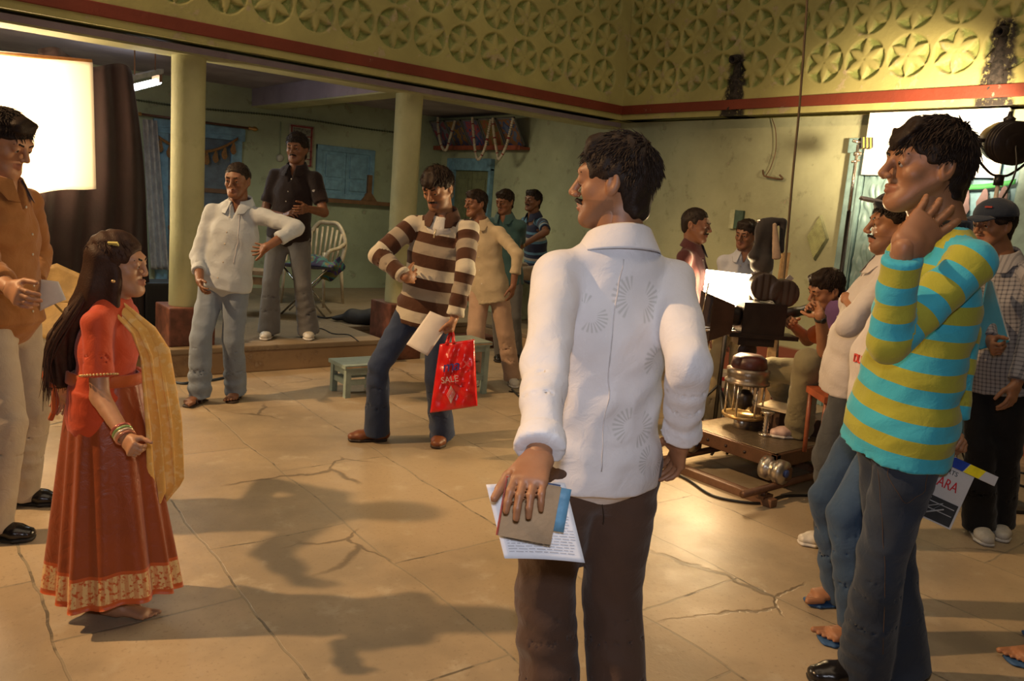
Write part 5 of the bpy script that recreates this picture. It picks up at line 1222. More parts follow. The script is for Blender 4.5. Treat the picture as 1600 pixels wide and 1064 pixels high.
# ------------------------------------------------------------------ stools, chair, tables, bags in and by the porch
SB = mat('blue_green_paint', (.27, .34, .29), .45, var=.08)
SB2 = mat('paint_worn_edge', (.45, .30, .16), .6)
def stool(c, ang, w, d, h, label, rail):
    t = empty('wooden_stool', c, label, 'stool'); ux = np.array([math.cos(ang), math.sin(ang), 0]); uy = np.cross(ZZ, ux); c = np.asarray(c, float)
    o = MB().obox(c + ZZ * (h - .014), ux, uy, ZZ, w, d, .028).build('seat', SB, t)
    mb = MB(); mb.obox(c + ZZ * (h - .014) + ux * (w / 2), ux, uy, ZZ, .003, d * .96, .012); mb.obox(c + ZZ * (h - .014) - uy * (d / 2), uy, ux, ZZ, .003, w * .96, .010); mb.build('worn_edge', SB2, part=o)
    for a in (-1, 1):
        for b in (-1, 1): MB().obox(c + ux * a * (w / 2 - .035) + uy * b * (d / 2 - .035) + ZZ * (h - .028) / 2, ux, uy, ZZ, .042, .042, h - .028).build('leg', SB, t)
    for zz, nm, hh in ((h - .055, 'apron', .05), (rail, 'stretcher', .038)):
        for b in (-1, 1): MB().obox(c + uy * b * (d / 2 - .035) + ZZ * zz, ux, uy, ZZ, w - .11, .022, hh).build(nm, SB, t)
        for a in (-1, 1): MB().obox(c + ux * a * (w / 2 - .035) + ZZ * zz, ux, uy, ZZ, .022, d - .11, hh).build(nm, SB, t)
stool((2.93, 5.36, 0), math.radians(-2), .36, .30, .245, 'low blue-green wooden stool left behind the man in the striped pullover', .11)
stool((3.72, 5.12, 0), math.radians(-2), .33, .31, .42, 'tall blue-green wooden stool behind the red bag', .13)
# plastic armchair
PC = mat('cream_plastic', (.50, .40, .26), .4, bump=0)
c = gz(516, 490, .22); cc = np.array([float(c[0]) + .15, float(c[1]) + .75, .22]); t = empty('plastic_armchair', cc, 'cream moulded plastic armchair by the wall behind the dark polo shirt', 'chair')
f_ = heading(195); l_ = np.cross(ZZ, f_)
V, Q = sheet(lambda u, v: cc + f_ * (v - .5) * .42 + l_ * (u - .5) * .44 + ZZ * (.42 - .03 * math.sin(u * 3.14) * math.sin(v * 3.14)), 10, 10, .012); mesh_obj('seat', V, Q, PC, t)
back = []
for i in range(7):
    u = (i - 3) / 3; back.append(MB().tube([cc - f_ * .20 + l_ * u * .16 + ZZ * .42, cc - f_ * (.29 - .03 * u * u) + l_ * u * .19 + ZZ * (.86 - .07 * u * u)], .014, 6).build('back_slat', PC, t, smooth=True))
MB().tube(smooth_curve([cc - f_ * .20 + l_ * .22 + ZZ * .42, cc - f_ * .27 + l_ * .235 + ZZ * .68, cc - f_ * .30 + l_ * .13 + ZZ * .88, cc - f_ * .30 + ZZ * .90, cc - f_ * .30 - l_ * .13 + ZZ * .88, cc - f_ * .27 - l_ * .235 + ZZ * .68, cc - f_ * .20 - l_ * .22 + ZZ * .42], 5), .026, 8).build('backrest_rim', PC, t, smooth=True)
for q_ in (-1, 1):
    MB().tube(smooth_curve([cc - f_ * .26 + l_ * .235 * q_ + ZZ * .68, cc - f_ * .05 + l_ * .27 * q_ + ZZ * .64, cc + f_ * .17 + l_ * .27 * q_ + ZZ * .61, cc + f_ * .21 + l_ * .25 * q_ + ZZ * .52], 5), .022, 8).build('armrest', PC, t, smooth=True)
    for b in (-1, 1): MB().tube([cc + f_ * .20 * b + l_ * .23 * q_ + ZZ * (.60 if b > 0 else .44), cc + f_ * .23 * b + l_ * .26 * q_], [.022, .016], 8).build('leg', PC, t, smooth=True)
# small chromed table with a bright cloth heap
c = gz(500, 500, .22); cc = np.array([float(c[0]) + .02, float(c[1]) + .35, .22]); t = empty('folding_table', cc, 'low chrome-legged folding table under the bright cloth heap', 'table')
MB().obox(cc + ZZ * .50, HR, HF, ZZ, .55, .36, .02).build('table_top', mat('table_dark', (.04, .03, .03), .5), t)
for b in (-1, 1):
    MB().tube([cc - HR * .22 + HF * .14 * b + ZZ * .49, cc + HR * .22 + HF * .14 * b + ZZ * .01], .010, 8).build('leg', CH, t, smooth=True); MB().tube([cc + HR * .22 + HF * .14 * b + ZZ * .49, cc - HR * .22 + HF * .14 * b + ZZ * .01], .010, 8).build('leg', CH, t, smooth=True)
V, Q = mesh_sdf([Prim(cc - HR * .22 + ZZ * .515, cc + HR * .26 + ZZ * .515, (.02, .17), (.02, .17), ZZ, k=.03), ell(cc + HR * .06 + ZZ * .56, .13, .12, .05, HR, ZZ, k=.06), ell(cc - HR * .06 + ZZ * .60, .07, .08, .05, HR, ZZ, k=.05), Prim(cc + HR * .22 + ZZ * .51, cc + HR * .30 + ZZ * .44, (.02, .15), (.012, .12), HF, k=.03)], .010)
V = V + normals(V, Q) * (nz3(V, 40, 5) * .008)[:, None]
m, nt, b = new_mat('bright_cloths'); nb_ = NB(nt); cr = nb_.n('ShaderNodeValToRGB'); cr.color_ramp.interpolation = 'CONSTANT'
for i, (p_, c1) in enumerate(((0, (.03, .02, .06)), (.42, (.03, .16, .14)), (.52, (.16, .14, .03)), (.60, (.05, .04, .16)), (.68, (.18, .06, .02)))):
    e = cr.color_ramp.elements[0] if i == 0 else cr.color_ramp.elements.new(p_); e.color = c1 + (1,); e.position = p_
nb_.link(nb_.noise(7, 3, nb_.obj(), .5, 1.2), cr.inputs[0]); nb_.link(cr.outputs[0], b.inputs['Base Color']); b.inputs['Roughness'].default_value = .7
tag(mesh_obj('cloth_heap', V, Q, m), 'heap of teal, blue and green cloths on the folding table', 'cloth')
c = gz(408, 500, .22); cc = np.array([float(c[0]) + .0, float(c[1]) + .25, .22]); t = empty('wooden_bench', cc, 'worn pale wooden bench seen between the two men in jeans', 'bench')
MB().obox(cc + ZZ * .44, HR, HF, ZZ, .5, .3, .04).build('seat', mat('bench_wood', (.36, .24, .13), .6), t); MB().obox(cc + ZZ * .36 - HF * .1, HR, HF, ZZ, .44, .02, .07).build('apron', mat('bench_wood', (.36, .24, .13)), t)
for a in (-1, 1):
    for b_ in (-1, 1): MB().obox(cc + HR * a * .2 + HF * b_ * .12 + ZZ * .21, HR, HF, ZZ, .04, .04, .42).build('leg', mat('bench_wood', (.36, .24, .13)), t)
c = gz(566, 505, .22); V, Q = mesh_sdf([Prim(c - HR * .10 + ZZ * .05, c + HR * .22 + ZZ * .08, (.08, .12), (.09, .14), ZZ, k=.04), Prim(c - HR * .10 + ZZ * .05, c - HR * .3 + ZZ * .03, (.04, .05), (.015, .03), ZZ, k=.04)], .012); V[:, 2] = np.maximum(V[:, 2], .222)
tag(mesh_obj('black_bag', V + normals(V, Q) * (nz3(V, 20, 3) * .008)[:, None], Q, mat('bag_black', (.012, .011, .012), .7)), 'slumped black bag lying on the porch floor', 'bag')
c = gz(602, 518, .22); MB().lathe(c + HF * .1, [(.05, 0), (.11, .03), (.125, .07), (.118, .07), (.10, .035), (.001, .012)], 24).build('metal_basin', mat('basin_enamel', (.42, .32, .24), .3, metal=.3), smooth=True); tag(bpy.data.objects['metal_basin'], 'small pale metal basin on the porch floor by the second column', 'basin')

# left: reflector umbrella and dark cases behind the actors
c = atD(78, 468, 4.9); ax_ = unit(-AX_F + AX_R * .2 + ZZ * .25)
t = empty('photo_umbrella', c, 'tan photographic umbrella standing behind the man at the left edge', 'umbrella'); rx = perp(AX_R, ax_); ry = np.cross(ax_, rx)
def um(u, v):
    a = 2 * math.pi * u; k = 8; r = .24 * v * (math.cos(math.pi / k) / math.cos((a % (2 * math.pi / k)) - math.pi / k)) ; return c + rx * math.cos(a) * r + ry * math.sin(a) * r + ax_ * (-.06 + .5 * r * r)
V, Q = sheet(um, 48, 8, .004); mesh_obj('canopy', V, Q, mat('umbrella_tan', (.42, .28, .10), .6), t)
MB().tube([c + ax_ * -.06, c + ax_ * .30], .006, 8).build('shaft', CH, t, smooth=True)
MB().tube([c + ax_ * -.05 - ZZ * .05, (c[0], c[1], .02)], .013, 8).build('stand_pole', BK, t, smooth=True)
for k in range(3): MB().tube([(c[0], c[1], .45), (c[0] + .35 * math.cos(k * 2.09), c[1] + .35 * math.sin(k * 2.09), .012)], .010, 8).build('leg', BK, t, smooth=True)
c = gz(72, 640); c = c + HF * .35
V, Q = mesh_sdf([Prim(c + ZZ * .12, c + ZZ * .50, (.16, .12), (.12, .09), HR, k=.04), Prim(c + HR * .05 + ZZ * .5, c + HR * .02 + ZZ * .58, .06, .04, k=.04)], .012); V[:, 2] = np.maximum(V[:, 2], .0)
tag(mesh_obj('black_holdall', V + normals(V, Q) * (nz3(V, 14, 3) * .012)[:, None], Q, mat('holdall_black', (.014, .012, .014), .75)), 'tall slumped black holdall on the floor between the man at left and the girl', 'bag')
c = gz(225, 560) + HF * .5; c[2] = .22; MB().box((c[0] - .25, c[1] - .15, .22), (c[0] + .12, c[1] + .15, .60), bev=.02).build('equipment_case', mat('case_black', (.013, .012, .012), .5)); tag(bpy.data.objects['equipment_case'], 'black equipment case on the porch floor left of the red pedestal', 'case')

# ------------------------------------------------------------------ cables on the ground
CB = mat('cable_black', (.012, .010, .009), .5, bump=0)
def cable(pxs, z, label, r=.008, m_=CB, name='power_cable'):
    pts = [gz(p[0], p[1], z if len(p) < 3 else p[2]) + ZZ * r for p in pxs]; tag(MB().tube(smooth_curve(pts, 8), r, 8).build(name, m_, smooth=True), label, 'cable')
cable([(1046, 738), (1075, 752), (1110, 775), (1150, 785), (1190, 788), (1220, 778), (1250, 776), (1290, 777), (1340, 784)], 0, 'black cable curving over the floor in front of the dolly track')
cable([(800, 610), (812, 622), (826, 632), (842, 640), (900, 652)], 0, 'black cable on the floor at the foot of the tall stool')
cable([(795, 612), (815, 616), (840, 624), (880, 634)], 0, 'thin second cable on the floor beside the tall stool', .005)
cable([(248, 590), (262, 596), (285, 601), (305, 598), (330, 596), (350, 592)], 0, 'dark bluish cable lying at the foot of the porch step', .010, mat('cable_blue', (.03, .05, .08), .5))
cable([(470, 520), (500, 514), (520, 522), (545, 524), (560, 534)], .22, 'thin cable trailing over the edge of the porch floor', .005)
cable([(480, 492), (510, 498), (540, 492), (560, 490), (585, 488)], .22, 'black cable beside the slumped black bag', .009)
cable([(1560, 742), (1575, 752), (1600, 762), (1640, 770)], 0, 'upper of the two black cables on the floor at the right edge')
cable([(1556, 728), (1580, 736), (1600, 741), (1640, 748)], 0, 'black cable lying farthest back at the right edge', .007)
# ------------------------------------------------------------------ cloth materials
def cloth_mat(name, col, rough=.8, weave=300, spec=.2, sheen=.15, var=.06, pattern=None):
    m, nt, b = new_mat(name); nb = NB(nt); v = nb.obj()
    c = nb.mix(nb.ss(nb.noise(7, 3, v), .3, .7), tuple(q * (1 - var) for q in col), tuple(min(1, q * (1 + var)) for q in col))
    if pattern: c = pattern(nb, c)
    nb.link(c, b.inputs['Base Color']); b.inputs['Roughness'].default_value = rough; b.inputs['Specular IOR Level'].default_value = spec; b.inputs['Sheen Weight'].default_value = sheen
    n = nb.m('ADD', nb.m('MULTIPLY', nb.noise(20, 3, v, .5, .8), 1.0), nb.m('MULTIPLY', nb.noise(weave, 2, v), .12)); nb.bump(n, .35, .012, b); return m
def gcs(nb): return nb.sep(nb.attr('gc').outputs['Vector'])
def stripes(cols, period, off=0.0, seq=None):
    """bands of colour along the cloth; cols = [(colour, share)]"""
    def f(nb, c):
        s_ = gcs(nb)[1]; t = nb.m('FRACT', nb.m('ADD', nb.m('DIVIDE', s_, period), off + 20)); out = cols[0][0]; acc = 0; 
        for i, (cc, sh_) in enumerate(cols):
            if i: out = nb.mix(nb.m('GREATER_THAN', t, acc), out, cc)
            acc += sh_
        return out
    return f
def checks(c1, c2, per):
    def f(nb, c):
        g = gcs(nb); a = nb.m('LESS_THAN', nb.m('FRACT', nb.m('DIVIDE', nb.m('ADD', g[0], 5), per)), .34); b = nb.m('LESS_THAN', nb.m('FRACT', nb.m('DIVIDE', nb.m('ADD', g[1], 5), per)), .34)
        return nb.mix(nb.m('MULTIPLY', nb.m('ADD', a, b), .5), c1, c2)
    return f
def motifs(spots, grey=(.42, .42, .40)):
    """soft grey stitched fans: two half flowers facing each other"""
    def f(nb, c):
        g = gcs(nb); out = c
        for (u0, s0, r0, ang) in spots:
            du = nb.m('SUBTRACT', g[0], u0); ds = nb.m('SUBTRACT', g[1], s0)
            for q in (-1, 1):
                dx = nb.m('ADD', du, q * r0 * .25 * math.cos(ang)); dy = nb.m('ADD', ds, q * r0 * .25 * math.sin(ang)); r = nb.m('SQRT', nb.m('ADD', nb.m('MULTIPLY', dx, dx), nb.m('MULTIPLY', dy, dy)))
                a = nb.m('ARCTAN2', dy, dx); pet = nb.m('SINE', nb.m('MULTIPLY', a, 22)); edge = nb.ss(pet, -.5, .7); ring = nb.m('MULTIPLY', nb.ss(r, r0 * .30, r0 * .42), nb.ss(r, r0, r0 * .88))
                side = nb.ss(nb.m('MULTIPLY', nb.m('ADD', nb.m('MULTIPLY', dx, math.cos(ang)), nb.m('MULTIPLY', dy, math.sin(ang))), -q), r0 * .05, r0 * .25)
                out = nb.mix(nb.m('MULTIPLY', nb.m('MULTIPLY', nb.m('MULTIPLY', edge, ring), side), .52), out, grey)
        return nb.mix(nb.m('GREATER_THAN', nb.attr('tg').outputs['Fac'], .6), out, c)
    return f
def denim(name, col, fade=1.6):
    def f(nb, c): return nb.mix(nb.m('MULTIPLY', nb.ss(nb.noise(3.2, 4, nb.obj()), .42, .68), .55), c, tuple(min(1, q * fade) for q in col))
    return cloth_mat(name, col, .85, 420, pattern=f)
WHITE = (.74, .72, .74)

# ------------------------------------------------------------------ the cast
FAR = dict(vox=.012, detail=.45, bvox=.014)
MID = dict(vox=.0095, detail=.75)
NEAR = dict(vox=.007, detail=1.0, bvox=.010)

P9 = person(dict(key='front', label='foreground man seen from behind in a white embroidered shirt, holding a book and paper', H=1.735, face=-20, feet=[(862, 1190, -25), (968, 1196, -12)], neck=(966, .0), pelvis=(930, 0), head=(-72, 2, 0), headpx=(962, 286, -1),
    hsc=.97, armL=((852, 572, -1), (842, 714, -1), {'pose': 'relax', 'to': (806, 800, -1), 'vox': .0042, 'palm': lambda d: heading(15)}), armR=((1076, 568, -1), (1064, 684, 1), {'pose': 'relax', 'to': (1050, 760, 1)}), hair='thick', haircol='brown', seed=3, skin='brown', facial=('moustache',), shw=.093, beard=.5,
    shirt=dict(m=cloth_mat('white_embroidered_shirt', WHITE, .75, pattern=motifs([(-.015, 1.30, .055, .2), (-.105, 1.15, .052, .5), (-.035, .99, .050, .3), (.105, 1.26, .040, .8), (-.10, .90, .040, .3)])), hem=-.040, loose=1.04, sleeve=.93, open_front=False, cuffroll=True, fold=.0045, crease=.0035, slw=1.06),
    pants=dict(m=cloth_mat('brown_trousers', (.085, .050, .036), .75), hem=.050, thigh=.060, knee_r=.048, fold=.004, crease=.005), shoe='dress', **NEAR))

P15 = person(dict(key='teal', label='tall man in a blue and olive striped pullover, one hand on his neck', H=1.84, build=.98, face=-92, feet=[(1346, 1068, -96), (1408, 1066, -90)], neck=(1474, -.20), pelvis=(1408, -.12), head=(-93, -2, 0), headpx=(1449, 262, -1),
    armL=((1390, 536, -1), (1412, 386, -1), {'pose': 'flat', 'to': (1478, 322, 1), 'vox': .0042, 'palm': lambda d: HF * .9 + HR * .2, 'sc': 1.27}), armR=((1500, 520, 1), (1486, 676, 1), {'pose': 'grip', 'to': (1478, 740, -1)}), hair='fringe', haircol='brown', seed=5, skin='brown', shw=.092, hsc=1.05,
    shirt=dict(m=cloth_mat('blue_olive_striped_knit', (.2, .5, .6), .85, pattern=stripes([((.055, .42, .56), .5), ((.38, .37, .045), .5)], .098, .30)), name='pullover', hem=-.055, loose=1.08, sleeve=.90, collar=False, open_front=False, vneck=0, fold=.0035, crease=.003),
    pants=dict(m=denim('dark_charcoal_denim', (.026, .036, .056), 1.7), hem=.044, thigh=.054, knee_r=.041, belt=False), shoe='dress', **NEAR))

P5 = person(dict(key='stripe', label='man in a brown and cream striped pullover looking down, holding a red carrier bag', H=1.70, face=186, feet=[(691, 690, 188), (588, 688, 250)], neck=(692, -.02, .835), pelvis=(666, 0, .505), head=(203, 24, -3), headpx=(684, 294, -1),
    armL=((727, 424, -1), (709, 500, -1), {'pose': 'grip', 'to': (700, 548, -1)}), armR=((591, 398, -1), (634, 434, -1), {'pose': 'hip', 'to': (660, 432, 1), 'palm': lambda d: HF}), hsc=1.06, hair='fringe', haircol='brown', seed=8, facial=('moustache',), beard=.6, shw=.100,
    shirt=dict(m=cloth_mat('brown_cream_striped_knit', (.1, .05, .03), .85, pattern=stripes([((.070, .028, .014), .22), ((.52, .47, .37), .25), ((.070, .028, .014), .28), ((.30, .25, .19), .25)], .262, .30)), name='pullover', hem=-.062, loose=1.10, sleeve=.94, cm=cloth_mat('brown_knit_collar', (.070, .028, .014)), vneck=.06, placket=False, fold=.005, crease=.005, slw=1.1),
    pants=dict(m=denim('dark_blue_denim', (.022, .034, .070), 2.0), hem=.047, thigh=.054, knee_r=.040), shoe='boot', **MID))

P3 = person(dict(key='akimbo', label='man in a pale shirt and light blue jeans, hand on hip, by the left column', H=1.665, face=182, feet=[(369, 622, 176), (312, 629, 192)], neck=(374, 0), pelvis=(352, 0), head=(184, 6, 0), headpx=(371, 282, -1),
    armL=((463, 356, -1), (417, 386, -1), {'pose': 'hip', 'to': (398, 392, 1)}), armR=((309, 402, -1), (312, 440, -1), {'pose': 'relax', 'to': (320, 465, -1)}), hair='short', seed=12, skin='dark', shw=.106, build=1.04, hsc=1.03,
    shirt=dict(m=cloth_mat('pale_shirt', (.44, .49, .54), .75), hem=-.035, loose=1.08, sleeve=.60, cuffroll=True, vneck=.055, fold=.0045, crease=.0045), pants=dict(m=denim('light_blue_denim', (.17, .21, .27), 1.7), hem=.047, thigh=.054, knee_r=.042, fold=.004, crease=.006), shoe='sandal', **MID))

P4 = person(dict(key='polo', label='man in a dark polo shirt and grey jeans standing up on the porch floor', H=1.75, ground=.22, face=190, feet=[(482, 527, 165), (420, 527, 178)], neck=(463, 0), pelvis=(452, 0), head=(186, 4, 0), headpx=(464, 232, -1),
    armL=((506, 332, -1), (480, 326, -1), {'pose': 'clasp', 'to': (462, 330, -1)}), armR=((408, 350, -1), (445, 338, -1), {'pose': 'clasp', 'to': (465, 325, -1)}), hair='curly', seed=14, skin='dark', facial=('moustache',), shw=.102, hsc=1.05, build=1.03, vox=.0105, detail=.6,
    shirt=dict(m=cloth_mat('black_brown_polo', (.020, .012, .012), .85), name='polo_shirt', hem=-.03, loose=1.08, sleeve='short', vneck=.06), pants=dict(m=denim('grey_denim', (.15, .15, .15), 1.5), hem=.054, thigh=.058, knee_r=.040), shoe='sneaker'))

P6 = person(dict(key='cream', label='man in a loose cream shirt and buff trousers behind the striped pullover', H=1.63, face=204, feet=[(800, 600, 170), (748, 600, 205)], neck=(750, 0), pelvis=(764, 0), head=(232, 4, 0), headpx=(744, 318, -1),
    armL=((809, 398, -1), (802, 446, -1), {'pose': 'relax'}), armR=((725, 400, 1), (728, 450, -1), {'pose': 'relax'}), hair='medium', seed=16, skin='dark', shw=.101, vox=.0105, detail=.6,
    shirt=dict(m=cloth_mat('cream_shirt', (.42, .34, .22), .8), hem=-.09, loose=1.06, sleeve=.62, cuffroll=True, vneck=.06, fold=.004), pants=dict(m=cloth_mat('buff_trousers', (.42, .28, .19), .8), hem=.044, thigh=.056, knee_r=.046, belt=False), shoe='sneaker'))
P7 = person(dict(key='tealback', label='dark-haired man in a teal shirt mostly hidden behind the cream shirt', H=1.62, face=200, feet=[(806, 562, 180), (782, 562, 190)], neck=(789, 0), pelvis=(792, 0), head=(215, 14, 0), armL=((812, 385, 1), (800, 430, -1), {}), armR=((770, 385, 1), (778, 430, -1), {}), hair='medium', seed=17, skin='dark', shirt=dict(m=cloth_mat('teal_shirt', (.035, .085, .09)), sleeve='short', placket=False), pants=dict(m=cloth_mat('grey_trousers_back', (.10, .10, .10)), belt=False), shoe='dress', **FAR))
P8 = person(dict(key='ledge', label='man in a navy striped polo sitting on the masonry seat in the far corner', H=1.68, ground=.22, stand=False, root=(5.70, 6.85, .22), hdep=8.8, face=236, feet=[(800, 498, 225), (796, 478, 228)], neck=(834, .0, .628), pelvis=(838, .12, .345), head=(222, -3, 0), headpx=(833, 314, -1), knees={1: (806, 428, -1), -1: (800, 418, -1)},
    armL=((853, 362, -1), (812, 386, -1), {'pose': 'clasp'}), armR=((805, 365, 1), (800, 392, -1), {'pose': 'clasp'}), hair='medium', seed=18, skin='dark', facial=('moustache',), shirt=dict(m=cloth_mat('navy_striped_polo', (.03, .04, .07), pattern=stripes([((.025, .03, .06), .45), ((.10, .22, .32), .12), ((.35, .33, .28), .13), ((.025, .03, .06), .18), ((.10, .22, .32), .12)], .21, .1)), name='polo_shirt', sleeve='short', placket=False), pants=dict(m=cloth_mat('sand_trousers', (.30, .22, .14)), belt=False, hem=.046), shoe='sandal', **FAR))

P10 = person(dict(key='maroon', label='moustached man in a maroon shirt standing behind the glowing soft light', H=1.66, face=118, feet=[(1082, 676, 110), (1062, 680, 120)], neck=(1082, 0), pelvis=(1070, 0), head=(122, 3, 0), headpx=(1087, 352, -1),
    armL=((1108, 470, 1), (1100, 540, -1), {}), armR=((1062, 480, -1), (1065, 560, -1), {}), hair='short', seed=20, skin='dark', facial=('moustache',), shw=.101, hsc=1.06, shirt=dict(m=cloth_mat('maroon_shirt', (.060, .016, .018)), sleeve=.7, hem=-.09), pants=dict(m=cloth_mat('khaki_trousers_b', (.26, .20, .10))), shoe='dress', vox=.0105, detail=.6))
P11 = person(dict(key='youth', label='youth in a pale blue-white shirt behind the camera, half hidden by the black jacket', H=1.60, face=205, feet=[(1138, 662, 190), (1108, 664, 205)], neck=(1166, 0), pelvis=(1145, 0), head=(222, 10, 4), headpx=(1166, 366, -1),
    armL=((1196, 470, 1), (1185, 530, -1), {}), armR=((1136, 470, 1), (1130, 540, -1), {}), hair='medium', seed=21, skin='dark', shirt=dict(m=cloth_mat('bluish_white_shirt', (.42, .44, .50)), sleeve=.7), pants=dict(m=cloth_mat('khaki_trousers', (.34, .27, .15)), hem=.055), shoe='sneaker', vox=.0105, detail=.55))

P12 = person(dict(key='operator', label='seated camera operator in an orange and purple shirt pressing his eye to the eyepiece', H=1.68, ground=.25, stand=False, root=(4.75, 2.75, .25), hdep=4.66, face=-84, feet=[(1246, 684, -100), (1232, 640, -95)], neck=(1316, -.02, .545), pelvis=(1326, .10, .235), head=(-98, 22, 8), headpx=(1292, 452, -1), knees={1: (1262, 566, -1), -1: (1205, 578, 1)},
    armL=((1290, 548, -1), (1281, 492, -1), {'pose': 'grip', 'to': (1268, 462, 1), 'palm': lambda d: heading(-90)}), armR=((1262, 530, 1), (1238, 508, -1), {'pose': 'grip'}), hair='medium', seed=22, haircol='brown', eyes=True, skin='brown', shw=.098, build=1.10,
    shirt=dict(m=cloth_mat('orange_purple_tee', (.45, .11, .02), pattern=lambda nb, c: nb.mix(nb.m('MULTIPLY', nb.m('GREATER_THAN', gcs(nb)[1], 1.0), nb.ss(nb.noise(3, 2, nb.obj()), .40, .44)), c, (.12, .06, .16))), name='tee_shirt', sleeve='short', belly=.02, vneck=.0, open_front=False, collar=False, placket=False, hem=-.03),
    pants=dict(m=cloth_mat('khaki_cargo_trousers', (.23, .20, .11)), hem=.045, thigh=.054, knee_r=.042, belt=False), shoe='trainer_red', vox=.009, detail=.75))

P13 = person(dict(key='crossed', hsc=1.12, label='smiling moustached man with folded arms in an off-white shirt and charcoal jeans', H=1.70, face=-72, feet=[(1300, 852, -98), (1332, 838, -92)], neck=(1392, -.15), pelvis=(1338, -.05), head=(-82, 2, 0), headpx=(1399, 352, -1),
    armL=((1325, 508, -1), (1362, 462, 1), {'pose': 'relax', 'to': (1385, 450, 1)}), armR=((1345, 512, 1), (1308, 466, -1), {'near': .10, 'pose': 'relax', 'to': (1352, 488, -1), 'palm': lambda d: HF}), hair='medium', seed=24, skin='brown', facial=('moustache',), beard=.5, shw=.098, build=1.04,
    shirt=dict(m=cloth_mat('offwhite_shirt', (.55, .50, .46), .8), hem=-.055, sleeve=.90, belly=.02, loose=1.06, fold=.004), pants=dict(m=denim('charcoal_denim', (.055, .058, .060), 1.5), hem=.048, belt=False), shoe='sneaker', vox=.0085, detail=.8))
P14 = person(dict(key='belly', label='big-bellied man in a printed white tee and blue slippers behind the striped pullover', H=1.66, face=-92, feet=[(1352, 1006, -92), (1322, 944, -96)], neck=(1468, 0), pelvis=(1404, 0, .50), head=(-100, 5, 0), headpx=(1462, 300, -1),
    armL=((1470, 480, 1), (1450, 560, 1), {}), armR=((1480, 480, 1), (1455, 560, 1), {}), hair='short', seed=25, skin='brown', build=.98,
    shirt=dict(m=cloth_mat('white_tee', (.62, .56, .52), .85), name='tee_shirt', sleeve='short', belly=.045, collar=False, open_front=False, vneck=0, placket=False, hem=-.055), pants=dict(m=denim('mid_blue_denim', (.035, .065, .12), 1.6), hem=.050, beltcol=(.20, .10, .04)), shoe='slipper', vox=.0085, detail=.6))
P16 = person(dict(key='cap', label='man in a navy cap, grey checked shirt and black trousers', H=1.72, face=-118, feet=[(1556, 830, 200), (1527, 835, 195)], neck=(1566, 0), pelvis=(1560, 0), head=(-112, 5, 0), headpx=(1552, 352, -1),
    armL=((1612, 520, -1), (1588, 600, -1), {'pose': 'relax'}), armR=((1530, 480, -1), (1548, 534, -1), {'pose': 'grip', 'to': (1556, 560, -1)}), hair='curly', seed=27, skin='brown', shw=.106,
    shirt=dict(m=cloth_mat('grey_checked_shirt', (.3, .3, .32), pattern=checks((.30, .29, .30), (.09, .09, .11), .020)), hem=-.075, sleeve=.92, vneck=.05), pants=dict(m=cloth_mat('black_trousers', (.008, .008, .009)), hem=.047, thigh=.054, knee_r=.043, belt=False), shoe='sneaker', vox=.0085, detail=.75))
P17 = person(dict(key='edge', label='person at the right frame edge, only slippered toes in view', H=1.70, face=-92, feet=[(1640, 1036, -95), (1668, 1000, -90)], neck=(1730, 0), pelvis=(1705, 0), head=(-95, 0, 0), armL=((1730, 560, -1), (1720, 680, -1), {}), armR=((1740, 560, 1), (1720, 660, 1), {}), hair='short', seed=28, skin='brown', shirt=dict(m=cloth_mat('grey_shirt_edge', (.3, .3, .3)), placket=False), pants=dict(m=cloth_mat('dark_trousers_edge', (.05, .05, .06)), belt=False), shoe='slipper', **FAR))
P1 = person(dict(key='leftman', hsc=1.05, label='man at the left edge in a tan-brown shirt and cream trousers', H=1.74, face=92, feet=[(28, 786, 84), (-18, 842, 84)], neck=(0, 0), pelvis=(2, 0), head=(98, 20, 0), headpx=(6, 222, -1),
    armL=((62, 398, 1), (52, 448, -1), {'pose': 'clasp', 'to': (66, 452, -1)}), armR=((-25, 410, -1), (15, 450, -1), {'pose': 'clasp'}), hair='thick', haircol='brown', seed=30, skin='fair', shw=.101,
    shirt=dict(m=cloth_mat('tan_brown_shirt', (.30, .125, .035), .7), hem=-.01, loose=1.08, sleeve=.80, vneck=.05, fold=.005, crease=.005), pants=dict(m=cloth_mat('cream_trousers', (.43, .36, .27), .8), hem=.047, thigh=.054, knee_r=.043, belt=False, fold=.004), shoe='dress', vox=.0085, detail=.8))

# ------------------------------------------------------------------ the girl
GH = 1.32
P2 = person(dict(key='girl', label='barefoot little girl with long dark hair, orange blouse and rust silk skirt', H=GH, face=84, feet=[(160, 944, 84), (182, 963, 86)], neck=(176, 0, .83), pelvis=(158, 0, .54), head=(86, -2, 0), headpx=(184, 414, -1), hsc=1.15, nose=.62, shw=.088,
    armL=((104, 560, 1), (98, 610, 1), {'pose': 'relax'}), armR=((156, 620, -1), (199, 688, -1), {'pose': 'grip', 'to': (216, 722, -1), 'sc': .92, 'vox': .0038}), hair='long', haircol='auburn', seed=31, skin='fair', vox=.007, detail=.9, shoe='bare',
    shirt=dict(m=cloth_mat('orange_silk_blouse', (.56, .065, .015), .65, spec=.3), name='blouse', hem=.075, sleeve='short', loose=.98, collar=False, open_front=False, vneck=0, placket=False, fold=.002, crease=.0015), pants=None))
root = P2['root']; pel, up, L2, F2, h = P2['pel'], P2['up'], P2['L'], P2['F'], GH
gc_ = (P2['feet'][0][0] + P2['feet'][1][0]) / 2
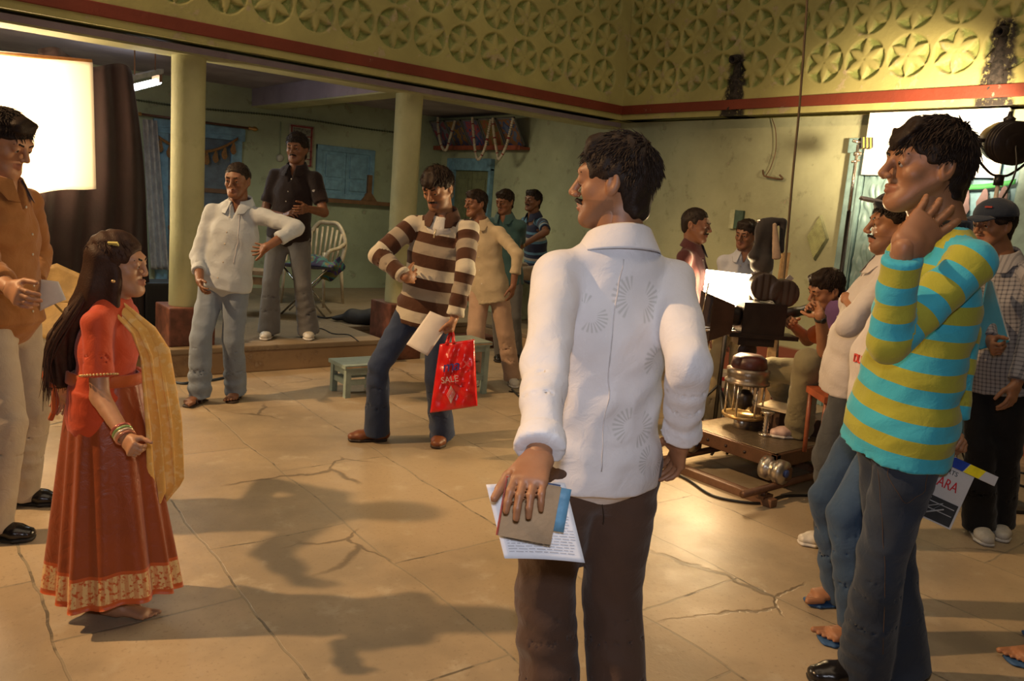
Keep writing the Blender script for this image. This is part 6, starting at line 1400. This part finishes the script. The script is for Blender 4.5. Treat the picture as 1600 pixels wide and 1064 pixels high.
def skirt(u, v):
    a = 2 * math.pi * u; wv = v ** .9; top = pel + up * .115 * h; z = top[2] + (.10 - top[2]) * v - .012 * math.sin(a * 3 + 1) * v
    r = .108 + (.215 - .108) * wv; fold_ = 1 + (.075 * math.sin(a * 13 + 1.2 * math.sin(a * 3)) + .05 * math.sin(a * 7 + 2)) * v ** .7
    cx = top * (1 - v) + (gc_ + F2 * .02) * v
    p = np.array([cx[0], cx[1], z]) + (F2 * math.cos(a) * r * .95 + L2 * math.sin(a) * r * .88) * fold_
    return p
nu, nv = 150, 60; V = np.array([[skirt(i / nu, j / nv) for j in range(nv + 1)] for i in range(nu)]).reshape(-1, 3)
Q = np.array([(i * (nv + 1) + j, i * (nv + 1) + j + 1, ((i + 1) % nu) * (nv + 1) + j + 1, ((i + 1) % nu) * (nv + 1) + j) for i in range(nu) for j in range(nv)])
cc_ = V.mean(0); N = normals(V, Q); sgn = 1 if ((V - cc_) * N).sum() > 0 else -1
Vi = V - N * sgn * .004; n = len(V); Q2 = Q[:, ::-1] + n; rim = [(i * (nv + 1) + e, ((i + 1) % nu) * (nv + 1) + e, ((i + 1) % nu) * (nv + 1) + e + n, i * (nv + 1) + e + n) for e in (0, nv) for i in range(nu)]
U_ = np.array([[i / nu, j / nv, 0] for i in range(nu) for j in range(nv + 1)]); gc2 = np.vstack([U_, U_])
def skirt_pat(nb, c):
    g = gcs(nb); v_ = g[1]; u_ = g[0]
    zari = nb.m('MULTIPLY', nb.m('GREATER_THAN', v_, .865), nb.m('LESS_THAN', v_, .975))
    lay = nb.m('MULTIPLY', zari, nb.m('ADD', .45, nb.m('MULTIPLY', nb.m('GREATER_THAN', nb.m('SINE', nb.m('MULTIPLY', u_, 330)), .0), .4)))
    c = nb.mix(nb.m('GREATER_THAN', v_, .85), c, (.52, .09, .015)); return nb.mix(nb.m('MULTIPLY', lay, nb.ss(nb.noise(90, 3, nb.obj()), .35, .5)), c, (.75, .55, .24))
mesh_obj('skirt', np.vstack([V, Vi]), np.vstack([Q, Q2, np.array(rim)]), cloth_mat('rust_silk_skirt', (.30, .055, .010), .42, spec=.5, pattern=skirt_pat), root, attrs={'gc': gc2})
# waist sash tied in a bow at the back, bead trims, bangles
SA = cloth_mat('orange_sash', (.50, .11, .025), .55); wc = pel + up * .105 * h
mb = MB(); n = 40; R_ = [(.0, -.022), (.006, -.018), (.006, .018), (.0, .022), (-.004, .0)]
V = [wc + (F2 * math.cos(2 * math.pi * i / n) * (.102 + dr_) * 1.0 + L2 * math.sin(2 * math.pi * i / n) * (.090 + dr_)) * 1.10 + up * z for i in range(n) for dr_, z in R_]
mb.add(V, [(i * 5 + k, i * 5 + (k + 1) % 5, ((i + 1) % n) * 5 + (k + 1) % 5, ((i + 1) % n) * 5 + k) for i in range(n) for k in range(5)]); sa = mb.build('sash', SA, root, smooth=True)
bk = wc - F2 * .125; mb = MB()
for q in (-1, 1): mb.tube(smooth_curve([bk, bk - F2 * .03 + L2 * q * .05 + ZZ * .03, bk - F2 * .03 + L2 * q * .08, bk - F2 * .015 + L2 * q * .05 - ZZ * .03, bk], 6), [.006] * 25 if False else .0075, 6)
mb.tube(smooth_curve([bk, bk - F2 * .04 - ZZ * .03, bk - F2 * .03 - ZZ * .10, bk - F2 * .05 - ZZ * .16], 6), .009, 6); mb.tube(smooth_curve([bk, bk - F2 * .02 - ZZ * .04 - L2 * .03, bk - F2 * .03 - ZZ * .13 - L2 * .02], 6), .008, 6)
sub(sa, 'bow', mb.v, mb.f, SA, smooth=True)
GO = mat('gold_beads', (.75, .50, .22), .3, metal=.6, bump=0); el, wr = P2['arm'][-1][:2]; sh_ = P2['sh'][-1]
mb = MB(); e1 = sh_ + (el - sh_) * .70; dd = unit(el - sh_); X = perp(F2, dd); Y = np.cross(dd, X)
for i in range(34): a = 2 * math.pi * i / 34; q = e1 + (X * math.cos(a) + Y * math.sin(a)) * .0525 * 1.0; mb.lathe(q - dd * .004, [(.001, 0), (.004, .002), (.004, .006), (.001, .008)], 6, dd)
mb.build('sleeve_trim', GO, root, smooth=True)
dd = unit(wr - el); X = perp(F2, dd); Y = np.cross(dd, X)
for k, c1 in enumerate(((.6, .25, .15), (.75, .6, .4), (.35, .5, .2), (.7, .2, .15))):
    q = wr - dd * (.012 + .011 * k); mb = MB(); pts = [q + (X * math.cos(a) + Y * math.sin(a)) * .0275 for a in np.linspace(0, 2 * math.pi, 25)]; mb.tube(pts, .0042, 6, cap=False); mb.build('bangle', mat('bangle_%d' % k, c1, .2, metal=.5, bump=0), root, smooth=True)
# long hair down the back, hair clip
c, fr, hs = P2['c'], P2['fr'], P2['hs']; Fh, Lh, Uh = fr
def hp(l, f, u): return c + (Lh * l + Fh * f + Uh * u) * hs
lo_ = P2['nb'] - up * .13 * h - F2 * .095 * h
R_ = [Prim(hp(0, -.045, .03), hp(0, -.075, -.09), (.082 * hs, .070 * hs), (.078 * hs, .052 * hs), Lh, k=.04), Prim(hp(0, -.075, -.09), lo_ + ZZ * .05, (.078 * hs, .052 * hs), (.082, .036), Lh, k=.04), Prim(lo_ + ZZ * .05, lo_ - ZZ * .10 - F2 * .012, (.082, .036), (.058, .022), Lh, k=.03)]
R_.append(Prim(hp(-.072, -.012, .03), hp(-.070, -.030, -.15), (.036, .014), (.040, .016), Fh, k=.03)); R_.append(Prim(hp(-.066, .010, -.02), hp(-.056, .006, -.18), (.016, .010), (.012, .007), Fh, k=.03))
V, Q = mesh_sdf(R_, .006); N = normals(V, Q); ang = np.arctan2((V - lo_) @ Lh, -((V - lo_) @ Fh)) * 16 + V[:, 2] * 9
V = V + N * ((np.sin(ang + 1.6 * nz3(V, 16, 3)) * .004) + nz3(V, 60, 8) * .0022)[:, None]
r = np.random.RandomState(4); VL = []; QL = []
for i in range(260):
    a = r.uniform(-1.5, 1.5); s0 = hp(.075 * math.sin(a), -.05 - .045 * math.cos(a), r.uniform(-.02, .07)); s1 = hp(.085 * math.sin(a), -.075 - .05 * math.cos(a), -.10); s2 = lo_ + Lh * .088 * math.sin(a) - Fh * .040 * math.cos(a) + ZZ * r.uniform(-.02, .06); s3 = s2 - ZZ * r.uniform(.07, .17) + Lh * r.normal() * .012 - Fh * r.uniform(-.005, .02)
    pts = smooth_curve([s0, s1, s2, s3], 4); lt = perp(Lh * math.cos(a) + Fh * math.sin(a), unit(s2 - s1)); o_ = unit(-Fh * math.cos(a) + Lh * math.sin(a)); b0 = len(VL); m_ = len(pts)
    for k, p in enumerate(pts):
        w_ = .0055 * (1 - (k / (m_ - 1)) ** 3 * .85); wob = lt * .004 * math.sin(k * .9 + i)
        for e in (-lt * w_, o_ * w_ * .6, lt * w_, -o_ * w_ * .4): VL.append(p + e + wob + o_ * .002)
    for k in range(m_ - 1):
        for q in range(4): QL.append((b0 + k * 4 + q, b0 + k * 4 + (q + 1) % 4, b0 + k * 4 + 4 + (q + 1) % 4, b0 + k * 4 + 4 + q))
mesh_obj('long_hair', np.vstack([V, np.array(VL)]), np.vstack([Q, np.array(QL) + len(V)]), hair_mat('hair_auburn'), root)
mb = MB(); q = hp(-.074, .018, .082); mb.obox(q, Fh, unit(Uh + Lh * .8), np.cross(Fh, unit(Uh + Lh * .8)), .030, .006, .018); mb.build('hair_clip', mat('clip_gold_green', (.75, .65, .2), .3, metal=.3, bump=0), root)
MB().lathe(hp(-.092, .02, -.045), [(.001, 0), (.006, .002), (.006, .008), (.001, .010)], 10, -ZZ).build('earring', GO, root, smooth=True)
# dupatta over the near shoulder falling in front
def dup_(u, v):
    a0 = P2['nb'] + up * .010 * h - F2 * .02 + Lh * -.02; sh0 = P2['sh'][-1] + ZZ * .045
    path = [P2['nb'] - up * .0 * h + F2 * .02 - L2 * .045 + ZZ * .01, P2['nb'] - up * .06 * h + F2 * .115 - L2 * .04, pel + up * .17 * h + F2 * .150 - L2 * .02, pel - up * .02 * h + F2 * .20, pel - up * .19 * h + F2 * .235, pel - up * .285 * h + F2 * .195]
    t = v * 5; i = min(int(t), 4); f = t - i; p = path[i] * (1 - f) + path[i + 1] * f; w_ = .028 + .030 * min(1, v * 1.6) - .03 * max(0, v - .85) / .15
    s_ = (u - .5) * 2; return p - (L2 * .75 - F2 * -.66) * s_ * w_ * 1 + F2 * .009 * math.sin(u * 20 + v * 3) - L2 * .010 * math.sin(u * 16 - v * 2) - L2 * .0 + ZZ * -.03 * s_ * v
V, Q = sheet(dup_, 44, 60, .003)
mesh_obj('dupatta', V, Q, cloth_mat('yellow_gauze', (.78, .42, .10), .6, weave=200, pattern=lambda nb, c: nb.mix(nb.m('MULTIPLY', nb.ss(nb.noise(40, 4, nb.obj()), .5, .62), .5), c, (.85, .62, .28))), root)

# ------------------------------------------------------------------ head wear, writing on clothes
I = P16; c, (Fh, Lh, Uh), hs = I['c'], I['fr'], I['hs']
cp = lambda l, f, u: c + (Lh * l + Fh * f + Uh * u) * hs; CAPM = cloth_mat('navy_cap', (.022, .030, .048), .8)
V, Q = mesh_sdf([ell(cp(0, -.010, .052), .092 * hs, .112 * hs, .082 * hs, Lh, Uh), Prim(cp(-.3, 0, .0), cp(.3, 0, .0), (.20 * hs, .045 * hs), (.20 * hs, .045 * hs), Fh, op='s', k=.004)], .006)
o = mesh_obj('cap', V, Q, CAPM, I['root']); tag(o, 'navy cap')
V, Q = sheet(lambda u, v: cp((u - .5) * 2 * .075 * math.sqrt(max(0, 1 - (v * .9) ** 2)), .085 + .085 * v, .052 - .018 * v - .014 * ((u - .5) * 2) ** 2), 16, 10, .005); sub(o, 'visor', V, Q, CAPM)
sub(o, 'logo', *(lambda m_: (m_.v, m_.f))(MB().obox(cp(.035, .088, .092), unit(Lh - Fh * .5), Uh, Fh, .03, .008, .006)), mat('cap_red', (.45, .05, .03), .6), smooth=False)
def surf(I, key, x, y, rad=5):
    o = I[key]; me = o.data; co = np.zeros(len(me.vertices) * 3, np.float32); me.vertices.foreach_get('co', co); co = co.reshape(-1, 3) + OFFS[o.name]
    rel = co - CAM; dd = rel @ AX_F; X_ = rel @ AX_R / dd * F_PX + 800; Y_ = 532 - rel @ AX_U / dd * F_PX; mk = np.hypot(X_ - x, Y_ - y) < rad
    return None if not mk.any() else co[mk][np.argmin(dd[mk])]
def seam(I, key, pxs, m_, r_=.0016, name='seam', dashed=False):
    """a line of stitching laid on the cloth"""
    pts = []
    for i in range(len(pxs) - 1):
        for t in np.linspace(0, 1, 9)[:-1]: pts.append((pxs[i][0] * (1 - t) + pxs[i + 1][0] * t, pxs[i][1] * (1 - t) + pxs[i + 1][1] * t))
    P_ = [surf(I, key, *q) for q in pts]; P_ = [p for p in P_ if p is not None]
    if len(P_) < 3: return
    P_ = [p - AX_F * .0004 for p in P_]; Q_ = [(P_[max(i - 1, 0)] + P_[i] * 2 + P_[min(i + 1, len(P_) - 1)]) / 4 for i in range(len(P_))]
    mb = MB(); mb.tube(Q_, r_, 5); mb.build(name, m_, part=I[key], smooth=True)
TH = mat('thread_tan', (.09, .055, .035), .7, bump=0); WS = mat('white_seam', (.60, .58, .60), .8, bump=0)
seam(P15, 'pants_obj', [(1388, 700), (1383, 745), (1412, 792), (1446, 772), (1455, 722)], TH, .0012, name='pocket_stitching'); seam(P15, 'pants_obj', [(1366, 712), (1374, 800), (1380, 900), (1382, 1050)], TH, .0012)
seam(P9, 'shirt_obj', [(978, 400), (966, 470), (955, 560), (946, 660), (942, 755)], WS, .0018)
seam(P3, 'shirt_obj', [(379, 325), (377, 360), (373, 390), (368, 418)], WS, .0022)
seam(P9, 'pants_obj', [(944, 780), (940, 830)], mat('brown_seam', (.03, .018, .012), .8, bump=0)) 
# second man's visor: cap brim seen above the smiling man
I = P13; c, (Fh, Lh, Uh), hs = I['c'], I['fr'], I['hs']; cp = lambda l, f, u: c + (Lh * l + Fh * f + Uh * u) * hs
V, Q = sheet(lambda u, v: cp((u - .5) * 2 * .068 * math.sqrt(max(0, 1 - (v * .9) ** 2)), .070 + .075 * v, .098 + .012 * v - .010 * ((u - .5) * 2) ** 2), 16, 10, .005)
o = mesh_obj('cap_visor', V, Q, cloth_mat('grey_cap', (.20, .20, .22)), I['root']); 
V, Q = mesh_sdf([ell(cp(0, -.010, .085), .086 * hs, .102 * hs, .055 * hs, Lh, Uh)], .007); mesh_obj('cap', V, Q, cloth_mat('grey_cap_crown', (.05, .05, .055)), I['root'])

def on_cloth(I, key, lo, up_, size, text, name, m_, shear=0, width=1):
    """lettering projected onto the cloth from outside along the direction of view of the cloth"""
    o = I[key]; me = o.data; co = np.zeros(len(me.vertices) * 3, np.float32); me.vertices.foreach_get('co', co); co = co.reshape(-1, 3) + OFFS[o.name]; return co
I = P14; me = I['shirt_obj'].data; co = np.zeros(len(me.vertices) * 3, np.float32); me.vertices.foreach_get('co', co); co = co.reshape(-1, 3) + OFFS[I['shirt_obj'].name]
q = np.array([(((p - CAM) @ AX_R) / ((p - CAM) @ AX_F) * F_PX + 800, 532 - ((p - CAM) @ AX_U) / ((p - CAM) @ AX_F) * F_PX) for p in co]); dpt = (co - CAM) @ AX_F
PRN = mat('red_print', (.60, .06, .04), .6, bump=0)
mk = (np.hypot(q[:, 0] - 1345, q[:, 1] - 566) < 12)
if mk.any():
    # letters follow the belly: the front half of the word runs round towards the man's front
    ctr = co[mk][np.argmin(dpt[mk])]; ax_c = I['pel'] + I['up'] * (ctr[2] - I['pel'][2]); 
    rad = np.linalg.norm((ctr - ax_c)[:2]); a_c = math.atan2(ctr[1] - ax_c[1], ctr[0] - ax_c[0])
    for i, ch in enumerate('DUBAI'):
        a_ = a_c + (i - 2.6) * .025 / rad; mm = co[np.abs(co[:, 2] - ctr[2]) < .025]; da = np.abs((np.arctan2(mm[:, 1] - ax_c[1], mm[:, 0] - ax_c[0]) - a_ + math.pi) % (2 * math.pi) - math.pi)
        near = mm[da < .08]
        if not len(near): continue
        rr = np.linalg.norm((near - ax_c)[:, :2], axis=1).max() + .001; d_ = np.array([math.cos(a_), math.sin(a_), 0]); tx = np.array([-math.sin(a_), math.cos(a_), 0])
        text_obj('printed_letter', ch, ax_c + d_ * rr - tx * .010 - ZZ * .018, tx, ZZ - d_ * .0, .044, PRN, part=I['shirt_obj'], ext=.004)
# small white emblem on the dark polo, logo patch
def patch(I, px, py, name, w_, h_, m_):
    o = I['shirt_obj']; me = o.data; co = np.zeros(len(me.vertices) * 3, np.float32); me.vertices.foreach_get('co', co); co = co.reshape(-1, 3) + OFFS[o.name]
    rel = co - CAM; dd = rel @ AX_F; X_ = rel @ AX_R / dd * F_PX + 800; Y_ = 532 - rel @ AX_U / dd * F_PX; mk = np.hypot(X_ - px, Y_ - py) < 6
    if not mk.any(): return
    p = co[mk][np.argmin(dd[mk])]; n = -unit(ray(px, py)); mb = MB(); k = 16; ux = unit(np.cross(ZZ, n)); uy = np.cross(n, ux)
    A = [p + n * .003 + ux * w_ * math.cos(2 * math.pi * i / k) + uy * h_ * math.sin(2 * math.pi * i / k) for i in range(k)]; B = [a - n * .008 for a in A]
    mb.add(A + B, [tuple(range(k)), tuple(range(2 * k - 1, k - 1, -1))] + [(i, i + k, (i + 1) % k + k, (i + 1) % k) for i in range(k)]); mb.build(name, m_, part=o)
patch(P4, 485, 298, 'chest_emblem', .017, .010, mat('emblem_white', (.7, .66, .6), .5, bump=0))
patch(P12, 1255, 508, 'printed_emblem', .045, .05, mat('print_white', (.62, .55, .48), .6, bump=0)); 
# white tee showing at the striped man's throat
I = P5; nb, up, fs, Ls, h = I['nb'], I['up'], I['fs'], I['Ls'], I['H']
V, Q = mesh_sdf([Prim(nb - up * .045 * h + fs * .012 * h, nb - up * .004 * h + fs * .010 * h, (.058 * h, .050 * h), (.037 * h, .037 * h), Ls, flat=(False, True), k=.02)], .006); mesh_obj('undershirt', V, Q, cloth_mat('white_undershirt', (.62, .60, .56)), I['root'])
mb = MB(); mb.tube([nb - up * .045 * h + fs * .082 * h, nb - up * .075 * h + fs * .090 * h], .005, 6); mb.build('zip', mat('zip_gold', (.7, .6, .4), .3, metal=.6), I['root'], smooth=True)
# dark collar of the blue-striped pullover
I = P15; nb, up, fs, Ls, h = I['nb'], I['up'], I['fs'], I['Ls'], I['H']
V, Q = mesh_sdf([Prim(nb - up * .018 * h, nb + up * .022 * h, (.048 * h, .044 * h), (.038 * h, .037 * h), Ls, flat=(False, True), k=.02)], .006); mesh_obj('dark_collar', V, Q, cloth_mat('black_collar', (.015, .015, .018)), I['root'])
# watches
def watch(I, s_, m1, off=.02, r_=.030):
    el, wr = I['arm'][s_][:2]; dd = unit(wr - el); X = perp(ZZ, dd); Y = np.cross(dd, X); q = wr - dd * off
    mb = MB(); n = 20; V = [q + (X * math.cos(2 * math.pi * i / n) + Y * math.sin(2 * math.pi * i / n)) * (r_ + e) + dd * z for i in range(n) for e, z in ((0, -.009), (.003, -.008), (.003, .008), (0, .009))]
    mb.add(V, [(i * 4 + k, i * 4 + (k + 1) % 4, ((i + 1) % n) * 4 + (k + 1) % 4, ((i + 1) % n) * 4 + k) for i in range(n) for k in range(4)]); f = -unit(ray(800, 500)); f = perp(f, dd)
    mb.lathe(q + f * r_, [(.016, 0), (.017, .004), (.014, .008), (.001, .008)], 16, f); mb.build('wrist_watch', m1, I['root'], smooth=True)
watch(P12, 1, mat('watch_black', (.02, .02, .02), .3), .022, .028); watch(P5, -1, mat('watch_black', (.02, .02, .02)), .0, .0275) if False else None; watch(P8, 1, mat('watch_gold', (.5, .35, .15), .3, metal=.6), .01, .026)

# ------------------------------------------------------------------ held things
def slab(name, c, ux, uy, w_, h_, th, m_, label, cat, wave=0.0, group=None, parts=None):
    ux = unit(ux); uy = perp(uy, ux); nn = np.cross(ux, uy)
    V, Q = sheet(lambda u, v: c + ux * (u - .5) * w_ + uy * (v - .5) * h_ + nn * wave * (math.sin(u * 3.1) + .4 * math.sin(v * 5 + u * 2)), 14, 14, th); o = mesh_obj(name, V, Q, m_); return tag(o, label, cat, group) if label else o
def lined(name, col, ink, rows, gap=.012):
    m, nt, b = new_mat(name); nb = NB(nt); v = nb.sep(nb.obj())
    return m
PAP = mat('white_paper', (.70, .71, .76), .6, var=.03, bump=.05); PAPW = mat('paper_warm', (.66, .60, .54), .65, var=.03, bump=.05)
# front man: sheet of handwriting and a small brown book held against it
hw = P9['arm'][1]; Hc = hw[1] + hw[3] * .085
def pw(x, y, off=0.0): return atD(x, y, dep(Hc) + off)
q = [pw(758, 765, .04), pw(886, 762, .07), pw(918, 892, .02), pw(788, 885, .0)]
def shf(u, v): return q[0] * (1 - u) * (1 - v) + q[1] * u * (1 - v) + q[2] * u * v + q[3] * (1 - u) * v + AX_F * .010 * math.sin(u * 3.1) + AX_F * .055
V, Q = sheet(shf, 16, 16, .0012); o = mesh_obj('paper_sheet', V, Q, PAP); tag(o, 'white sheet of handwritten notes held behind the brown book', 'paper')
rr = random.Random(5); mb = MB(); e1 = unit(q[1] - q[0]); e2 = unit(q[3] - q[0]); e3 = -AX_F
for i in range(15):
    v_ = .40 + i * .036; u_ = .08
    while u_ < .9:
        l = rr.uniform(.03, .11); a = shf(u_, v_) + e3 * .0011; b = shf(min(u_ + l, .95), v_ + .004 * rr.uniform(-1, 1)) + e3 * .0011; mb.obox((a + b) / 2, unit(b - a), e2, e3, np.linalg.norm(b - a), .0018, .0006); u_ += l + .02
sub(o, 'handwriting', mb.v, mb.f, mat('pencil_grey', (.42, .43, .48), .7, bump=0), smooth=False)
bq = [pw(795, 772, 0), pw(852, 780, 0), pw(862, 838, 0), pw(800, 824, 0)]; bc = sum(bq) / 4; bx = unit(bq[1] - bq[0] + bq[2] - bq[3]); by = perp(bq[3] - bq[0] + bq[2] - bq[1], bx); bn = np.cross(bx, by); bn = bn if bn @ AX_F < 0 else -bn; bc = bc + AX_F * .040
t = empty('book', bc, 'small brown-covered book in the hand of the man in front', 'book')
MB().obox(bc + bn * .0115, bx, by, bn, .104, .112, .002).build('cover', mat('book_brown', (.36, .24, .13), .6), t); MB().obox(bc - bn * .0115, bx, by, bn, .104, .112, .002).build('cover', mat('book_dark_blue', (.03, .05, .12), .5), t)
MB().obox(bc + bx * .002, bx, by, bn, .098, .106, .021).build('pages', mat('page_edge', (.72, .69, .62), .7), t); MB().obox(bc - bx * .052, bx, by, bn, .004, .112, .025).build('spine', mat('book_red', (.45, .06, .03), .5), t)
V, Q = sheet(lambda u, v: bc - bn * .016 + bx * (.03 + u * .045) + by * (-.05 + v * .085) - bn * .002, 4, 4, .001); tag(mesh_obj('blue_leaflet', V, Q, mat('leaflet_blue', (.15, .36, .55), .5)), 'light blue leaflet showing beside the brown book', 'leaflet')
# striped man: folded pages and red carrier bag
Hc = P5['arm'][1][1] + P5['arm'][1][3] * .06; D5 = dep(Hc)
q = [atD(672, 486, D5 + .02), atD(706, 500, D5 + .03), atD(668, 556, D5 - .04), atD(635, 538, D5 - .03)]
V, Q = sheet(lambda u, v: q[0] * (1 - u) * (1 - v) + q[1] * u * (1 - v) + q[2] * u * v + q[3] * (1 - u) * v - AX_F * .02 * math.sin(u * 3) , 10, 12, .002); tag(mesh_obj('folded_pages', V, Q, PAPW), 'white folded script pages in the striped man’s hand above the red bag', 'paper')
q = [atD(687, 538, D5), atD(741, 530, D5), atD(746, 634, D5 - .02), atD(672, 645, D5 - .02)]
def bagf(u, v, s_): 
    b = math.sin(math.pi * u) ** .5 * math.sin(math.pi * min(1, v * .9 + .05)) ** .6 if 0 < u < 1 else 0
    p = q[0] * (1 - u) * (1 - v) + q[1] * u * (1 - v) + q[2] * u * v + q[3] * (1 - u) * v
    return p - AX_F * s_ * (.035 * b + .004 + .006 * math.sin(u * 17 + v * 9) * b + .005 * math.sin(v * 23 - u * 12) * b + .008 * math.sin(u * 6 + 3 * v) * b)
BR = mat('red_polythene', (.62, .012, .012), .22, spec=.6, var=.05, bump=.25, bscale=25, coat=.3); t = empty('carrier_bag', q[0], 'shiny red plastic sale carrier bag hanging from the striped man’s hand', 'bag')
V1, Q1 = sheet(lambda u, v: bagf(u, v, 1), 30, 36, .001); V2, Q2 = sheet(lambda u, v: bagf(1 - u, v, -1), 30, 36, .001); bo = mesh_obj('bag_body', np.vstack([V1, V2]), np.vstack([Q1, Q2 + len(V1)]), BR, t)
mb = MB(); hp_ = Hc + P5['arm'][1][3] * .02
for u0, u1 in ((.2, .42),): mb.tube(smooth_curve([bagf(u0, .02, 1), hp_ + AX_U * .0, bagf(u1, .02, 1)], 6), .010, 6)
mb.build('handle', BR, t, smooth=True)
ex = unit(q[1] - q[0]); ey = perp(AX_U, ex)
def bag_text(s_, name, u, v, size, m_, w_=1.0, sh=0.0, lift=.004):
    a = bagf(u, v, 1); b = bagf(u + .3, v, 1); nn = np.cross(unit(b - a), ey); text_obj(name, s_, a - AX_F * lift, unit(b - a), ey, size, m_, part=bo, ext=.0015, shear=sh, width=w_)
BL = mat('print_blue', (.035, .035, .22), .4, bump=0); PK = mat('print_pink_red', (.65, .10, .10), .4, bump=0); GW = mat('print_grey_white', (.60, .45, .42), .5, bump=0)
bag_text('m', 'printed_word', .19, .42, .088, BL, 1.0, .25, .012); bag_text('a', 'printed_word', .46, .42, .088, BL, 1.0, .25, .012); bag_text('x', 'printed_word', .68, .40, .085, PK, 1.1, .25, .012)
bag_text('SALE', 'printed_word', .19, .585, .050, GW, .95, 0, .012)
mb = MB()
for k in range(7):
    a0 = bagf(.42, .64, 1) - AX_F * .012; a1 = bagf(.34 + .03 * k, .76, 1) - AX_F * .012; a2 = bagf(.44, .90, 1) - AX_F * .010; mb.tube([a0, a1, a2], .0013, 4)
sub(bo, 'printed_spark', mb.v, mb.f, GW, smooth=False)
# man at left: folded sheet
Hc = P1['arm'][1][1] + P1['arm'][1][3] * .07; D1 = dep(Hc); q = [atD(60, 436, D1 + .02), atD(92, 440, D1 + .02), atD(104, 468, D1), atD(48, 494, D1 - .02)]
V, Q = sheet(lambda u, v: q[0] * (1 - u) * (1 - v) + q[1] * u * (1 - v) + q[2] * u * v + q[3] * (1 - u) * v - AX_F * .015 * math.sin(u * 3), 10, 10, .002); tag(mesh_obj('folded_sheet', V, Q, PAPW), 'white folded sheet at the hand of the man in the tan-brown shirt', 'paper')
# clapper board
Hc = P15['arm'][-1][1] + P15['arm'][-1][3] * .08; D0 = dep(Hc) - .03
tlc, trc, brc, blc = atD(1470, 722, D0), atD(1518, 744, D0), atD(1466, 800, D0), atD(1440, 786, D0)
ux = unit(trc - tlc); uy = perp(tlc - blc, ux); o0 = tlc - ux * .04; t = empty('clapper_board', o0 - uy * .08, 'film slate with yellow and blue bars held behind the striped pullover man', 'clapper board'); nn = np.cross(ux, uy); nn = nn if nn @ AX_F < 0 else -nn
W_, H_ = .150, .175; ctr = tlc + ux * .035 - uy * H_ / 2
sl_ = MB().obox(ctr, ux, uy, nn, W_, H_, .006).build('slate', mat('slate_white', (.55, .53, .52), .5, var=.03), t)
MB().obox(ctr - uy * .048 + nn * .0035, ux, uy, nn, W_ * .90, H_ * .40, .002).build('slate_panel', mat('slate_dark', (.035, .037, .04), .5), t)
cb = MB().obox(tlc + ux * .065 + uy * .016, ux, uy, nn, .22, .030, .010).build('clap_stick', mat('slate_white', (.55, .53, .52)), t)
for i, (a, cc) in enumerate(((-.035, 'y'), (.018, 'b'), (.071, 'y'))):
    mb = MB(); p0 = tlc + ux * (a + .0) + uy * .001 + nn * .0056; V = [p0 + ux * x + uy * y + nn * z for z in (0, .001) for x, y in ((0, 0), (.050, 0), (.062, .030), (.012, .030))]; mb.add(V, [(0, 1, 2, 3), (7, 6, 5, 4), (0, 4, 5, 1), (1, 5, 6, 2), (2, 6, 7, 3), (3, 7, 4, 0)]); mb.build('bar', mat('bar_yellow', (.85, .68, .02), .4, bump=0) if cc == 'y' else mat('bar_blue', (.02, .05, .30), .4, bump=0), part=cb)
text_obj('title_lettering', 'SAMARA', ctr - ux * .088 + uy * .020 + nn * .0035, ux, uy, .044, mat('title_red', (.55, .02, .03), .5, bump=0), part=sl_, ext=.0008, width=.78)
text_obj('small_lettering', 'ARTS', ctr - ux * .02 + uy * .066 + nn * .0035, ux, uy, .020, mat('title_grey', (.06, .07, .07), .5, bump=0), part=sl_)
mb = MB()
for i in range(2): mb.obox(ctr - uy * (.030 + .022 * i) + nn * .005, ux, uy, nn, .12, .0025, .001)
z0 = ctr - uy * .055 + nn * .005; zz = [(-.05, .01), (-.02, .035), (-.03, .0), (.02, .03), (-.01, -.01), (.03, .015), (-.045, -.03)]
mb.tube([z0 + ux * a + uy * b for a, b in zz], .0022, 4); sub(sl_, 'chalk_scrawl', mb.v, mb.f, mat('chalk', (.45, .45, .45), .8, bump=0), smooth=False)
# blue folder
D6 = float(P16['nb'] @ HF); q = [atD(1545, 438, 3.55), atD(1548, 440, 3.62), atD(1574, 536, 3.62), atD(1534, 546, 3.40)]
D6 = dep(P16['arm'][-1][1]) + .02; q = [atD(1543, 436, D6), atD(1549, 440, D6 + .06), atD(1575, 532, D6 + .05), atD(1520, 546, D6 - .05), ]
t = empty('blue_folder', q[3], 'light blue folder with a white edge carried by the man in the navy cap', 'folder')
V, Q = sheet(lambda u, v: q[0] * (1 - u) * (1 - v) + q[1] * u * (1 - v) + q[2] * u * v + q[3] * (1 - u) * v, 6, 6, .006); mesh_obj('folder_cover', V, Q, mat('folder_blue', (.10, .42, .60), .35, var=.03, bump=0), t, smooth=False)
MB().tube([q[1] + AX_R * .004, q[2] + AX_R * .004], .006, 6).build('page_edge', mat('page_edge', (.72, .69, .62)), t); MB().tube([q[3] - AX_U * .004, q[2] - AX_U * .004], .006, 6).build('folder_spine', mat('folder_spine_blue', (.04, .28, .45), .4), t)
